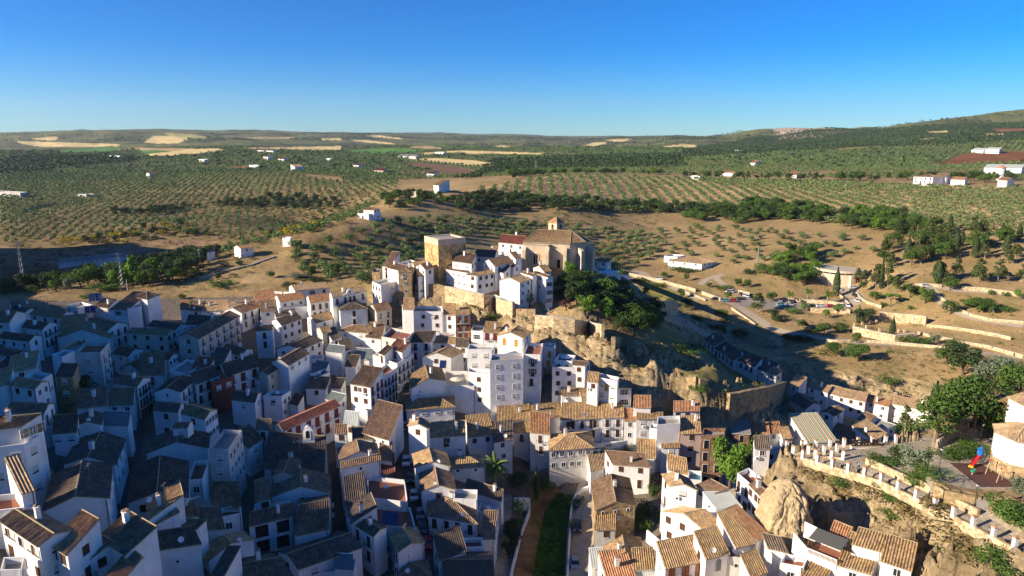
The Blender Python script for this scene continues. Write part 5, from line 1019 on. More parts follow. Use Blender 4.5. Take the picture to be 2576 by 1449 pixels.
win = lambda u, v, w, h, z: arched('window', CH, Vector(W2(u, v - .03, z)), ca, w, h, .22, M_HOLE, PALE, .3)
w0 = win(4.7, -1.4, 1.7, 3.9, 5.8); b = MB(); b.box(-.12, .12, -.12, -.03, 0, 2.9); b.tube((0, -.1, 3.2), (0, -.03, 3.2), .35, .35, 8); b.build('tracery', PALE, w0); win(13.3, 0, 1.3, 3.6, 4.0)
arched('window', CH, Vector(W2(LN + 4.2, 3.2, 4)), ca + .7, 1.1, 3.2, .2, M_HOLE, PALE, .25)
b = MB(); b.prism([W2(u, v)[:2] for u, v in ((10.2, -5), (16.5, -5), (17.2, 0), (10.2, 0))], -9, 2.2); sc_ = b.build('sacristy', PALE, CH); rb = MB()
slope(rb, Vector(W2(10, -5.3, 2.2)), Vector(W2(16.8, -5.3, 2.2)), Vector(W2(16.2, .0, 4.3)), Vector(W2(10, .0, 4.3))); rb.build('roof', [TILES['y'], MORTAR], sc_)
bt = MB(); bw = 2.25; bc = W2(9.8, WD + 1.5); BT = Matrix.Translation((bc[0], bc[1], 0)) @ Matrix.Rotation(math.radians(45), 4, 'Z')
bz = 66.6 - 47
bt.box(-bw, bw, -bw, bw, -5, bz, 0, BT); bt.box(-bw - .1, bw + .1, -bw - .1, bw + .1, bz - 4.0, bz - 3.8, 0, BT); bt.box(-bw - .15, bw + .15, -bw - .15, bw + .15, bz, bz + .2, 0, BT)
BTo = bt.build('bell_tower', PALE, CH)
for i in range(4):
    a = math.radians(45 + 90*i); p = Vector((bc[0] + math.sin(a)*(bw + .02), bc[1] - math.cos(a)*(bw + .02), bz - 3.3))
    arched('arch_opening', BTo, p, a, 1.1, 2.7, .12, M_HOLE, PALE, .12)
    q = p + Vector((math.sin(a), -math.cos(a), 0))*.1 + Vector((0, 0, 1.0)); b = MB(); b.tube((0, 0, 0), (0, 0, .6), .38, .2, 8); o = b.build('bell', mat('bronze', (.3,.25,.16), .5, metal=.6), BTo); o.location = q
rb = MB(); cs = [BT @ Vector((x*(bw + .4), y*(bw + .4), bz + .2)) for x, y in ((-1, -1), (1, -1), (1, 1), (-1, 1))]; ap = BT @ Vector((0, 0, bz + 2.2))
for i in range(4): slope(rb, cs[i], cs[(i+1) % 4], ap, ap, True, .03); cap(rb, cs[i], ap, .07)
rb.build('roof', [TILES['o'], MORTAR], BTo)
# ---------------------------------------------------------------- round pavilion
px, py = tp('R5', 1222, 1178); pc = hit(px, py, 0); pc = Vector((pc[0], pc[1] + 6, pc[2])); R_ = 15.5
PV = empty('round_pavilion', tuple(pc), label='round cream pavilion with flat gravel roof and band of windows beyond the car park', cat='pavilion'); CREAM = mat('cream_concrete', (.66,.55,.40), .85, (.55,.44,.3), .3, stain=(.4,.32,.22)); n = 48
cir = lambda r, z, k=n: [(r*math.cos(2*math.pi*i/k), r*math.sin(2*math.pi*i/k), z) for i in range(k)]
def ring(b, r0, z0, r1, z1, mi=0):
    A, B = cir(r0, z0), cir(r1, z1)
    for i in range(n): b.face([A[i], A[(i+1) % n], B[(i+1) % n], B[i]], mi)
b = MB(); ring(b, R_, -4, R_, 3.4); b.build('wall', CREAM, PV)
b = MB(); ring(b, R_ + .3, 4.3, R_ + .3, 5.6); ring(b, R_ + .3, 5.6, R_ - .5, 5.6); ring(b, R_ - .5, 5.6, R_ - .5, 4.7); ring(b, R_, 4.3, R_ + .3, 4.3); b.build('fascia', CREAM, PV)
b = MB(); b.face(cir(R_ - .5, 4.75)); b.build('roof', FLOORS['c'], PV)
b = MB(); ring(b, R_ - .05, 3.4, R_ - .05, 4.3); b.build('window_band', M_GLASS, PV)
for i in range(0, n, 2): b = MB(); a = 2*math.pi*i/n; b.box(R_ - .1, R_ + .08, -.12, .12, 3.38, 4.3, 0, Matrix.Rotation(a, 4, 'Z')); b.build('mullion', CREAM, PV)
b = MB(); a0 = -math.pi/2 + .12; M_ = Matrix.Rotation(a0, 4, 'Z'); b.box(R_ - .5, R_ + 1.5, -4, 4, -4, 3.3, 0, M_); b.build('entrance_block', CREAM, PV)
b = MB(); b.box(R_ + 1.5, R_ + 1.56, -1.6, 1.6, -.5, 2.7, 0, M_); b.box(R_ + 1.55, R_ + 1.62, -2.0, -1.0, -.5, 2.7, 1, M_); b.box(R_ + 1.55, R_ + 1.62, 1.0, 2.0, -.5, 2.7, 1, M_); b.build('door', [M_HOLE, mat('orange_timber', (.42,.2,.06), .6)], PV)
# ---------------------------------------------------------------- chapel at the right edge
px, py = tp('T8', 2122, 568); q0 = Vector(at_z(px, py, 47)); cc = q0 + Vector((4.2, 3.6, 0)); CP = empty('chapel', tuple(cc), label='white chapel with faceted apse on a stone plinth beside the playground', cat='chapel')
oc = lambda r, z: [(r*math.cos(math.radians(22.5 + 45*i) + .25), r*math.sin(math.radians(22.5 + 45*i) + .25), z) for i in range(8)]
b = MB(); b.prism([p[:2] for p in oc(4.3, 0)], 1.3, 5.6); b.box(4.0, 16, 1.5, 10, 1.3, 8.0); b.build('wall', WALLS['w'], CP)
b = MB(); b.prism([p[:2] for p in oc(4.42, 0)], -3, 1.3); b.box(3.88, 16, 1.38, 10, -3, 1.3); b.build('plinth', WALLS['s'], CP)
rb = MB(); e = [Vector(p) for p in oc(4.7, 5.6)]; ap = Vector((0, 0, 7.4))
for i in range(8): slope(rb, e[i], e[(i+1) % 8], ap, ap, True); cap(rb, e[i], ap, .1)
rb.build('roof', [TILES['t'], MORTAR], CP)
rb = MB(); slope(rb, Vector((3.7, 10.2, 8.0)), Vector((3.7, 1.1, 8.0)), Vector((10, 1.1, 10)), Vector((10, 10.2, 10))); slope(rb, Vector((16.3, 1.1, 8.0)), Vector((16.3, 10.2, 8.0)), Vector((10, 10.2, 10)), Vector((10, 1.1, 10))); rb.build('roof', [TILES['t'], MORTAR], CP)
a = math.radians(-67.5) + .25 + .39; o = inst('window', WM['s'], CP, (4.02*math.cos(-math.pi/2 + .25), 4.02*math.sin(-math.pi/2 + .25), 3.6), .25)
# ---------------------------------------------------------------- round turret beside the country house, bell gable chapel front
px, py = tp('R5', 2392, 440); g = Vector(hit(px, py, 0)); TT = empty('round_turret', tuple(g), label='round white turret with conical orange roof at the right edge of the olive hill', cat='turret')
b = MB(); b.tube((0, 0, -2), (0, 0, 12), 4, 4, 20); b.build('wall', WALLS['w'], TT); b = MB(); b.tube((0, 0, 12), (0, 0, 15), 4.8, .1, 20); b.build('roof', TILES['o'], TT)
px, py = tp('T6', 600, 330); g = Vector(hit(px, py, 7.2)); zb_ = g.z; A = Vector(at_z(*tp('T6', 325, 340), zb_)); B = Vector(at_z(*tp('T6', 610, 335), zb_)); dx = (B - A); w_ = dx.length; dx.normalize()
BG = empty('bell_gable', tuple((A + B)/2), math.atan2(dx.y, dx.x), label='curved white gable wall with an arched bell niche in the shaded town', cat='gable')
prof = [(-w_/2, -8), (w_/2, -8), (w_/2, .9), (w_/2 - .6, .9), (w_*.3, .8), (w_*.2, 1.6), (w_*.16, 2.6), (w_*.15, 4.3), (w_*.1, 5.0), (0, 5.5), (-w_*.1, 5.0), (-w_*.15, 4.3), (-w_*.16, 2.6), (-w_*.2, 1.6), (-w_*.3, .8), (-w_/2 + .6, .9), (-w_/2, .9)]
b = MB(); n_ = len(prof); f0 = [(x, -.3, z) for x, z in prof]; f1 = [(x, .3, z) for x, z in prof]; b.face(f0); b.face(f1[::-1])
for i in range(n_): j = (i+1) % n_; b.face([f0[i], f1[i], f1[j], f0[j]][::-1])
b.build('wall', WALLS['w'], BG); arched('bell_niche', BG, Vector((0, -.31, 2.6)), 0, .9, 1.8, .1, M_HOLE, WALLS['w'], .15)
for s in (-1, 1): b = MB(); b.tube((0, 0, 0), (0, 0, .8), .22, .06, 6); b.ball((0, 0, .9), .13, 6, 4); o = b.build('pinnacle', WALLS['w'], BG); o.location = (s*(w_/2 - .3), 0, .9)
# town hall crest gable with flags; inn name board
r_, O_, q_, e1_, e2_, zl_, ri_ = HOUSES['town hall with a crested curved gable and row of flags']
dx = e1_.normalized(); nm = Vector((dx.y, -dx.x, 0)); nm = nm if nm.y < 0 else -nm; a = math.atan2(nm.x, -nm.y); c0 = q_[0] + e1_*.5 + nm*.05; c0.z = zl_
prof = [(-2.6, -.2), (2.6, -.2), (2.4, .5), (1.4, .8), (1.1, 1.6), (.5, 2.1), (0, 2.2), (-.5, 2.1), (-1.1, 1.6), (-1.4, .8), (-2.4, .5)]
b = MB(); f0 = [(x, -.15, z) for x, z in prof]; f1 = [(x, .15, z) for x, z in prof]; b.face(f0); b.face(f1[::-1]); [b.face([f0[i], f1[i], f1[(i+1) % 11], f0[(i+1) % 11]][::-1]) for i in range(11)]; b.box(-.35, .35, -.2, -.15, .6, 1.4, 1)
o = b.build('gable_crest', [WALLS['w'], WALLS['s']], r_); o.location = c0; o.rotation_euler = (0, 0, a)
for i, cf in enumerate(((.5,.02,.02), (.02,.25,.05), (.02,.03,.3), (.5,.02,.02), (.5,.35,.02))):
    b = MB(); b.tube((0, 0, 0), (0, -.9, 1.5), .025, .025, 4); b.face([(0, -.85, 1.4), (0, -.35, .6), (.25, -.45, -.5), (.3, -.85, .2)], 1); o = b.build('flag', [M_GREY, mat('flag_%s' % 'abcde'[i], cf, .8)], r_); o.location = q_[0] + e1_*(.5 + .07*(i - 1)) + nm*.1; o.location.z = zl_ - 3.2; o.rotation_euler = (0, 0, a)
def text_mesh(txt, size, ext, mt):
    c = D.curves.new('t', 'FONT'); c.body = txt; c.size = size; c.extrude = ext; c.align_x = 'CENTER'; c.offset = size*.02; o = D.objects.new('t', c); C.objects.link(o); bpy.context.view_layer.update()
    m = D.meshes.new_from_object(o.evaluated_get(bpy.context.evaluated_depsgraph_get())); D.objects.remove(o); m.materials.clear(); m.materials.append(mt); return m
r_, O_, q_, e1_, e2_, zl_, ri_ = HOUSES['inn with terracotta pilasters, black balconies and a dark name board']
dx = e1_.normalized(); nm = Vector((dx.y, -dx.x, 0)); nm = nm if nm.y < 0 else -nm; a = math.atan2(nm.x, -nm.y); W_ = e1_.length
b = MB(); [b.box(s*W_/2 - .22, s*W_/2 + .22, -.12, .04, -9, 0, 0) for s in (-1, 1)]; b.box(-W_/2, W_/2, -.14, .04, -3.25, -3.05, 0); b.box(-W_/2, W_/2, -.14, .04, -6.2, -6.0, 0); o = b.build('pilaster_trim', M_TRIM, r_); o.location = q_[0] + e1_*.5 + nm*.02; o.location.z = zl_; o.rotation_euler = (0, 0, a)
b = MB(); b.box(-W_*.46, W_*.46, -.22, -.14, -4.0, -3.28, 0); sb = b.build('name_board', mat('board_black', (.02,.015,.015), .5), r_); sb.location = o.location; sb.rotation_euler = (0, 0, a)
lm = text_mesh('en Casa', .62, .02, mat('gold_lettering', (.75,.55,.2), .5)); o = inst('lettering', lm, sb, (0, -.25, -3.86)); o.rotation_euler = (math.pi/2, 0, 0)

# ---------------------------------------------------------------- rock dome in front of the terrace
def boulder(c, rx, ry, h, seed, nu=200, nv=150, name='rock'):
    ph = np.linspace(0, 2*math.pi, nu, endpoint=False); v = np.linspace(-.25, 1, nv); PH, V_ = np.meshgrid(ph, v)
    r = np.sqrt(np.clip(1 - np.clip(V_, 0, 1)**2.6, 0, 1)); dx, dy = np.cos(PH)*r, np.sin(PH)*r; z = V_*h
    d = fbm(dx*1.5 + seed, dy*1.5, V_*1.1, 7)*.8; d = d - np.clip(.06 - np.abs(fbm(dx*1.2, dy*1.2 + seed, V_*.35, 3)), 0, .06)*3.2 + fbm(dx*9, dy*9, V_*12, 4)*.06; st = np.abs(((z*.5 + fbm(dx*2, dy*2, V_ + seed, 3)) % 1) - .5)
    k = 1 + d*.45 + (st - .25)*.16; pts = np.stack([c[0] + dx*rx*k, c[1] + dy*ry*k, c[2] + z*(1 + d*.12)], -1)
    b = MB(); vs_ = pts.reshape(-1, 3).tolist(); b.v = vs_; 
    for j in range(nv - 1):
        for i in range(nu): a = j*nu + i; e_ = j*nu + (i+1) % nu; b.f.append((a, e_, e_ + nu, a + nu)); b.mi.append(0); b.uv.append([(0, 0)]*4)
    o = b.build(name, ROCKM, kind='structure'); o.data.polygons.foreach_set('use_smooth', [True]*len(o.data.polygons)); return o
boulder((47.5, 107, 30), 4.7, 5.2, 12.8, 1.3)
# ---------------------------------------------------------------- vegetation
def leafmat(name, c1, c2, rnd=.25):
    m = mat(name, c1, .75, c2, .9, .5, spec=.15, rnd=rnd); return m
LF = {'olive': leafmat('olive_leaves', (.145,.205,.07), (.085,.13,.042)), 'broad': leafmat('green_leaves', (.085,.15,.025), (.045,.085,.018)), 'bright': leafmat('bright_leaves', (.13,.24,.025), (.07,.14,.02)),
      'dark': leafmat('dark_leaves', (.05,.085,.025), (.03,.05,.018)), 'pine': leafmat('pine_needles', (.095,.12,.035), (.055,.075,.022)), 'cypress': leafmat('cypress_foliage', (.05,.075,.025), (.028,.045,.016)),
      'dry': leafmat('dry_scrub', (.26,.19,.07), (.16,.13,.05)), 'yellow': leafmat('broom_flowers', (.5,.36,.02), (.2,.2,.03)), 'grey': leafmat('grey_green_leaves', (.2,.24,.15), (.12,.16,.09)), 'palm': leafmat('palm_fronds', (.15,.2,.04), (.09,.14,.03)), 'purple': leafmat('purple_leaves', (.12,.05,.05), (.06,.03,.03))}
BARK = mat('bark', (.16,.11,.07), .95, (.09,.065,.045), 3, .5, .02, 12); PBARK = mat('pale_bark', (.36,.29,.2), .95, (.22,.17,.12), 3)
def quads(C_, Nn, S_):                                  # leaf-sized faces, arrays -> verts, faces
    n = len(C_); r = NR.normal(size=(n, 3)); t = np.cross(Nn, r); t /= np.linalg.norm(t, axis=1)[:, None] + 1e-9; u = np.cross(Nn, t)
    t *= S_[:, None]; u *= (S_*NR.uniform(.5, .9, n))[:, None]
    V = np.stack([C_ - t - u*.3, C_ + u, C_ + t - u*.2, C_ - u*.9 + Nn*(S_*.25)[:, None]], 1).reshape(-1, 3); return V
def crown_pts(kind, n, s=None):
    if kind == 'cypress':
        h = NR.rand(n)**.8; a = NR.rand(n)*6.283; r = .115*np.sin(np.clip(h*1.02 + .06, 0, 1)**.75*math.pi)**.6*(.8 + .35*NR.rand(n))
        r = r*1.25; C_ = np.c_[np.cos(a)*r, np.sin(a)*r, .06 + h*.94]; N_ = np.c_[np.cos(a), np.sin(a), .5 + 0*a]; S_ = .035 + 0*a
    elif kind == 'pine':
        k = NR.randint(0, 26, n); rs = np.random.RandomState(int(NR.rand()*1e6)); hh = np.sort(.30 + .66*rs.rand(26)); aa = rs.rand(26)*6.283; rr_ = (1.02 - hh)*.36 + .05
        cc_ = np.c_[np.cos(aa)*rr_*.75, np.sin(aa)*rr_*.75, hh]; d = NR.normal(size=(n, 3)); d /= np.linalg.norm(d, axis=1)[:, None]; rad = (.055 + .10*(1 - hh))[k]*NR.uniform(.6, 1.1, n)
        C_ = cc_[k] + d*rad[:, None]*np.array([1.3, 1.3, .6]); N_ = d + NR.normal(size=(n, 3))*.5; S_ = NR.uniform(.022, .04, n)
    else:
        nb = {'olive': 9, 'broad': 16, 'bush': 9, 'umbrella': 10, 'poplar': 14}[kind]; rs = np.random.RandomState(int(NR.rand()*1e6))
        if kind == 'umbrella': bc = np.c_[rs.uniform(-.36, .36, nb), rs.uniform(-.36, .36, nb), rs.uniform(.78, .86, nb)]; br = rs.uniform(.12, .17, nb); sq = .45
        elif kind == 'poplar': bc = np.c_[rs.uniform(-.1, .1, nb), rs.uniform(-.1, .1, nb), rs.uniform(.25, .88, nb)]; bc[:, :2] *= (1.25 - bc[:, 2:3])*1.6; br = rs.uniform(.10, .15, nb); sq = 1.3
        elif kind == 'bush': bc = np.c_[rs.uniform(-.42, .42, nb), rs.uniform(-.42, .42, nb), rs.uniform(.25, .6, nb)]; br = rs.uniform(.2, .34, nb); sq = .8
        elif kind == 'olive': bc = np.c_[rs.uniform(-.27, .27, nb), rs.uniform(-.27, .27, nb), rs.uniform(.38, .72, nb)]; br = rs.uniform(.2, .3, nb); sq = .85
        else: a = rs.rand(nb)*6.283; r = .33*np.sqrt(rs.rand(nb)); bc = np.c_[np.cos(a)*r, np.sin(a)*r, rs.uniform(.36, .83, nb)]; bc[:, :2] *= (1.25 - np.abs(bc[:, 2:3] - .55)*1.3); br = rs.uniform(.13, .22, nb); sq = .85
        k = NR.randint(0, nb, n); d = NR.normal(size=(n, 3)); d /= np.linalg.norm(d, axis=1)[:, None]; rad = br[k]*NR.uniform(.5, 1.12, n)**.6
        C_ = bc[k] + d*rad[:, None]*np.array([1, 1, sq]); C_[:, 2] = np.maximum(C_[:, 2], .03); N_ = d + NR.normal(size=(n, 3))*.45; S_ = NR.uniform(.028, .055, n)*(1 if kind != 'bush' else 1.3)
    return C_, N_/np.linalg.norm(N_, axis=1)[:, None], S_
def quadmesh(name, V, m):
    me = D.meshes.new(name); n = len(V)//4; me.vertices.add(len(V)); me.vertices.foreach_set('co', V.ravel().astype(np.float32)); me.loops.add(4*n); me.loops.foreach_set('vertex_index', np.arange(4*n, dtype=np.int32))
    me.polygons.add(n); me.polygons.foreach_set('loop_start', np.arange(0, 4*n, 4, dtype=np.int32)); me.update(calc_edges=True); me.materials.append(m); return me
def crown_mesh(kind, leaf, n, sz=1.0): C_, N_, S_ = crown_pts(kind, n); return quadmesh('crown', quads(C_, N_, S_*sz), LF[leaf])
def trunk_mesh(kind, m=None):                           # unit-height tree
    b = MB(); R = RN
    if kind == 'olive':
        b.tube((0, 0, -.1), (.02, .01, .25), .055, .04, 6); [b.tube((.02, .01, .24), (.25*math.cos(a), .25*math.sin(a), .58), .032, .012, 5) for a in (R.uniform(0, 1), R.uniform(2, 3), R.uniform(4, 5))]
    elif kind in ('broad', 'bush'):
        b.tube((0, 0, -.1), (.01, .02, .36), .04, .026, 7); [b.tube((.01, .02, .34), (.24*math.cos(a), .24*math.sin(a), .66 + .1*(i % 2)), .022, .007, 5) for i, a in enumerate((.3, 1.6, 2.9, 4.1, 5.3))]; b.tube((.01, .02, .35), (0, 0, .8), .022, .006, 5)
    elif kind == 'umbrella':
        b.tube((0, 0, -.1), (.03, 0, .5), .035, .026, 7); [b.tube((.03, 0, .48), (.33*math.cos(a), .33*math.sin(a), .8), .018, .006, 5) for a in (.2, 1.2, 2.3, 3.4, 4.5, 5.5)]
    elif kind == 'pine':
        b.tube((0, 0, -.1), (.01, 0, .95), .022, .004, 7); [b.tube((0, 0, z), ((1 - z)*.3*math.cos(a), (1 - z)*.3*math.sin(a), z + .03), .008, .003, 4) for z, a in [(.3 + .04*i, i*2.4) for i in range(15)]]
    else: b.tube((0, 0, -.1), (0, 0, .85), .022, .006, 6)
    return b.mesh('trunk', m or BARK)
KM = {}
def variants(key, kind, leaf, n, k=3, tm=None, sz=1.0): KM[key] = [(crown_mesh(kind, leaf, n, sz), trunk_mesh(kind, tm)) for _ in range(k)]
variants('olive', 'olive', 'olive', 600, 5, sz=1.1); variants('oak', 'broad', 'dark', 1800, 3, sz=.75); variants('broad', 'broad', 'broad', 2600, 4, sz=.65); variants('bright', 'broad', 'bright', 2600, 3, sz=.65)
variants('pine', 'pine', 'pine', 1300, 4, PBARK); variants('cypress', 'cypress', 'cypress', 900, 2); variants('umbrella', 'umbrella', 'bright', 900, 2); variants('poplar', 'poplar', 'bright', 1100, 2, PBARK); variants('grey', 'broad', 'grey', 2600, 2, sz=.6)
variants('bush', 'bush', 'broad', 1200, 4, sz=.7); variants('darkbush', 'bush', 'dark', 1000, 3, sz=.75); variants('drybush', 'bush', 'dry', 350, 3); variants('yellowbush', 'bush', 'yellow', 400, 2); variants('citrus', 'olive', 'bright', 500, 2); variants('purple', 'olive', 'purple', 500, 1); variants('greypoplar', 'poplar', 'grey', 1100, 2, PBARK)
ACT = {'olive': 'olive_tree', 'oak': 'oak_tree', 'broad': 'broadleaf_tree', 'bright': 'broadleaf_tree', 'pine': 'pine_tree', 'cypress': 'cypress_tree', 'umbrella': 'umbrella_pine', 'poplar': 'poplar_tree', 'grey': 'broadleaf_tree', 'bush': 'bush', 'darkbush': 'bush', 'drybush': 'bush', 'yellowbush': 'bush', 'citrus': 'orange_tree', 'purple': 'plum_tree', 'greypoplar': 'poplar_tree'}
def tree(key, x, y, h, w, label, group=None, z=None, cat=None):
    c, t = RN.choice(KM[key]); z = g1(x, y) - .1 if z is None else z
    o = empty(ACT[key], (x, y, z), RN.uniform(0, 6.28), label=label, cat=cat or ('bush' if 'bush' in key else 'tree'), group=group)
    o.scale = (w, w, h); a = inst('crown' if 'bush' not in key else 'foliage', c, o)
    if 'bush' not in key: inst('trunk', t, o)
    return o
def tree_at(key, t, x, y, h, w, label, **k): px, py = tp(t, x, y); p = hit(px, py, 0); return tree(key, p[0], p[1], h, w, label, **k)
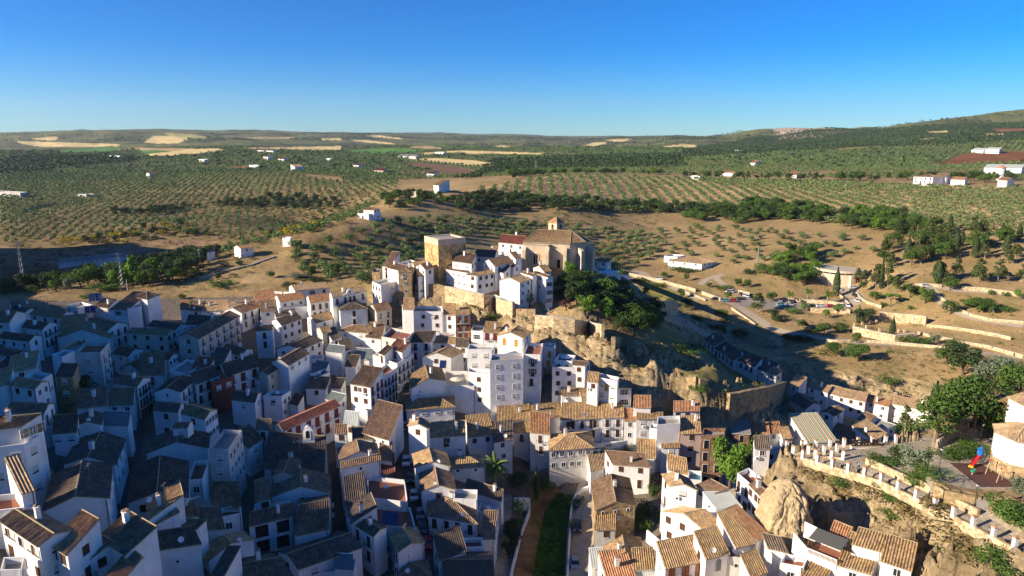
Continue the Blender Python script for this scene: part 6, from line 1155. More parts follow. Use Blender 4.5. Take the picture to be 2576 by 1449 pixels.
# --- single trees and shrubs placed from the survey: kind|tile|x y height width|label
TL = """
bright|T3|590,120,7,7|broad|bright green tree directly against the right end of the church
broad|T3|640,230,8,9|broad|large green tree below the church apse
bright|T3|760,500,8,9|b|broad bright green tree lowest on the plateau below the church
grey|T3|560,260,6,6|b|greyish tree between the balcony house and the church trees
broad|T3|680,330,7,8|b|dark green tree in the middle of the church grove
oak|T3|900,430,7,8|b|dark evergreen in the church grove above the wall
bright|T3|975,560,9,6|b|tall yellow-green tree at the front edge of the church grove
oak|T3|1060,450,7,8|b|dark round tree toward the right of the church grove
grey|T3|1160,480,7,6|b|silvery tree at the right of the church grove
oak|T3|1130,400,6,7|b|dark tree next to the promenade end
broad|T3|1230,690,10,12|b|huge dense round tree hanging over the slope near the wall stub
broad|T3|1340,660,8,9|b|rounded tree joined to the right of the huge dense one
broad|T3|1400,560,7,8|b|tree above the dark slope beside the promenade wall
oak|T3|1300,520,7,8|b|dark tree behind the huge dense round tree
purple|T3|545,440,5,5|b|reddish-purple plum tree below the balcony house
citrus|T3|180,400,6,5|b|brown-green tree in front of the diagonal-shadow house
darkbush|T3|500,300,4,6|b|dark shrub mass right of the balcony house
broad|R1|1545,960,2.5,6|b|green vine canopy on the town wall outhouse
bright|T7|1900,690,13,9|b|big bright green tree in front of the brick building
bright|T7|2140,470,9,6|b|smaller bright green tree right of the brick building
bush|T7|985,400,4,5|b|leafy tree by the dark car on the curved road
bush|T7|1170,960,5,5|b|green shrub beside the stone gable of the barn
bush|T7|1265,760,4,3|b|small green shrub left of the tall bright gable house
bush|T7|1160,1060,3,3|b|shrub at the foot of the rock pile by the barn
drybush|T7|1240,620,2.5,5|b|dry brown scrub patch by the outside stair
citrus|T7|535,860,3,2.6|b|small clipped tree beside the dark blue car
citrus|T7|535,1050,3,2.8|b|small clipped tree beside the black car on the river road
citrus|T7|65,920,4.5,4|b|bright little tree behind the left ravine wall
citrus|T7|40,1060,4,4|b|second bright little tree behind the left ravine wall
oak|T7|20,1200,4,4|b|dark purple-leaved tree behind the left ravine wall
oak|T6|2225,1120,4.5,4|b|dark tree on the paved strip right of the brown-roofed houses
oak|T6|2210,1290,4,3.5|b|dark slender tree at the lower end of the paved strip
cypress|T7|210,800,9,4|b|dark narrow shrub on the ravine bank
oak|T7|60,700,5,6|b|shaded dark shrubbery at the head of the ravine
bush|T7|270,680,3,5|b|shaded agave-like bush on the ravine bank
oak|T1|820,1400,8,8|b|nearly black tree beside the bare-stone house
broad|T1|1850,950,6,4|b|green tree squeezed between the cream walls
bush|T1|880,320,3,6|b|bright bush behind the blue solar panels
darkbush|T1|310,370,3.2,7|b|large dark bush on the dry bank at the upper left
bush|T1|340,250,4,5|b|green bush right of the big pylon foot
bush|T1|1940,400,3,9|b|long dark green bush above the tan roofs
darkbush|T1|1820,330,3,4|b|bush right of the blank-walled hall
bush|T1|2240,200,4,10|b|big round bush on the dry hillside above the town
bush|T1|360,1,3,3|b|small green bush at the valley edge
poplar|T1|1340,190,14,9|b|tall pointed light green poplar by the small pylon
bright|T1|1220,200,9,10|b|light green tree left of the tall poplar
bright|T1|1440,200,8,9|b|light green tree right of the tall poplar
bush|T1|1040,240,4,12|b|low light green bushes along the valley track
broad|T1|1510,200,8,8|b|green pointed tree near the track bend
bright|T1|1740,150,7,10|b|round yellow-green tree by the dry track
bush|T1|1900,100,4,10|b|hedge-like bushes rising beside the dry track
bright|T1|90,210,7,9|b|light green tree at the far left valley edge
broad|T1|30,260,6,8|b|green tree cut by the left frame edge in the valley
grey|T1|710,230,6,6|b|grey-green tree behind the ridge at left
darkbush|T1|700,150,5,7|b|dark bush in the shadowed valley
oak|T1|2200,130,3,3|b|olive-like tree above the round hillside bush
broad|T2|555,120,6,5|b|green tree above the agave patch
grey|T2|430,120,2.5,12|b|grey-green prickly agave patch on the slope
darkbush|T2|600,160,3,8|b|dark shrubs right of the agave patch
darkbush|T2|340,210,4,6|b|dark shrub above the detached-looking white house
bush|T2|150,110,4,4|b|small shrub among the rocks above the town
broad|T2|800,110,7,5|b|tall olive-like tree above the detached white house
darkbush|T2|1110,180,6,8|b|dark tree mass left of the cliff-edge tall house
bush|T2|1600,668,2.5,3|b|potted green shrub on the street-end wall
bush|T2|2230,760,3,4|b|round bright bush below the glazed gallery
bush|T2|2310,755,2.2,3|b|small bright bush beside the two red doors
bush|T2|2000,700,2.5,2.5|b|green bush at the foot of the framed inn
darkbush|T2|1160,480,4,4|b|ivy bush beside the pyramid-roof house
drybush|R1|1030,930,2.5,7|b|brown scrub hanging on the cliff under the tower
drybush|R1|1200,1060,2.5,6|b|dry scrub in the cliff gully
bush|R1|650,910,2.5,3|b|yellow-green tuft on the ruined turret rock
darkbush|R1|1400,1170,3,6|b|dark scrub in the middle of the cliff
bush|T3|1600,360,3.5,5|b|round bush on the high retaining wall
broad|T3|1340,290,4,4|b|small tree on the rocky bank right of the church
bush|T3|1100,200,4,8|b|green shrubs on the bank below the restaurant terrace
bush|T3|1280,150,3,9|b|low green hedge below the upper road
bush|T3|1480,200,3,8|b|green shrubs on the bank left of the promenade
broad|T3|1700,320,6,5|b|tree where the bank meets the promenade wall
oak|T3|1760,440,7,8|b|grey-green tree above the promenade
bush|T3|1880,540,4,7|b|green shrub on the rocky bank above the promenade
broad|T3|2110,520,5,8|b|rounded shrub beneath the upper road
darkbush|T3|2040,640,5,7|b|dark shrub above the long shaded houses
darkbush|T3|2145,570,3.5,4|b|small dark bush on the pale rock
broad|T3|2120,690,4.5,4|b|bright green bush clinging to the pale rock
darkbush|T3|2280,690,4,8|b|dark scrub hanging on the gorge rim
bush|T3|1880,1260,3,5|b|bright bush below the ruined wall stub
drybush|T3|1420,860,3.5,9|b|pale dry shrubs on the crest of the rock spur
drybush|T3|1650,1010,3,9|b|brown scrub on the shaded side of the spur
bush|T3|1780,850,3,10|b|dark scrub on the shaded slope below the grove
bright|T3|2170,330,5,4.5|b|small bright tree beside the turquoise car
pine|T3|2470,460,11,13|b|huge round stone pine beside the car park
bush|T3|2130,230,3,8|b|shrubs beside the white kiosk
broad|T3|1530,110,4,5|b|orchard tree left of the white van
bush|T3|1750,20,2,22|b|long bright hedge under the villa
broad|T3|1755,145,5,4|b|tree beside the upper lane wall
broad|T3|1985,210,3,4|b|small tree between the two lanes
broad|T3|2270,200,5,5|b|round tree above the car park entrance
broad|T3|2370,210,5,5|b|second round tree above the car park entrance
darkbush|T3|2390,70,4,6|b|olive-like shrub beside the lane bend
broad|T4|30,360,6,7|b|tree at the left end of the car park
oak|T4|50,520,5,6|b|slim tree on the slope under the car park
darkbush|T4|120,560,5,7|b|dark bush on the slope under the car park
bush|T4|240,470,4,6|b|bush below the parked white car
bright|T4|370,450,5,5|b|young green tree below the palm row
bright|T4|580,520,5,4|b|slender young tree on the dry slope
bright|T4|700,470,5,6|b|young tree in front of the white parked car
oak|T4|950,570,8,12|b|large dark round evergreen beside the plaza
broad|T4|350,620,5,6|b|left shrub of the trio above the gorge
darkbush|T4|360,760,5,6|b|dark green shrub at the gorge corner
bush|T4|430,660,3,5|b|yellowish-green shrub above the gorge
darkbush|T4|230,740,4,7|b|grey shrub at the top of the gorge
broad|T4|560,680,5.5,8|b|left dense bush above the lower path
broad|T4|720,660,5,8|b|right dense bush above the lower path
broad|T4|890,770,5,5|b|shrub against the plaza retaining wall
broad|T4|670,900,6,9|b|bush cluster left on the brown slope
broad|T4|900,950,7,12|b|largest bush cluster on the brown slope
drybush|T4|540,870,3,7|b|yellow-brown shrub on the brown slope
bush|T4|1320,750,4,5|b|bush just right of the plaza cypress
bush|T4|1490,770,4,6|b|bright shrub under the plaza wall, left
bush|T4|1570,790,4,5|b|bright shrub under the plaza wall, right
grey|T4|1670,780,5,6|b|reedy grey-green shrub below the dry terrace
broad|T4|1870,810,4,6|b|round shrub at the lower path
oak|T4|1960,1090,12,16|b|large dark green tree leaning over the right cliff
broad|T4|1800,980,8,10|b|tree left of the large cliff-edge tree
grey|T4|2250,1330,15,16|b|big blue-grey tree filling the right side above the terrace
grey|T4|2350,1150,10,12|b|upper blue-grey tree by the footpath
broad|T4|2500,1400,14,14|b|dark green tree at the right frame edge
bush|T4|1190,1180,4,6|b|lone round bush on the pale cliff
greypoplar|T4|1900,1449,12,9|b|pale silvery poplars behind the roadside houses
greypoplar|T4|2060,1449,12,9|b|right-hand pale silvery poplar
cypress|T4|1665,1480,12,12|b|dark cypress in front of the longest cliff house
cypress|T4|1240,745,11,8|b|tall slim cypress in front of the plaza
cypress|T4|905,570,9,7|b|slim dark cypress beside the round evergreen
umbrella|T4|1235,400,7,8|b|flat-topped umbrella pine above the plaza
bush|T4|1165,400,3,3|b|small bush under the umbrella pine
broad|T4|1080,340,5,7|b|broad shrub right of the steep drive
pine|T4|1280,270,9,8|b|bright round pine right of the pavilion
broad|T4|1430,310,7,9|b|spreading tree beside the path bend
broad|T4|1580,370,8,9|b|dense tree left of the path bend
bush|T4|1440,430,2.5,3|b|small bush under the spreading tree
broad|T4|1830,240,8,8|b|tree group right of the silver car
broad|T4|1830,480,7,8|b|big shrub beside the descending path
broad|T4|1990,430,5,7|b|left tree of the dense row on the dry slope
broad|T4|2110,460,7,10|b|middle tree of the dense row on the dry slope
broad|T4|2220,470,7,9|b|right tree of the dense row on the dry slope
bush|T4|2390,450,3.5,6|b|low bush right of the dense tree row
citrus|T4|2540,330,6,6|b|rounded tree cut by the right edge on the slope
bush|T4|2250,280,3,3|b|thin bush beside the upper path wall
bush|T4|2390,300,3,3|b|thin bush farther along the upper path wall
cypress|T4|680,300,16,12|b|very tall ragged dark conifer in front of the pavilion
pine|T4|900,170,9,8|b|dark blue-green fir at the pavilion entrance
pine|T4|950,260,13,8|b|brownish pine right of the pavilion door
pine|T4|1080,240,16,9|b|first pine of the dense row behind the path
cypress|T4|1130,230,16,9|b|dark conifer in the dense row behind the path
pine|T4|1200,230,15,9|b|pine in the middle of the dense row
oak|T4|200,140,9,14|b|large dark tree group left of the pavilion
broad|T4|350,190,9,14|b|broad tree touching the pavilion's left side
bright|T4|420,110,8,10|b|pale green tree behind the left tree group
broad|T4|600,160,4,4|b|small tree at the pavilion wall
pine|T8|1190,230,6,4|b|dark fir behind the terrace letters
bush|T8|1190,200,5,9|b|rounded tree under the fir
broad|T8|1480,240,8,9|b|left tree behind the terrace hedge
broad|T8|1640,230,8,9|b|middle tree behind the terrace hedge
broad|T8|1790,190,9,10|b|right tree behind the terrace hedge
broad|T8|2020,240,7,9|b|tree left of the chapel
grey|T8|1300,560,5.5,8|b|large feathery pepper tree beside the terrace path
oak|T8|1130,440,3,5|b|darker half of the tree group above the path wall
bush|T8|1430,690,2.6,4|b|clipped shrub at the corner of the path wall
bush|T8|1300,640,2.5,5|b|shrub row under the pepper tree
bush|T8|1000,470,2.2,6|b|low shrubs behind the path wall
bush|T8|1560,390,1.6,5|b|left section of the clipped hedge
bush|T8|1700,380,1.6,5|b|middle section of the clipped hedge
bush|T8|1830,360,1.6,5|b|right section of the clipped hedge
bush|T8|1700,285,1.2,3|b|small round shrub in the terrace planter
bush|T8|2080,970,4,4|b|spiky yucca clump below the playground rail
bush|T8|2200,1000,3.5,5|b|green shrub below the playground rail at the edge
grey|T8|2230,800,4,4|b|pale shrub at the right edge by the rail
drybush|T8|420,560,1.5,6|b|brown scrub on the shoulder of the foreground rock
bush|T8|640,640,1.8,4|b|dark tuft on the foreground rock under the path
bush|T8|1110,760,2,6|b|olive-green scrub high on the foreground rock
drybush|T8|900,700,1.5,6|b|dry tufts under the path wall
drybush|T8|1250,880,1.6,7|b|golden dry scrub band, upper part
drybush|T8|1500,1000,1.8,8|b|golden dry scrub band, middle part
drybush|T8|1700,1120,1.8,8|b|golden dry scrub band, lower part
drybush|T8|1850,1300,1.8,7|b|brown scrub near the bottom of the rock slope
bush|T8|2050,1350,2.2,6|b|dark shrub low on the rock slope
bush|T8|1060,920,1,3|b|small bright tuft on the bare rock face
drybush|T8|620,720,1.4,4|b|dry tuft on the left rock face
"""
for l in TL.strip().split('\n'):
    k, t, p, *_, lab = l.split('|'); x, y, h, w_ = map(float, p.split(','))
    tree_at(k, t, x, y, h, w_, lab, group=None)
# --- palms
def palm_meshes():
    b = MB(); b.tube((0, 0, -.3), (.05, 0, .72), .045, .035, 8); tr = b.mesh('trunk', PBARK); b = MB()
    for i in range(34):
        a = i*2.399; el = RN.uniform(-.5, 1.2); L_ = RN.uniform(.34, .44); p = Vector((.05, 0, .74)); d = Vector((math.cos(a)*math.cos(el), math.sin(a)*math.cos(el), math.sin(el))); s = Vector((-math.sin(a), math.cos(a), 0))
        for k in range(5):
            q = p + d*(L_/5); w0, w1 = .055*math.sin(math.pi*(k + .6)/6.2), .055*math.sin(math.pi*(k + 1.6)/6.2); b.face([p - s*w0 - Vector((0,0,.02)), p, q, q - s*w1 - Vector((0,0,.02))]); b.face([p, p + s*w0 - Vector((0,0,.02)), q + s*w1 - Vector((0,0,.02)), q]); p = q; d = (d + Vector((0, 0, -.22))).normalized()
    return tr, b.mesh('crown', LF['palm'])
PTR, PCR = palm_meshes()
for (t, x, y, h, lab) in (('T6', 2085, 700, 8.5, 'big date palm beside the ribbed hip roof above the ravine'), ('T4', 207, 365, 7, 'leftmost of the three car park palms'), ('T4', 390, 345, 7.5, 'middle one of the three car park palms'), ('T4', 592, 380, 8, 'rightmost of the three car park palms')):
    px, py = tp(t, x, y); p = hit(px, py, 0); o = empty('palm_tree', p, label=lab, cat='palm'); s = h*1.0; o.scale = (s, s, h); inst('trunk', PTR, o); inst('crown', PCR, o)
# --- olive groves: individuals nearest the camera, the rest one grove
def zone(poly, t, dx, dy, ang, jit, zr, prob=1.0, hs=(3.6, 4.8), seed=1, excl=()):
    rs = np.random.RandomState(seed); P = [tp(t, *q) for q in poly]; W = np.array([hit(px, py, 0) for px, py in P]); x0, x1, y0, y1 = W[:, 0].min() - 60, W[:, 0].max() + 60, W[:, 1].min()*.8, W[:, 1].max()*1.15
    ca_, sa_ = math.cos(ang), math.sin(ang); cx_, cy_ = (x0 + x1)/2, (y0 + y1)/2; R_ = math.hypot(x1 - x0, y1 - y0)/2
    U, V = np.meshgrid(np.arange(-R_, R_, dx), np.arange(-R_, R_, dy)); U = U + rs.uniform(-jit, jit, U.shape); V = V + rs.uniform(-jit, jit, V.shape)
    bend = np.sin(V/170.0)*14; U = U + bend; Xs = cx_ + U*ca_ - V*sa_; Ys = cy_ + U*sa_ + V*ca_; Xs, Ys = Xs.ravel(), Ys.ravel()
    k = (Ys > 0) & (rs.rand(len(Xs)) < prob); Xs, Ys = Xs[k], Ys[k]; Zs = G(Xs, Ys); px, py, d = proj(Xs, Ys, Zs); r = np.hypot(Xs, Ys)
    m = inpoly(px, py, P) & (r > zr[0]) & (r < zr[1])
    for e_ in excl: m &= ~inpoly(px, py, [tp(e_[0], *q) for q in e_[1]])
    for c_, t_2, pl_ in FIELDS: m &= ~(inpoly(px, py, [tp(t_2, *q) for q in pl_]) & (r > 600))
    m &= road_dist(Xs, Ys) > 1.5
    H = rs.uniform(*hs, m.sum()); return np.c_[Xs[m], Ys[m], Zs[m], H, r[m]]
PA = [(875,585),(1060,548),(1300,560),(1640,590),(1660,640),(1560,705),(1500,690),(1480,640),(1250,600),(1180,600),(1050,660),(950,690),(900,720),(790,700),(700,660),(680,640),(760,620)]
ZA = zone(PA, 'P', 9.6, 9.6, .5, 1.6, (255, 560), .96, (4.2, 5.8), 1)
ZB = zone([(1640,575),(1760,570),(2060,585),(2150,600),(2250,630),(2120,665),(2080,660),(2000,690),(1900,700),(1830,660),(1700,640),(1640,650)], 'P', 10.5, 10.5, .2, 3.0, (300, 650), .85, (3, 4.8), 2)
OR_ = math.radians(2)
ZC = zone([(1200,478),(1392,441),(1780,452),(2120,460),(2380,474),(2576,476),(2576,610),(2400,585),(2340,575),(2200,572),(2030,560),(1760,538),(1640,534),(1430,530),(1300,512),(1250,495)], 'P', 11.2, 6.2, OR_, .8, (350, 1100), .97, (4.6, 5.8), 3)
ZD = zone([(0,745),(420,730),(560,650),(880,560),(930,530),(1000,470),(1000,432),(700,425),(0,430)], 'P', 8.6, 7.2, .35, 1.5, (380, 1500), .93, (3.8, 5.2), 4, excl=[('R3', [(0,930),(400,900),(900,880),(1300,840),(1700,880),(1650,1000),(1300,1300),(0,1300)])])
ZE = zone([(0,372),(2576,352),(2576,470),(1392,441),(1000,475),(700,428),(0,440)], 'P', 11, 10, .9, 1.2, (900, 3200), .93, (4.2, 5.4), 5, excl=WOOD)
ZF = zone([(2100,560),(2340,590),(2576,620),(2576,640),(2450,620),(2300,600)], 'P', 9, 8, .3, 1.2, (250, 700), .9, (3.6, 4.8), 6)
NEARO = np.concatenate([ZA, ZB, ZF]); NEARO = NEARO[np.argsort(NEARO[:, 4])]; ind = NEARO[:300]; rest = np.concatenate([NEARO[300:], ZC, ZD, ZE])
for x, y, z, h, r in ind:
    px, py, d = proj(x, y, z); w_ = 0; lb = ('round olive tree scattered on the brown slope behind the keep and church' if px < 1600 else 'small olive tree scattered on the tan slope above the villa'); gp = ('olive trees on the slope behind the church' if px < 1600 else 'olive trees on the slope above the villa')
    w_ = RN.uniform(5.6, 7.6)*h/4.6; tree('olive', x, y, h, w_, lb, group=gp, z=z - .1)
def far_mesh(name, P, n_leaf, leaf, kind='stuff', wid=1.05, bins=((0, 700, 1.0), (700, 1300, .45), (1300, 9e9, .2))):
    Vs = []
    for a, b_, k in bins:
        S = P[(P[:, 4] >= a) & (P[:, 4] < b_)]
        if not len(S): continue
        n = max(10, int(n_leaf*k)); protos = []
        for _ in range(8): C_, N_, S_ = crown_pts('olive', n); protos.append(quads(C_, N_, S_*2.4*(60/n)**.5)*np.array([1, 1, 1]))
        pi = NR.randint(0, 8, len(S)); ang = NR.rand(len(S))*6.28
        for j in range(8):
            Q = S[pi == j]; A = ang[pi == j]
            if not len(Q): continue
            v = protos[j][None]; c_, s_ = np.cos(A)[:, None], np.sin(A)[:, None]; w_ = (Q[:, 3]*wid)[:, None]
            Vs.append(np.stack([Q[:, 0:1] + (v[..., 0]*c_ - v[..., 1]*s_)*w_, Q[:, 1:2] + (v[..., 0]*s_ + v[..., 1]*c_)*w_, Q[:, 2:3] - .3 + v[..., 2]*Q[:, 3:4]], -1).reshape(-1, 3))
    V = np.concatenate(Vs); o = D.objects.new(name, quadmesh(name, V, LF[leaf])); C.objects.link(o); tag(o, kind=kind, label='rows of grey-green olive trees over the distant hills' if 'olive' in name else 'dark evergreen oak scrub over the distant slopes', cat='trees'); return o
far_mesh('olive_grove', rest, 70, 'olive', wid=1.22)
OW = []
for i_, (t_2, pl_) in enumerate(WOOD): OW.append(zone(pl_, t_2, 9, 9, .6, 4, (700, 6000), .8, (5, 8), 20 + i_))
OW.append(zone([(0,380),(2576,345),(2576,420),(0,440)], 'P', 30, 30, .3, 14, (1000, 6500), .45, (5, 9), 40))
sk_ = zone([(0,340),(2000,330),(2576,280),(2576,352),(0,356)], 'P', 26, 26, .3, 12, (2500, 7000), .5, (6, 11), 44); OW.append(sk_[fbm(sk_[:, 0]/260, sk_[:, 1]/260, 6.6, 4) > .0]); OW = np.concatenate(OW); print('rest', len(rest), 'oaks', len(OW), 'near', len(NEARO)); far_mesh('oak_scrub', OW, 50, 'dark', wid=1.3)
# --- belts of mixed trees one can tell apart
def belt(poly, t, dx, kinds, n_, hs, lab, grp, seed, zr=(200, 1500)):
    Zs = zone(poly, t, dx, dx, .4, dx*.42, zr, .85, hs, seed); Zs = Zs[np.argsort(Zs[:, 4])][:n_]
    for x, y, z, h, r in Zs: k = RN.choice(kinds); tree(k, x, y, h, h*RN.uniform(.95, 1.4)*(1 if k not in ('pine', 'cypress') else .85), lab, group=grp, z=z - .2)
    return len(Zs)
nb_ = [belt([(430,220),(780,120),(850,250),(1250,330),(1480,480),(1500,640),(1400,700),(1100,690),(900,560),(600,490),(440,420)], 'T3', 6.2, ['oak', 'broad', 'broad', 'oak', 'darkbush'], 60, (5, 8.5), 'dense green tree in the grove right of and below the church', 'church grove trees', 50, (150, 420)),
 belt([(0,660),(350,660),(500,620),(900,640),(1100,700),(1100,800),(900,760),(560,740),(380,780),(0,740)], 'R5', 7.5, ['oak', 'broad', 'broad', 'bush'], 130, (5.5, 10), 'tree in the green belt below the striped olive grove', 'trees in the belt below the grove', 51),
 belt([(1200,720),(1500,690),(1700,720),(1830,800),(1700,900),(1500,830),(1200,810)], 'R5', 8, ['broad', 'broad', 'bright', 'oak'], 85, (6, 10), 'bright green tree in the belt right of the bare slope', 'trees in the belt right of the bare slope', 52),
 belt([(1420,1000),(1600,900),(1900,830),(2300,850),(2576,900),(2576,1150),(2300,1080),(1900,1060),(1750,1130),(1500,1180)], 'R5', 9.5, ['pine', 'pine', 'broad', 'broad', 'cypress'], 70, (8, 13), 'mixed pine and broadleaf wood tree on the right hillside', 'wood on the right hillside', 53),
 belt([(1840,1220),(2576,1235),(2576,1190),(1900,1170)], 'R5', 7, ['cypress', 'pine', 'pine'], 16, (9, 12), 'pale-trunked pine or cypress in the row above the upper path', 'row above the upper path', 54),
 belt([(380,1000),(500,960),(780,1080),(1000,1250),(1000,1340),(700,1250),(400,1100)], 'R5', 9, ['bright', 'broad'], 0, (4, 6), 'tree', 'g', 55),
 belt([(770,1000),(1000,990),(1030,1100),(1000,1250),(830,1230),(700,1180),(560,1160),(600,1080)], 'R5', 8, ['broad', 'bright', 'bush'], 26, (5, 9), 'leafy tree on the bank left of the pavilion', 'trees left of the pavilion', 56),
 belt([(860,620),(900,560),(1300,560),(1700,600),(2100,600),(2400,620),(2576,640),(2576,700),(2200,690),(1500,680),(1000,700),(880,660)], 'R4', 8.5, ['oak', 'broad', 'oak', 'darkbush'], 130, (5, 8.5), 'dark tree in the shaded belt behind the keep and church', 'shaded belt behind the church', 57),
 belt([(300,570),(450,520),(700,520),(870,520),(900,600),(400,690),(290,640)], 'R4', 9, ['broad', 'oak', 'bush'], 26, (5, 8), 'tree around the ridge farmhouses', 'trees around the ridge farmhouses', 58),
 belt([(1240,410),(1600,365),(2576,370),(2576,400),(1600,395),(1300,430)], 'R4', 12, ['broad', 'bright', 'oak'], 60, (6, 10), 'tree on the crest line of the striped grove', 'trees on the grove crest', 59, (500, 1300)),
 belt([(0,400),(1200,400),(1800,380),(2300,420),(2576,440),(2300,460),(1700,440),(1200,450),(0,430)], 'R5', 12, ['broad', 'oak', 'pine'], 70, (6, 11), 'tree among the crest houses of the striped grove', 'trees on the right crest', 60, (450, 1300)),
 belt([(0,1290),(0,1120),(400,1080),(900,1060),(1300,990),(1640,1010),(1560,1120),(1200,1230),(700,1260),(300,1280)], 'R3', 9, ['oak', 'oak', 'broad', 'bright', 'darkbush'], 95, (5, 10), 'shadowed tree in the deep valley at left', 'trees in the deep left valley', 61),
 belt([(400,900),(900,840),(1300,760),(1700,860),(1300,880),(900,930),(500,950)], 'R3', 10, ['darkbush', 'oak', 'yellowbush'], 45, (4, 7), 'dark scrub tree above the reddish cliff at left', 'scrub above the left cliff', 62, (350, 1200)),
 belt([(800,680),(1200,620),(1380,560),(2000,570),(2576,600),(2576,680),(2000,650),(1500,650),(1250,700),(850,720)], 'R3', 10, ['oak', 'darkbush', 'oak'], 85, (5, 9), 'dark oak in the ravine belt at left', 'oaks in the left ravine', 63, (350, 1200)),
 belt([(1300,760),(1700,680),(2576,700),(2300,880),(1900,880),(1700,840)], 'R3', 14, ['darkbush', 'bush', 'yellowbush', 'oak'], 45, (3.5, 6), 'scattered shrub on the shaded left slope', 'shrubs on the left slope', 64, (350, 1200)),
 belt([(1500,1120),(1900,1090),(2100,1020),(2300,960),(2576,900),(2576,930),(2300,1000)], 'R3', 9, ['bush', 'broad'], 22, (3, 5), 'bush along the rim of the dry ridge', 'bushes along the dry ridge rim', 65, (250, 900))]
print('belts', nb_)

# --- low scrub and grass that nobody could count
def scatter(name, zones, n_leaf, leaf, hs, label, seed, wid=1.6):
    Q = []
    for i, (poly, t, sp_, zr) in enumerate(zones): Q.append(zone(poly, t, sp_, sp_, .7, sp_*.48, zr, .7, hs, seed + i))
    Q = np.concatenate(Q); rs = np.random.RandomState(seed); Q = Q[rs.rand(len(Q)) < np.clip(.55 + fbm(Q[:, 0]/12, Q[:, 1]/12, .5, 3)*2.2, .05, 1)]
    Vs = []; protos = []
    for _ in range(6): C_, N_, S_ = crown_pts('bush', n_leaf); protos.append(quads(C_, N_, S_*(26/n_leaf)**.5*2.2))
    pi = rs.randint(0, 6, len(Q))
    for j in range(6):
        q_ = Q[pi == j]
        if len(q_): w_ = (q_[:, 3]*wid)[:, None]; v = protos[j][None]; Vs.append(np.stack([q_[:, 0:1] + v[..., 0]*w_, q_[:, 1:2] + v[..., 1]*w_, q_[:, 2:3] - .15 + v[..., 2]*q_[:, 3:4]], -1).reshape(-1, 3))
    o = D.objects.new(name, quadmesh(name, np.concatenate(Vs), LF[leaf])); C.objects.link(o); tag(o, label, 'scrub', kind='stuff'); print(name, len(Q))
SPUR = [(1010,760),(1199,745),(1344,795),(1514,850),(1645,905),(1833,975),(1925,960),(1800,880),(1700,830),(1620,780),(1700,800),(1800,900),(1960,960),(1960,1040),(1700,1020),(1500,930),(1350,850),(1150,800)]
RS = [(1500,700),(1620,740),(1760,760),(1900,800),(2000,835),(2200,870),(2400,880),(2576,910),(2576,960),(2400,1030),(2200,990),(2050,960),(1975,900),(1850,840),(1620,760)]
FC = [(2000,1150),(2100,1180),(2260,1240),(2400,1310),(2576,1390),(2576,1449),(2350,1449),(2200,1330),(2100,1250),(2010,1200)]
LF_ = [(0,745),(0,640),(300,600),(600,560),(900,540),(900,620),(700,660),(560,700),(640,720),(900,690),(920,740),(700,740),(400,735)]
MR = [(1660,690),(1800,650),(2100,640),(2350,640),(2576,640),(2576,880),(2300,870),(2050,840),(1900,790),(1750,740)]
scatter('dry_scrub', [(SPUR, 'P', 2.0, (150, 420)), (RS, 'P', 2.2, (180, 480)), (FC, 'P', 1.9, (75, 170)), (LF_, 'P', 4, (280, 900)), (MR, 'P', 4.5, (250, 600))], 22, 'dry', (.45, 1.2), 'dry golden brush over the banks and rock', 70)
scatter('green_scrub', [(SPUR, 'P', 4, (150, 420)), (RS, 'P', 3.6, (180, 480)), (FC, 'P', 3, (75, 170)), (LF_, 'P', 6.5, (280, 1000)), (MR, 'P', 11, (250, 600)), (PA, 'P', 16, (250, 560)), ([(0,560),(900,430),(1000,480),(900,540),(300,600),(0,640)], 'P', 10, (500, 1500))], 30, 'broad', (.7, 1.9), 'low dark green scrub over the banks and slopes', 80)
scatter('dark_scrub', [([(0,620),(300,590),(600,600),(760,620),(600,700),(400,730),(0,740)], 'P', 6, (300, 900)), ([(270,480),(400,460),(900,480),(960,500),(880,560),(650,560),(400,540)], 'P', 8, (450, 1300)), ([(1200,520),(1660,530),(1650,570),(1400,570),(1060,545)], 'P', 6, (350, 800))], 34, 'dark', (1.5, 3.6), 'dark brush in the shaded ravines', 90, 1.4)
scatter('grass', [([(400,720),(560,740),(520,820),(505,1060),(490,1449),(180,1449),(230,1150),(280,900)], 'T7', .8, (80, 260))], 16, 'bright', (.4, .9), 'rank green grass filling the ravine bed', 95)
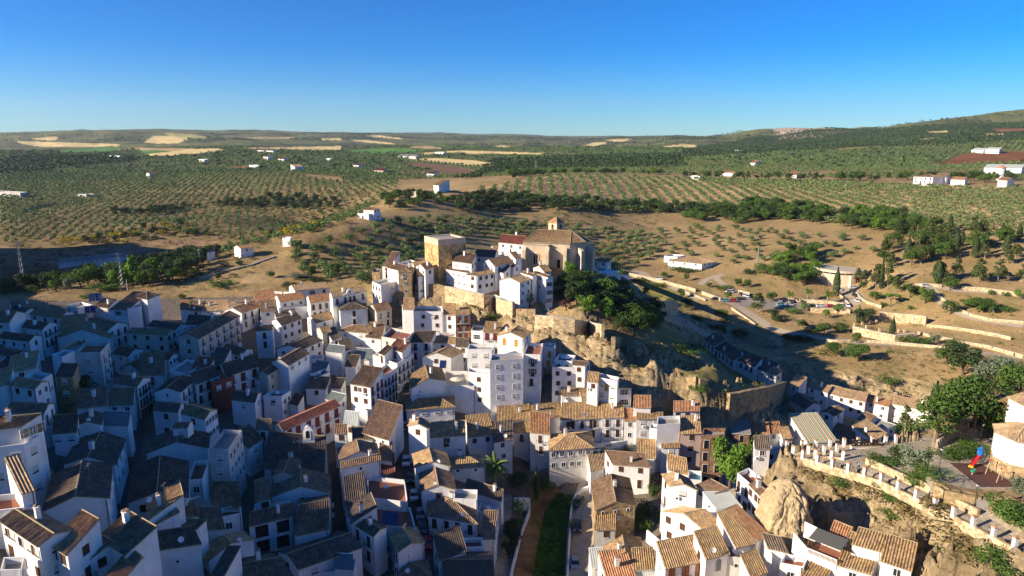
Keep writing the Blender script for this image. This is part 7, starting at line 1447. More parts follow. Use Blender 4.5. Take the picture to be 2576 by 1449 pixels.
# ---------------------------------------------------------------- walls, railings, pillars
def line_pts(t, pts, h=0.0): return [Vector(hit(*tp(t, x, y), h)) for x, y in pts]
def ribbon_wall(name, t, pts, h, th, mt, label, cat='wall', cap_=None, top=True, dz=None, zfix=None):
    P = line_pts(t, pts, h) if zfix is None else [Vector(at_z(*tp(t, x, y), z)) for (x, y), z in zip(pts, zfix)]
    o = empty(name, tuple(P[0] - Vector((0, 0, h))), label=label, cat=cat); O = P[0] - Vector((0, 0, h)); b = MB(); c = MB(); n = len(P)
    R_ = []
    for i in range(n - 1):
        k = max(1, int((P[i+1] - P[i]).length/2.5)); R_ += [P[i].lerp(P[i+1], j/k) for j in range(k)]
    R_.append(P[-1]); L_, Rr = [], []
    for i, p in enumerate(R_):
        d = (R_[min(i+1, len(R_)-1)] - R_[max(i-1, 0)]); d.z = 0; d.normalize(); s = Vector((-d.y, d.x, 0))*th/2; L_.append(p + s - O); Rr.append(p - s - O)
    depth = h + 1.5 if dz is None else dz
    dn = Vector((0, 0, depth)); up = Vector((0, 0, .1))
    for i in range(len(R_) - 1):
        b.face([L_[i], L_[i+1], L_[i+1] - dn, L_[i] - dn]); b.face([Rr[i+1], Rr[i], Rr[i] - dn, Rr[i+1] - dn]); b.face([L_[i+1], L_[i], Rr[i], Rr[i+1]])
        if cap_:
            s = (L_[i] - Rr[i]).normalized()*.06; s2 = (L_[i+1] - Rr[i+1]).normalized()*.06; c.face([L_[i+1] + s2 + up, L_[i] + s + up, Rr[i] - s + up, Rr[i+1] - s2 + up]); c.face([L_[i] + s + up, L_[i+1] + s2 + up, L_[i+1] + s2, L_[i] + s]); c.face([Rr[i+1] - s2 + up, Rr[i] - s + up, Rr[i] - s, Rr[i+1] - s2])
    b.face([L_[0], L_[0] - dn, Rr[0] - dn, Rr[0]]); b.face([L_[-1], Rr[-1], Rr[-1] - dn, L_[-1] - dn])
    b.build('masonry', mt, o)
    if cap_: c.build('coping', cap_, o)
    return o, R_
WS = WALLS['s']; WW = WALLS['w']; LST = mat('light_stone_wall', (.62,.48,.29), .95, (.42,.31,.18), .8, .5, .08, 2.5, stain=(.3,.23,.14), stones=1.6)
for a in [
 ('town_wall', 'R1', [(905,838),(1060,868),(1170,895),(1290,915),(1400,935),(1470,975),(1590,995)], 5, .9, LST, 'old town wall below the curved-front house, ending in a square stub'),
 ('town_wall', 'R1', [(600,815),(715,815),(830,815),(905,838)], 3.5, .9, WS, 'short stone wall under the low house at the foot of the keep'),
 ('town_wall', 'R1', [(1620,1062),(1720,1066),(1812,1068)], 2.5, .9, WS, 'short detached stone wall below the diagonal-shadow house'),
 ('town_wall', 'R1', [(1810,1130),(2000,1140),(2200,1170),(2350,1195),(2490,1225)], 4, .9, LST, 'long old stone wall on the cliff top below the church grove'),
 ('ruined_wall', 'T3', [(1020,705),(1082,706)], 3.5, 1.2, WS, 'square ruined wall stub on the rock spur'),
 ('ruined_wall', 'T3', [(1230,830),(1310,835)], 2, 1, WS, 'low broken wall stub farther along the rock spur'),
 ('ruined_wall', 'T3', [(1640,1118),(1760,1112),(1860,1104)], 2.2, .9, WS, 'low ruined wall on the grassy end of the spur'),
 ('ruined_wall', 'T3', [(1885,1125),(1958,1140)], 2.5, .9, WS, 'small ruined corner beside the low ruined wall'),
 ('bastion_wall', 'T3', [(2180,1275),(2250,1268),(2400,1235),(2576,1205),(2760,1150)], 6, 1.2, WS, 'dark curved bastion wall at the end of the rock spur'),
 ('retaining_wall', 'T3', [(1262,345),(1400,347),(1550,350),(1665,352)], 5.5, .8, LST, 'tall sandy retaining wall behind the promenade'),
 ('parapet_wall', 'T3', [(1480,487),(1600,528),(1720,578),(1830,640),(1945,705)], 1.2, .6, LST, 'long low stone parapet along the near side of the promenade'),
 ('parapet_wall', 'T3', [(1180,62),(1400,110),(1620,165),(1850,225)], 1.8, .5, LST, 'sandy wall along the far side of the upper road'),
 ('parapet_wall', 'T3', [(1700,235),(1850,285),(1950,330)], 1.0, .5, LST, 'low wall on the near side of the upper road'),
 ('parapet_wall', 'T3', [(1912,248),(2000,280),(2100,318)], 1.8, .5, LST, 'sandy wall between the lane and the parked black car'),
 ('parapet_wall', 'T3', [(2210,410),(2300,470),(2450,575)], 1.0, .5, LST, 'kerb wall of the road dropping below the stone pine'),
 ('parapet_wall', 'T3', [(2280,235),(2395,262)], 1.8, .5, LST, 'wall behind the silver cars at the car park entrance'),
 ('parapet_wall', 'T4', [(150,308),(400,330),(600,345),(760,368)], 1.8, .5, LST, 'wall behind the car park beneath the palms'),
 ('parapet_wall', 'T4', [(430,415),(560,420),(700,425),(830,432)], 2.2, .5, LST, 'wall on the near side of the car park'),
 ('parapet_wall', 'T4', [(690,250),(760,310),(820,370)], 1.0, .5, LST, 'left wall of the steep drive to the pavilion'),
 ('parapet_wall', 'T4', [(890,255),(940,310),(1000,350),(1145,395)], 1.2, .5, LST, 'right wall of the steep drive to the pavilion'),
 ('parapet_wall', 'T4', [(425,705),(550,722),(700,745),(830,735)], 1.2, .5, LST, 'left stretch of the wall along the lower path'),
 ('parapet_wall', 'T4', [(960,735),(1200,750),(1400,770),(1650,790),(1850,815)], 1.2, .5, LST, 'middle stretch of the wall along the lower path'),
 ('parapet_wall', 'T4', [(1510,655),(1700,695),(1950,750),(2200,790),(2576,890)], 1.2, .5, LST, 'right stretch of the wall above the lower path'),
 ('parapet_wall', 'T4', [(1600,580),(1850,605),(2100,640),(2300,675),(2450,710)], 1.2, .5, LST, 'terrace wall under the row of orange trees'),
 ('parapet_wall', 'T4', [(1480,172),(1650,172),(1750,185)], 1.2, .5, LST, 'wall behind the silver car on the upper path'),
 ('parapet_wall', 'T4', [(1950,200),(2150,210),(2350,235),(2540,265)], 1.8, .5, LST, 'long pale wall under the cypress row'),
 ('parapet_wall', 'T4', [(1625,228),(1750,310),(1900,410),(2060,480),(2250,525),(2576,550)], 1.2, .5, LST, 'zigzag stone wall along the descending path'),
 ('retaining_wall', 'T4', [(1125,450),(1270,470),(1450,482),(1600,503)], 4, .7, LST, 'high pale retaining wall behind the plaza'),
 ('retaining_wall', 'T4', [(860,600),(980,630),(1120,660),(1280,690),(1480,672)], 3.2, .8, LST, 'curved retaining wall holding up the plaza'),
 ('parapet_wall', 'R5', [(620,1018),(760,1010)], .8, .4, LST, 'low wall on the bank above the pavilion trees'),
 ('parapet_wall', 'R3', [(1500,1178),(1700,1120),(1900,1075),(2080,1010)], .7, .5, LST, 'low dry-stone edge of the track on the dry ridge'),
 ('parapet_wall', 'R3', [(155,668),(300,628),(430,595)], 2.5, .5, WS, 'stone wall beside the bent lane at far left'),
 ('river_wall', 'T7', [(698,648),(620,680),(560,730),(528,800),(515,900),(508,1060),(496,1250),(486,1500)], 1.1, .35, WW, 'white parapet curving along the river road'),
 ('river_wall', 'T7', [(155,770),(155,860),(110,980),(60,1130),(10,1330),(-20,1480)], 1.1, .35, WW, 'white parapet on the left side of the ravine'),
 ('ramp_wall', 'T7', [(712,292),(800,282),(900,272),(1012,264)], 3.4, .35, WW, 'white ramp wall decorated with rows of dark plates'),
 ('ramp_wall', 'T7', [(1012,318),(1100,296),(1200,276)], 2.2, .35, WW, 'white wall on the near side of the ramp'),
 ('garden_wall', 'T7', [(20,765),(90,762),(155,768)], 3.0, .4, WW, 'small white wall topped with orange tiles at the ravine'),
 ('garden_wall', 'T7', [(1185,1045),(1250,1100),(1320,1160)], 2.5, .3, WW, 'white-edged triangular yard wall'),
 ('villa_terrace_wall', 'T3', [(800,20),(900,38),(1000,58),(1090,78),(1190,98)], 1.6, .4, WW, 'white pillared wall in front of the restaurant terrace'),
]: 
    o_, R0_ = ribbon_wall(*a[:7], cap_=(WALLS['c'] if a[5] is LST else None))
    if 'plates' in a[6]:
        for i, (u, v) in enumerate([(.06+.055*k, .5) for k in range(6)] + [(.42 + .05*k, .15) for k in range(3)] + [(.05+.06*k, .95) for k in range(9)]):
            p = R0_[0].lerp(R0_[-1], min(u, .98)); q = p + Vector((0, 0, -.5 - v*1.6)) - o_.location; d = (R0_[-1] - R0_[0]); d.z = 0; d.normalize(); nm = Vector((d.y, -d.x, 0)); nm = nm if nm.y < 0 else -nm
            b = MB(); b.tube((0, 0, 0), tuple(nm*.06), .2, .17, 8); b.build('plate', mat('plate_glaze', (.05,.07,.1), .4), o_, loc=q + nm*.18)
# terrace edge: low wall, pillars, railings
def gz_t(x, y): return g1(x, y)
def pillar_row(pts, label, wall_label, rail=True, zs=None):
    mesh = MB(); mesh.box(-.27, .27, -.27, .27, -.4, 1.45); pm = mesh.mesh('shaft', WALLS['w']); cm = MB(); cm.box(-.33, .33, -.33, .33, 1.45, 1.55); cm.face([(-.33,-.33,1.55),(.33,-.33,1.55),(0,0,1.68)]); cm.face([(.33,-.33,1.55),(.33,.33,1.55),(0,0,1.68)]); cm.face([(.33,.33,1.55),(-.33,.33,1.55),(0,0,1.68)]); cm.face([(-.33,.33,1.55),(-.33,-.33,1.55),(0,0,1.68)]); cm = cm.mesh('cap', TILES['o'])
    P = []
    for i, (x, y) in enumerate(pts):
        q = at_z(*tp('T8', x, y), 38); z = 38
        for _ in range(6): q = at_z(*tp('T8', x, y), tplane(q[0], q[1]) + .45)
        q = Vector(q); P.append(q)
    for i, q in enumerate(P):
        d = P[min(i+1, len(P)-1)] - P[max(i-1, 0)]; rz = math.atan2(d.y, d.x); lb = label if isinstance(label, str) else label[i]
        o = empty('pillar', tuple(q), rz, label=lb, cat='pillar', group='white pillars of the lookout terrace'); inst('shaft', pm, o); inst('cap', cm, o)
    w = empty('low_wall', tuple(P[0]), label=wall_label, cat='wall'); b = MB()
    for a, c in zip(P, P[1:]):
        d = c - a; d.z = 0; d.normalize(); s = Vector((-d.y, d.x, 0))*.22; A, C2 = a - P[0], c - P[0]; dn = Vector((0, 0, 1.6))
        b.face([A + s, C2 + s, C2 + s - dn, A + s - dn]); b.face([C2 - s, A - s, A - s - dn, C2 - s - dn]); b.face([C2 + s, A + s, A - s, C2 - s])
    b.build('masonry', LST, w); r = MB()
    for a, c in zip(P, P[1:]):
        A, C2 = a - P[0], c - P[0]; L_ = (C2 - A).length; n = int(L_/.22)
        for zz in (.15, 1.0): r.tube(A + Vector((0, 0, zz)), C2 + Vector((0, 0, zz)), .02, .02, 4)
        for k in range(1, n): p = A.lerp(C2, k/n); r.tube(p + Vector((0, 0, .15)), p + Vector((0, 0, 1.0)), .009, .009, 3, cap=False)
    rr_ = r.build('railing', M_IRON, w)
FR = [(305,408),(433,447),(563,487),(702,525),(845,565),(992,615),(1140,685),(1298,762),(1460,840),(1625,919),(1797,1006),(1975,1103),(2160,1197)]
pillar_row(FR, ['white pillar at the near tip of the terrace front row'] + ['front-row white pillar above the cliff, %s' % s for s in ('just right of the tip one', 'left of the backpack walker', 'nearest the backpack walker', 'just right of the walker')] + ['white pillar on the sloping path edge above %s' % s for s in ('the olive-green scrub', 'the start of the golden scrub', 'the golden scrub', 'the cliff opposite the street lamp', 'the cliff opposite the stairs', 'the cliff just past the stairs', 'the lower dry scrub', 'the bottom right scrub')], 'low stone wall and railing along the front edge of the terrace path')
pillar_row([(165,328),(295,320),(418,314),(542,308),(664,302),(787,296),(912,285),(1028,280),(1117,272)], ['back-row pillar of the lookout terrace, %s' % s for s in ('at its far left end', 'second from the left end', 'in front of the green striped roof', 'at the right end of the green roof', 'left of the letters', 'behind the first letters', 'behind the last letters', 'right of the letters', 'at its right end by the fir')], 'low wall and railing along the back edge of the lookout terrace')
pillar_row([(217,365),(353,364),(490,363),(603,352)], ['upper middle-row terrace pillar, %s' % s for s in ('leftmost', 'second', 'third', 'rightmost')], 'short upper railing inside the lookout terrace')
pillar_row([(412,402),(552,404),(655,412)], ['lower middle-row terrace pillar, %s' % s for s in ('left one', 'middle one', 'right one')], 'short lower railing inside the lookout terrace')
def tpl(x, y, h=0.0):
    q = at_z(*tp('T8', x, y), 40)
    for _ in range(8): q = at_z(*tp('T8', x, y), g1(q[0], q[1]) + h)
    return Vector(q)
ribbon_wall('parapet_wall', 'T8', [(868,412),(960,450),(1090,512),(1250,580),(1400,640),(1650,770),(1850,865)], 1.3, .5, LST, 'inner stone wall of the terrace path below the pepper tree')
ribbon_wall('retaining_wall', 'T8', [(1550,690),(1650,705),(1760,728),(1870,752)], 2.6, .6, WS, 'rubble retaining wall holding up the playground', zfix=[46.1]*4, h=0) if False else None
def flat_wall(name, pts, z, dz, th, mt, label):
    P = [Vector(at_z(*tp('T8', x, y), z)) for x, y in pts]; o = empty(name, tuple(P[0]), label=label, cat='wall'); b = MB()
    for a, c in zip(P, P[1:]):
        d = c - a; d.z = 0; d.normalize(); s = Vector((-d.y, d.x, 0))*th/2; A, C2 = a - P[0], c - P[0]; dn = Vector((0, 0, dz)); b.face([A + s, C2 + s, C2 + s - dn, A + s - dn]); b.face([C2 - s, A - s, A - s - dn, C2 - s - dn]); b.face([C2 + s, A + s, A - s, C2 - s]); b.face([A + s, A + s - dn, A - s - dn, A - s]); b.face([C2 + s, C2 - s, C2 - s - dn, C2 + s - dn])
    b.build('masonry', mt, o); r = MB()
    for a, c in zip(P, P[1:]):
        A, C2 = a - P[0], c - P[0]; n = max(2, int((C2 - A).length/.18)); [r.tube(A + Vector((0, 0, zz)), C2 + Vector((0, 0, zz)), .02, .02, 4) for zz in (.1, .95)]
        for k in range(n + 1): p = A.lerp(C2, k/n); r.tube(p, p + Vector((0, 0, .95)), .009, .009, 3, cap=False)
    r.build('railing', M_IRON, o); return o
flat_wall('retaining_wall', [(1470,650),(1550,695),(1700,725),(1870,752)], 46.15, 3.6, .5, WS, 'rubble retaining wall with railing left of the playground stairs')
flat_wall('retaining_wall', [(1955,760),(2100,800),(2244,845),(2500,930)], 46.15, 3.6, .5, WS, 'rubble retaining wall with railing right of the playground stairs')
# stairs
s0, s1 = tpl(1905, 930), Vector(at_z(*tp('T8', 1905, 790), 46.0)); o = empty('stairs', tuple(s0), math.atan2((s1 - s0).y, (s1 - s0).x), label='grey stone stairs climbing from the path to the playground', cat='stairs'); L_ = Vector((s1.x - s0.x, s1.y - s0.y)).length
b = MB(); nst = 12; dzs = (46 - s0.z)/nst
for i in range(nst): b.box(L_*i/nst, L_, -1.1, 1.1, dzs*i - .3, dzs*(i+1), 0)
b.build('steps', FLOORS['g'], o)
# letters
A = tpl(728, 335); B = tpl(985, 312); d = B - A; d.z = 0; L_ = d.length; d.normalize(); SG = empty('letter_sign', tuple((A + B)/2 + Vector((0, 0, 0))), math.atan2(d.y, d.x), label='large rusty metal letters SETENIL on a white plinth on the terrace', cat='sign')
b = MB(); b.box(-L_/2, L_/2, -.5, .5, -.3, .35); b.build('plinth', WALLS['w'], SG); b = MB(); b.box(-L_/2 - .03, L_/2 + .03, -.53, .53, .35, .42); b.build('coping', MORTAR, SG)
RUST = mat('rusted_steel', (.055,.028,.02), .8, (.035,.018,.014), 3)
for i, ch in enumerate('SETENIL'):
    m = text_mesh(ch, 1.95, .1, RUST); o = inst('letter', m, SG, (-L_*.42 + L_*.84*(i/6.0)*(1.0), 0, .42)); o.rotation_euler = (math.pi/2, 0, 0)
# playground
PM = MB(); P = [Vector(at_z(*tp('T8', x, y), 46.03)) for x, y in ((1590,455),(1870,465),(2200,668),(1860,668))]; PM.face(P); PM.build('rubber_mat', mat('rubber_mat', (.10,.045,.035), .9), kind='structure')
def onmat(x, y): return Vector(at_z(*tp('T8', x, y), 46.04))
p = onmat(1790, 490); o = empty('slide', tuple(p), math.radians(35), label='playground slide with a red chute and blue top', cat='slide'); MR, MBl, MY = mat('red_plastic', (.55,.02,.03), .4), mat('blue_plastic', (.02,.14,.42), .4), mat('yellow_plastic', (.7,.4,.02), .4)
b = MB(); b.box(-.3, 2.2, -.28, .28, 0, .04); b.face([(-.3,-.3,.25),(2.3,-.3,1.5),(2.3,.3,1.5),(-.3,.3,.25)]); [b.face([(-.3,s*.3,.25),(2.3,s*.3,1.5),(2.3,s*.3,1.75),(-.3,s*.3,.5)]) for s in (-1, 1)]; b.f = b.f[6:]; b.mi = b.mi[6:]; b.uv = b.uv[6:]
b.build('chute', MR, o); b = MB(); b.tube((2.6, 0, 1.4), (2.6, 0, 2.4), .55, .5, 8); b.tube((2.6, 0, 2.4), (2.75, 0, 2.9), .5, .1, 8); b.build('tower_top', MBl, o); b = MB(); [b.tube((2.6 + x, y, 0), (2.6 + x*.7, y*.7, 1.5), .04, .04, 5) for x in (-.4, .5) for y in (-.4, .4)]; b.build('post', M_GREY, o)
b = MB(); b.box(-.6, -.3, -.35, .35, 0, .3); b.build('foot_pad', MY, o)
for (x, y, lb) in ((1930, 545, 'left A-frame of the playground swing, red-topped'), (2028, 620, 'right A-frame of the playground swing, red-topped')):
    p = onmat(x, y); o = empty('swing_frame', tuple(p), .5, label=lb, cat='swing'); b = MB(); b.tube((-.9, 0, 0), (0, 0, 2.2), .05, .05, 6); b.tube((.9, 0, 0), (0, 0, 2.2), .05, .05, 6); b.build('leg', mat('pale_timber', (.55,.42,.25), .8), o); b = MB(); b.ball((0, 0, 2.25), .16, 8, 5); b.build('top_joint', MR, o)
p = onmat(1790, 560); o = empty('spring_rocker', tuple(p), label='small green spring rocker on the dark play mat', cat='rocker'); b = MB(); b.tube((0, 0, 0), (0, 0, .4), .12, .12, 8); b.build('spring', M_GREY, o); b = MB(); b.ball((0, 0, .6), .35, 8, 5, sz=.6); b.ball((.3, 0, .85), .18, 8, 5); b.build('body', mat('green_plastic', (.02,.3,.15), .4), o)
# --- lamps
def lamp_meshes():
    b = MB(); b.tube((0, 0, -.2), (0, 0, .5), .12, .09, 8); b.tube((0, 0, .5), (0, 0, 3.4), .055, .045, 6); a = b.mesh('post', M_IRON); b = MB(); b.tube((0, 0, 3.4), (0, 0, 3.75), .12, .24, 6); b.tube((0, 0, 3.75), (0, 0, 4.0), .27, .03, 6, 1); return a, b.mesh('lantern', [mat('frosted_glass', (.5,.55,.58), .3), M_IRON])
LPA, LPB = lamp_meshes()
for (t, x, y, lb) in (('T8',1808,840,'street lamp against the rubble wall beside the stairs'), ('T8',1500,515,'street lamp by the pepper tree at the playground'), ('T8',1862,285,'street lamp behind the hedge near the chapel'), ('T3',1540,495,'lamp with a yellow band on the promenade'), ('T3',1717,575,'lamp in the middle of the promenade'), ('T3',1880,660,'lamp at the near end of the promenade'), ('T3',1335,412,'lamp at the far end of the promenade'), ('T3',1968,345,'lamp on the upper road by the black car'),
      ('T4',985,590,'white-globed lamp at the left of the plaza'), ('T4',1170,570,'lamp by the plaza ramp'), ('T4',1285,655,'double lamp right of the plaza cypress'), ('T4',1460,610,'lamp in front of the plaza stairs'), ('T4',1180,490,'lamp on the path above the plaza'), ('T4',2150,860,'green-headed lamp beside the lower path'), ('T4',2255,525,'lamp behind the zigzag wall')):
    p = tpl(x, y) if t == 'T8' else Vector(hit(*tp(t, x, y), 0)); o = empty('street_lamp', tuple(p), label=lb, cat='street lamp', group='street lamps'); inst('post', LPA, o); inst('lantern', LPB, o)
# --- cars
def car_meshes(L_=4.2, H_=1.45, van=False):
    W_ = .88; prof = [(-.5, .28), (-.5, .62), (-.47, .72), (-.33, .98 if van else .80), (-.20, 1.0), (-.2, 1.0), (.26, 1.0), (.42, .98 if van else .70), (.5, .66 if not van else .8), (.5, .28)]
    body = [(-.5,.2),(-.5,.52),(-.47,.60),(-.27,.64),(.45,.66),(.5,.6),(.5,.2)]
    cab = [(-.30,.63),(-.15,.96),(-.1,1.0),(.22,1.0),(.32,.95),(.44,.65)] if not van else [(-.42,.63),(-.30,.97),(-.26,1.0),(.46,1.0),(.48,.98),(.49,.65)]
    b = MB()
    def loft(pr, w0, w1, mi):
        n = len(pr)
        zz = [p[1] for p in pr]; w = [w0 + (w1 - w0)*max(0, (z - .6)/.4) for z in zz]
        Lf = [(x*L_, -wi, z*H_) for (x, z), wi in zip(pr, w)]; Rt = [(x*L_, wi, z*H_) for (x, z), wi in zip(pr, w)]
        b.face(Lf[::-1], mi); b.face(Rt, mi)
        for i in range(n): j = (i+1) % n; b.face([Lf[i], Lf[j], Rt[j], Rt[i]], mi)
    loft(body, W_, W_, 0); bm_ = b; 
    body_m = b; b2 = MB(); 
    def cabin(mi_side):
        pr = cab; w = [W_ - .04 - .16*max(0, (z - .63)/.37) for x, z in pr]; Lf = [Vector((x*L_, -wi, z*H_)) for (x, z), wi in zip(pr, w)]; Rt = [Vector((x*L_, wi, z*H_)) for (x, z), wi in zip(pr, w)]
        for i in range(len(pr) - 1):
            mi = 1 if i in (0, len(pr) - 2) or (i == 3 and not van) else 0
            (b2 if mi else body_m).face([Lf[i], Lf[i+1], Rt[i+1], Rt[i]], 0)
        b2.face(Lf[::-1], 0); b2.face(Rt, 0)
    cabin(0)
    for s in (-1, 1): body_m.box(L_*.02, L_*.05, s*W_*.97 - .01, s*W_*.97 + .01, .62*H_, .97*H_, 0)
    wh = MB(); wh.tube((0, -.11, 0), (0, .11, 0), .32, .32, 12, 0); wh.tube((0, -.125, 0), (0, .125, 0), .18, .18, 8, 1)
    return body_m, b2, wh
WHM = None
def car(p, rz, col_, label, van=False):
    global WHM
    key = 'car_%0.2f_%0.2f_%0.2f' % col_; mt = mat('car_paint_' + {(.03,.035,.04): 'black', (.6,.62,.64): 'silver', (.8,.8,.8): 'white', (.5,.02,.02): 'red', (.12,.4,.45): 'turquoise', (.25,.27,.28): 'grey', (.04,.06,.09): 'navy', (.45,.55,.62): 'paleblue', (.02,.06,.05): 'green', (.08,.02,.03): 'maroon'}[col_], col_, .25, spec=.6)
    a, w, wh = car_meshes(van=van, H_=1.5 if not van else 1.9); o = empty('van' if van else 'car', tuple(p), rz, label=label, cat='van' if van else 'car', group='parked cars')
    a.build('body', mt, o); w.build('windows', M_GLASS, o) if False else w.build('window', M_GLASS, o)
    if WHM is None: WHM = wh.mesh('wheel', [mat('tyre', (.02,.02,.02), .8), M_GREY])
    for x in (-1.3, 1.3):
        for y in (-.8, .8): inst('wheel', WHM, o, (x, y, .32))
    for y in (-.62, .62): b = MB(); b.box(-2.13, -2.08, y - .16, y + .16, .68, .84); b.build('headlight', mat('headlight_glass', (.7,.72,.75), .2), o); b = MB(); b.box(2.08, 2.13, y - .14, y + .14, .7, .9); b.build('tail_light', mat('tail_light_red', (.4,.01,.01), .3), o)
    return o
CB = (.03,.035,.04); CS = (.6,.62,.64); CW = (.8,.8,.8); CR = (.5,.02,.02); CT = (.12,.4,.45); CG = (.25,.27,.28); CN = (.04,.06,.09); CP_ = (.45,.55,.62); CGn = (.02,.06,.05); CM_ = (.08,.02,.03)
for (t, x, y, a, c, lb, v) in [('T2',1497,1222,62,CGn,'dark green car alone at the top of the main street',0), ('T6',1297,158,85,CB,'black car below the brown-doored white house on the main street',0), ('T6',1318,460,97,CS,'silver car parked in the main street',0), ('T6',1356,610,98,CB,'black car between the silver and the pale blue car',0), ('T6',1390,760,98,CP_,'pale blue-white car in the main street',0), ('T6',1440,925,99,CG,'grey car behind the four-balcony house',0), ('T6',1460,1050,99,CN,'dark car almost hidden in the shaded main street',0), ('T6',1500,1180,99,CR,'red car at the bottom of the main street',0),
    ('T7',578,815,65,CN,'dark blue car at the bend of the river road',0), ('T7',572,1030,86,CB,'black hatchback in the middle of the river road',0), ('T7',552,1355,88,CG,'grey-green estate car at the bottom of the river road',0), ('T7',765,388,12,CM_,'dark maroon car under the plate-decorated ramp wall',0),
    ('T3',2040,333,0,CB,'black car alone on the upper road',0), ('T3',2145,350,0,CT,'turquoise car beside the small bright tree',0), ('T3',2222,353,0,CR,'red car beside the turquoise one',0), ('T3',2295,335,5,CN,'dark blue car beside the upper red car',0), ('T3',2302,285,80,CB,'black car in the car park entrance bay',0), ('T3',2335,298,80,CW,'white car in the car park entrance bay',0), ('T3',2365,306,80,CS,'silver car in the car park entrance bay',0), ('T3',1480,132,-8,CW,'white van on the upper road',1), ('T3',2188,265,5,CW,'white kiosk van under the round trees',1),
    ('T4',232,358,80,CB,'dark car beside the left palm',0), ('T4',338,352,80,CB,'black car left of the middle palm',0), ('T4',447,356,80,CS,'silver pickup right of the middle palm',0), ('T4',560,362,80,CG,'dark grey car left of the right palm',0), ('T4',120,350,80,CG,'dark car under the stone pine',0), ('T4',125,392,0,CT,'teal car at the left of the front parking row',0), ('T4',212,394,0,CW,'white car at the left of the front parking row',0), ('T4',440,405,0,CB,'black car in the front parking row',0), ('T4',522,405,0,CW,'white car in the middle of the front parking row',0), ('T4',625,406,0,CR,'red car in the front parking row',0), ('T4',720,402,0,CG,'grey car right of the red parked car',0), ('T4',803,400,75,CW,'white hatchback at the foot of the steep drive',0),
    ('T4',895,352,80,CW,'white car halfway up the steep drive',0), ('T4',872,300,85,CB,'black pickup on the steep drive',0), ('T4',850,258,85,CB,'black car highest on the steep drive',0), ('T4',852,217,0,CW,'white pickup at the pavilion entrance',0), ('T4',718,240,80,CP_,'pale blue car left of the pavilion door',0), ('T4',1585,205,-8,CS,'silver car on the upper path beneath the pines',0)]:
    px, py = tp(t, x, y); p = Vector(hit(px, py, .1)); car(p + Vector((0, 0, .03)), math.radians(a), c, lb, bool(v))
# --- people: one continuous skinned figure each, clothing by height
def person_mat(name, top, legs, hair=(.05,.03,.02)):
    m = D.materials.new('clothes_' + name); m.use_nodes = True; N = m.node_tree.nodes; L = m.node_tree.links; b = N['Principled BSDF']; b.inputs['Roughness'].default_value = .85
    tc = N.new('ShaderNodeTexCoord'); sx = N.new('ShaderNodeSeparateXYZ'); L.new(tc.outputs['Object'], sx.inputs[0]); mr = N.new('ShaderNodeMath'); mr.operation = 'DIVIDE'; mr.inputs[1].default_value = 1.8; L.new(sx.outputs['Z'], mr.inputs[0])
    r = N.new('ShaderNodeValToRGB'); r.color_ramp.interpolation = 'CONSTANT'; el = r.color_ramp.elements; el[0].position = 0; el[0].color = (.05,.04,.04,1); el[1].position = .045; el[1].color = (*legs, 1)
    for pz, c in ((.52, top), (.815, (.55,.33,.22)), (.925, hair)): e = el.new(pz); e.color = (*c, 1)
    L.new(mr.outputs[0], r.inputs[0]); L.new(r.outputs[0], b.inputs['Base Color']); return m
def person(p, rz, name, top, legs, label, step=.22, bag=False):
    J = {'pel': (0,0,.95,.15), 'spi': (0,.01,1.15,.14), 'che': (0,0,1.35,.17), 'nec': (0,0,1.50,.055), 'hd1': (0,-.02,1.58,.085), 'hd2': (0,-.02,1.70,.09)}
    for s, k in ((-1, 'l'), (1, 'r')):
        f = step*s; J['hip'+k] = (s*.09, 0, .90, .10); J['kne'+k] = (s*.1, -f*.55 - .03, .49, .065); J['ank'+k] = (s*.1, -f + .03, .09, .045); J['toe'+k] = (s*.1, -f - .13, .035, .035)
        J['sho'+k] = (s*.19, 0, 1.41, .062); J['elb'+k] = (s*.25, f*.45 + .02, 1.14, .045); J['wri'+k] = (s*.26, f*.9 - .06, .92, .032); J['han'+k] = (s*.26, f*.95 - .08, .82, .03)
    E = [('pel','spi'),('spi','che'),('che','nec'),('nec','hd1'),('hd1','hd2')] + [q for k in 'lr' for q in (('pel','hip'+k),('hip'+k,'kne'+k),('kne'+k,'ank'+k),('ank'+k,'toe'+k),('che','sho'+k),('sho'+k,'elb'+k),('elb'+k,'wri'+k),('wri'+k,'han'+k))]
    ks = list(J); me = D.meshes.new('person_body'); me.from_pydata([J[k][:3] for k in ks], [(ks.index(a), ks.index(b_)) for a, b_ in E], []); o = D.objects.new('person', me); C.objects.link(o)
    md = o.modifiers.new('skin', 'SKIN'); sv = me.skin_vertices[0].data
    for i, k in enumerate(ks): sv[i].radius = (J[k][3], J[k][3]*.85)
    sv[0].use_root = True; md.use_smooth_shade = True; o.modifiers.new('sub', 'SUBSURF').levels = 1; me.materials.append(person_mat(name, top, legs)); o.location = p; o.rotation_euler = (0, 0, rz); tag(o, label, 'person')
    b = MB(); b.ball((0, .0, 1.715), .105, 8, 5); b.v = [v for v in b.v]; h = b.build('hair', mat('dark_hair', (.03,.02,.015), .8), o)
    if bag: b = MB(); b.box(-.16, .16, .14, .30, 1.08, 1.46); bo = b.build('backpack', mat('navy_fabric', (.02,.03,.08), .8)); bo.location = p; bo.rotation_euler = (0, 0, rz); tag(bo, 'dark backpack on the terrace walker\'s back', 'backpack')
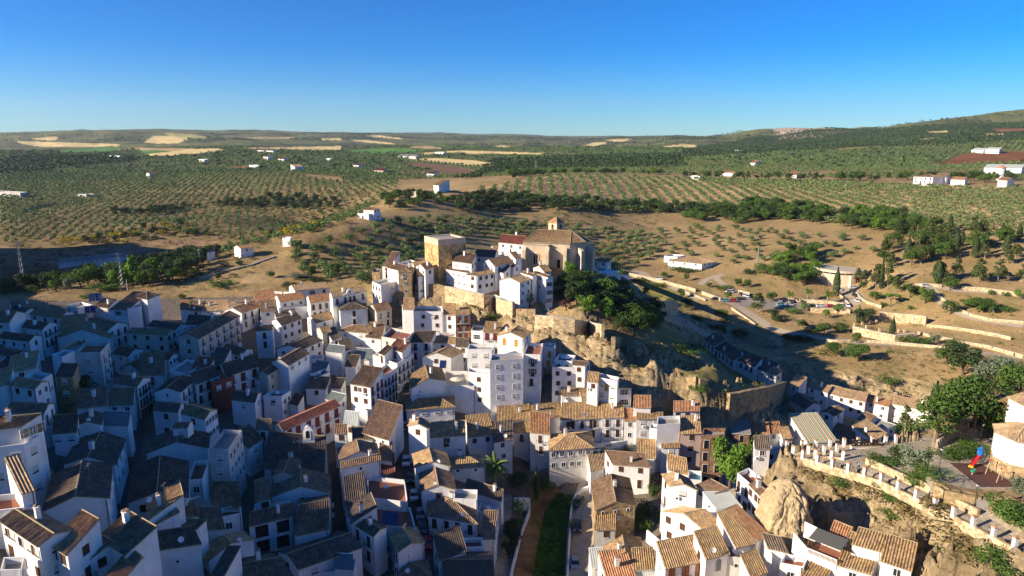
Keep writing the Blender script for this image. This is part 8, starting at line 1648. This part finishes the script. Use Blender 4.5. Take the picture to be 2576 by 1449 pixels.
for (t, x, y, rz, nm_, tc_, lc, lb, bg_) in [('T7',965,262,1.6,'lavender',(.55,.5,.75),(.1,.35,.4),'walker in a lavender top and teal trousers on the ramp street',False), ('T7',1005,262,1.6,'dark',(.08,.07,.08),(.12,.1,.12),'walker in dark clothes leading the group on the ramp street',False), ('T7',1048,252,1.7,'maroon',(.25,.08,.07),(.1,.07,.07),'walker in a brown-red top nearest the house doors',False), ('T7',1047,302,.4,'white',(.75,.72,.74),(.2,.3,.35),'walker in a white shirt nearest the ramp wall',False),
    ('T8',790,517,.5,'pale',(.5,.55,.6),(.1,.12,.16),'person in a pale shirt walking on the lookout terrace',True), ('T3',1425,414,1.0,'black',(.05,.05,.05),(.06,.05,.06),'left walker of the pair on the far promenade',False), ('T3',1438,414,1.0,'brown',(.15,.09,.06),(.08,.06,.05),'right walker of the pair on the far promenade',False), ('T3',1748,578,.2,'red',(.45,.03,.05),(.3,.04,.06),'walker dressed in red on the promenade',False), ('T4',2468,908,.3,'navy',(.05,.05,.07),(.05,.05,.06),'person in dark clothes on the lower path at right',False), ('T4',2010,498,1.2,'blue',(.2,.35,.55),(.5,.5,.55),'walker in pale blue on the zigzag path',False), ('R1',1942,1108,.3,'sky',(.35,.55,.75),(.2,.35,.5),'person in light blue sitting spot on the cliff-top lawn',False)]:
    p = tpl(x, y) if t == 'T8' else Vector(hit(*tp(t, x, y), 0)); person(p + Vector((0, 0, .1 if t != 'T8' else 0)), rz, nm_, tc_, lc, lb, bag=bg_)
# --- pylons
def pylon(p, h, w0, w1, label, arms=3):
    o = empty('power_pylon', tuple(p), .5, label=label, cat='pylon'); b = MB(); n = 9; W_ = [w0 + (w1 - w0)*(i/n)**.8 for i in range(n + 1)]; r = .05 + h*.0015
    cor = ((-1,-1),(1,-1),(1,1),(-1,1))
    for i in range(n):
        z0, z1 = h*i/n, h*(i+1)/n
        for k in range(4):
            c0, c1 = cor[k], cor[(k+1) % 4]; A = Vector((c0[0]*W_[i]/2, c0[1]*W_[i]/2, z0)); B = Vector((c0[0]*W_[i+1]/2, c0[1]*W_[i+1]/2, z1)); C1 = Vector((c1[0]*W_[i+1]/2, c1[1]*W_[i+1]/2, z1)); C0 = Vector((c1[0]*W_[i]/2, c1[1]*W_[i]/2, z0))
            b.tube(A, B, r, r, 4); b.tube(A, C1, r*.6, r*.6, 3); b.tube(C0, B, r*.6, r*.6, 3); b.tube(B, C1, r*.6, r*.6, 3)
    b.build('lattice', M_GREY, o)
    for a in range(arms):
        z = h*(.97 - .1*a); b = MB(); b.tube((-w0*.7, 0, z), (w0*.7, 0, z), r, r, 4); b.tube((-w0*.7, 0, z), (0, 0, z + .8), r*.6, r*.6, 3); b.tube((w0*.7, 0, z), (0, 0, z + .8), r*.6, r*.6, 3); b.build('cross_arm', M_GREY, o)
for (t, x, y, h, w0, w1, lb, ar) in (('T1',250,245,23,1.7,.7,'tall grey lattice pylon on the ridge at far left',1), ('T1',1230,235,16,1.8,.5,'slender lattice pylon behind the pointed poplar',3), ('R3',1512,1105,9,1,.4,'small lattice mast by the valley trees',1), ('R4',1468,362,16,2,.6,'small distant pylon above the dark scrub',2), ('R5',562,1120,14,1,.4,'slim mast among the olives above the car park',2)):
    p = Vector(hit(*tp(t, x, y), 0)); pylon(p, h, w0, w1, lb, ar)
for (t, x, y, h, lb) in (('T1',1370,190,8,'white pole beside the pointed poplar'), ('T1',1283,240,5,'short thin pole on the dry ridge')):
    p = Vector(hit(*tp(t, x, y), 0)); b = MB(); b.tube((0, 0, 0), (0, 0, h), .1, .07, 6); b.build('pole', M_WHITE, loc=tuple(p), label=lb, cat='pole')
# --- solar panels, parasols, awning pieces on roofs (each rests on its house)
MSOL = mat('solar_cells', (.015,.03,.09), .15, spec=.7)
def panel(t, A, B, Cc, label, ztop=None, h=6, tilt=.6):
    P = hit(*tp(t, *B), h); ze = P[2]; a, b_, c = (Vector(at_z(*tp(t, *q), ze)) for q in (A, B, Cc)); u = b_ - a; v = c - b_; vh = v.length; v = Vector((v.x, v.y, 0)).normalized()*vh*.8; z = Vector((0, 0, vh*tilt*.8))
    o = empty('solar_panel', tuple(a), label=label, cat='solar panel'); m = MB(); m.face([(0,0,0), u, u + v + z, v + z]); nn = Vector((0, 0, -.06)); m.face([v + z + nn, u + v + z + nn, u + nn, nn]); [m.face([p0, p1, p1 + nn, p0 + nn]) for p0, p1 in (((Vector((0,0,0))), u), (u, u + v + z), (u + v + z, v + z), (v + z, Vector((0,0,0))))]; m.build('cells', MSOL, o)
    f = MB(); f.tube(v*.9 + z*.9, v*.9 - Vector((0, 0, 1.2)), .04, .04, 4); f.tube(u + v*.9 + z*.9, u + v*.9 - Vector((0, 0, 1.2)), .04, .04, 4); f.tube(u*.5, u*.5 - Vector((0, 0, 1)), .04, .04, 4); f.build('frame', M_GREY, o)
panel('T1', (895,350), (960,345), (965,320), 'left one of the upper blue solar panels by the dry ridge', h=5.5); panel('T1', (965,345), (1032,340), (1030,315), 'right one of the upper blue solar panels by the dry ridge', h=5.5)
panel('T1', (855,465), (905,462), (908,440), 'left dark blue panel on the tan roof, upper left', h=6.5); panel('T1', (910,462), (965,458), (965,436), 'right dark blue panel on the tan roof, upper left', h=6.5); panel('T6', (1105,990), (1245,1005), (1250,930), 'big blue solar panel in front of the pergola roof', h=8.2, tilt=.5); panel('T2', (1845,1018), (1910,1020), (1920,985), 'grey solar water heater on the gable house by the street', h=10.5)
def parasol(t, x, y, h, r, c, label, hh=2.4):
    p = Vector(hit(*tp(t, x, y), h)); o = empty('parasol', tuple(p - Vector((0, 0, hh))), label=label, cat='parasol'); b = MB(); b.tube((0, 0, 0), (0, 0, hh), .03, .03, 6); b.build('pole', M_GREY, o); b = MB(); n = 8
    for i in range(n): a0, a1 = 2*math.pi*i/n, 2*math.pi*(i+1)/n; b.face([(r*math.cos(a0), r*math.sin(a0), hh - .35), (r*math.cos(a1), r*math.sin(a1), hh - .35), (0, 0, hh + .2)])
    b.build('canopy', c, o)
MGN = mat('green_canvas', (.02,.22,.09), .8); MCR = mat('cream_canvas', (.7,.62,.42), .8)
for (x, y, lb) in ((905,12,'small green parasol at the restaurant door'), (1015,32,'left green parasol on the restaurant terrace'), (1050,22,'middle green parasol on the restaurant terrace'), (1075,12,'right green parasol on the restaurant terrace')): parasol('T3', x, y, 2.6, 2.2, MGN, lb)
parasol('T2', 2020, 1120, 9.6, 1.9, MCR, 'square-looking cream parasol on the white roof terrace'); parasol('T3', 540, 900, 6.2, 1.5, mat('white_canvas', (.8,.8,.78), .8), 'white parasol on the blue and yellow tiled terrace')
b = MB(); p = Vector(hit(*tp('T3', 960, 45), 3)); o = empty('marquee', tuple(p), label='white restaurant marquee beside the green parasols', cat='marquee'); b.face([(-4,-3,-.4),(4,-3,-.4),(4,0,.3),(-4,0,.3)]); b.face([(4,3,-.4),(-4,3,-.4),(-4,0,.3),(4,0,.3)]); b.build('canopy', M_WHITE, o); b = MB(); [b.tube((x, y, -.4), (x, y, -3.5), .06, .06, 5) for x in (-4, 0, 4) for y in (-3, 3)]; b.build('post', M_WHITE, o)
# terrace cottage at the foot of the foreground cliff
zt = 35.5; A, B, Cq = (Vector(at_z(*tp('T8', x, y), zt)) for x, y in ((345,1245),(600,1350),(680,1255))); cen = (A + Cq)/2; TH_ = empty('terrace_house', tuple(cen), label='white cliff-foot house with balustraded red terrace under a dark flat awning', cat='house'); u = B - A; v = Cq - B; v = v - u*(v.dot(u)/u.dot(u)); lo_ = lambda p: p - cen
b = MB(); q = [lo_(A), lo_(B), lo_(B + v), lo_(A + v)]; dn = Vector((0, 0, 6))
for i in range(4): j = (i+1) % 4; b.face([q[i] - dn, q[j] - dn, q[j], q[i]])
k0, k1, k2 = q[0] - u*.55, q[0] - u*.55 + v*1.2, q[0] + v*1.2; up_ = Vector((0, 0, 2.6))
b.face([k0 - dn, q[0] - dn, q[0], k0]); b.face([k0, q[0], q[0] + up_*.3, k0 + up_]); b.face([q[3], q[2], q[2] + up_, q[3] + up_]); b.face([q[3] - u*.5, q[3], q[3] + up_, q[3] - u*.5 + up_*1.1]); b.build('wall', WW, TH_)
b = MB(); b.face([x + Vector((0, 0, .01)) for x in q]); b.build('terrace_floor', FLOORS['r'], TH_)
b = MB(); nn = 24
for i in range(nn + 1): p_ = q[0].lerp(q[1], i/nn); b.tube(p_, p_ + Vector((0, 0, .75)), .06, .05, 5)
d_ = u.normalized()*.0; b.tube(q[0] + Vector((0, 0, .8)), q[1] + Vector((0, 0, .8)), .1, .1, 4); b.build('balustrade', WW, TH_)
b = MB(); aw = [q[0] + v*.15 + Vector((0, 0, 2.3)) - u*.05, q[1] + v*.15 + Vector((0, 0, 2.3)) + u*.05, q[2] + Vector((0, 0, 2.6)) + u*.05, q[3] + Vector((0, 0, 2.6)) - u*.05]; b.face(aw); b.face([x - Vector((0, 0, .12)) for x in aw][::-1]); [b.face([aw[i], aw[(i+1) % 4], aw[(i+1) % 4] - Vector((0, 0, .12)), aw[i] - Vector((0, 0, .12))]) for i in range(4)]; b.build('awning', mat('dark_awning', (.12,.12,.10), .8), TH_)
b = MB(); [b.tube(x, x - Vector((0, 0, 2.3)), .05, .05, 5) for x in aw[:2]]; b.build('post', M_TRIM, TH_)
# palm-lined plaza bits: gate posts and pillars
for i, (x, y) in enumerate(((870,600),(948,585),(1026,575),(1088,565),(990,625),(1120,655),(1315,665),(1373,665))):
    p = Vector(hit(*tp('T4', x, y), 0)); b = MB(); b.box(-.4, .4, -.4, .4, -.3, 1.7); b.build('gate_pillar', LST, loc=tuple(p), label='stone pillar on the plaza edge, %s' % ('leftmost of the back row','second of the back row','third of the back row','last of the back row by the ramp','leftmost of the front row','second of the front row','just right of the cypress','rightmost near the stairs')[i], cat='pillar', group='stone pillars of the plaza')
# ---------------------------------------------------------------- camera, sun, sky
cam = D.cameras.new('camera'); co = D.objects.new('camera', cam); C.objects.link(co); co.location = (0, 0, CAMZ); co.rotation_euler = (math.pi/2 - PIT, 0, 0)
cam.sensor_width = 36; cam.lens = 36*F/2576; cam.clip_start = 1; cam.clip_end = 60000; sc.camera = co
sl = D.lights.new('sun', 'SUN'); sl.energy = 5.0; sl.angle = math.radians(.5); sl.color = (1, .86, .67); so = D.objects.new('sun', sl); C.objects.link(so)
sdir = Vector((SH[0]*math.cos(SUN_EL), SH[1]*math.cos(SUN_EL), math.sin(SUN_EL))); so.rotation_euler = sdir.to_track_quat('Z', 'Y').to_euler(); so.location = (-200, -60, 300)
w = D.worlds.new('World'); sc.world = w; w.use_nodes = True; N = w.node_tree.nodes; L = w.node_tree.links; bg = N['Background']
sk = N.new('ShaderNodeTexSky'); sk.sky_type = 'NISHITA'; sk.sun_disc = False; sk.sun_elevation = SUN_EL; sk.sun_rotation = math.atan2(sdir.x, sdir.y); sk.altitude = 600; sk.air_density = 1.0; sk.dust_density = .0; sk.ozone_density = 8
hs = N.new('ShaderNodeHueSaturation'); hs.inputs['Saturation'].default_value = 1.32; hs.inputs['Value'].default_value = 1.0
L.new(sk.outputs[0], hs.inputs['Color']); mu = N.new('ShaderNodeVectorMath'); mu.operation = 'MULTIPLY'; mu.inputs[1].default_value = (.80, 1.0, 1.06); L.new(hs.outputs[0], mu.inputs[0]); sc1 = N.new('ShaderNodeVectorMath'); sc1.operation = 'SCALE'; sc1.inputs['Scale'].default_value = .06; gmn = N.new('ShaderNodeGamma'); gmn.inputs[1].default_value = 1.15; sc3 = N.new('ShaderNodeVectorMath'); sc3.operation = 'SCALE'; sc3.inputs['Scale'].default_value = 27
L.new(mu.outputs[0], sc1.inputs[0]); L.new(sc1.outputs[0], gmn.inputs[0]); L.new(gmn.outputs[0], sc3.inputs[0]); L.new(sc3.outputs[0], bg.inputs['Color']); bg.inputs['Strength'].default_value = .056
vs = sc.view_settings; vs.view_transform = 'Standard'; vs.look = 'None'; vs.exposure = 1.0; vs.gamma = 1
sc.cycles.max_bounces = 5; sc.cycles.diffuse_bounces = 3; sc.cycles.use_denoising = True

# ---------------------------------------------------------------- the air
hz = MB(); hz.box(-9500, 9500, -600, 13500, -130, 760); hm = D.materials.new('haze_air'); hm.use_nodes = True; N = hm.node_tree.nodes; L = hm.node_tree.links; N.remove(N['Principled BSDF'])
pv = N.new('ShaderNodeVolumePrincipled'); pv.inputs['Color'].default_value = (.72, .84, 1, 1); pv.inputs['Density'].default_value = .00003; pv.inputs['Anisotropy'].default_value = .2; L.new(pv.outputs[0], N['Material Output'].inputs['Volume'])
hz.build('haze', hm, kind='stuff', label='thin blue air haze', cat='haze')
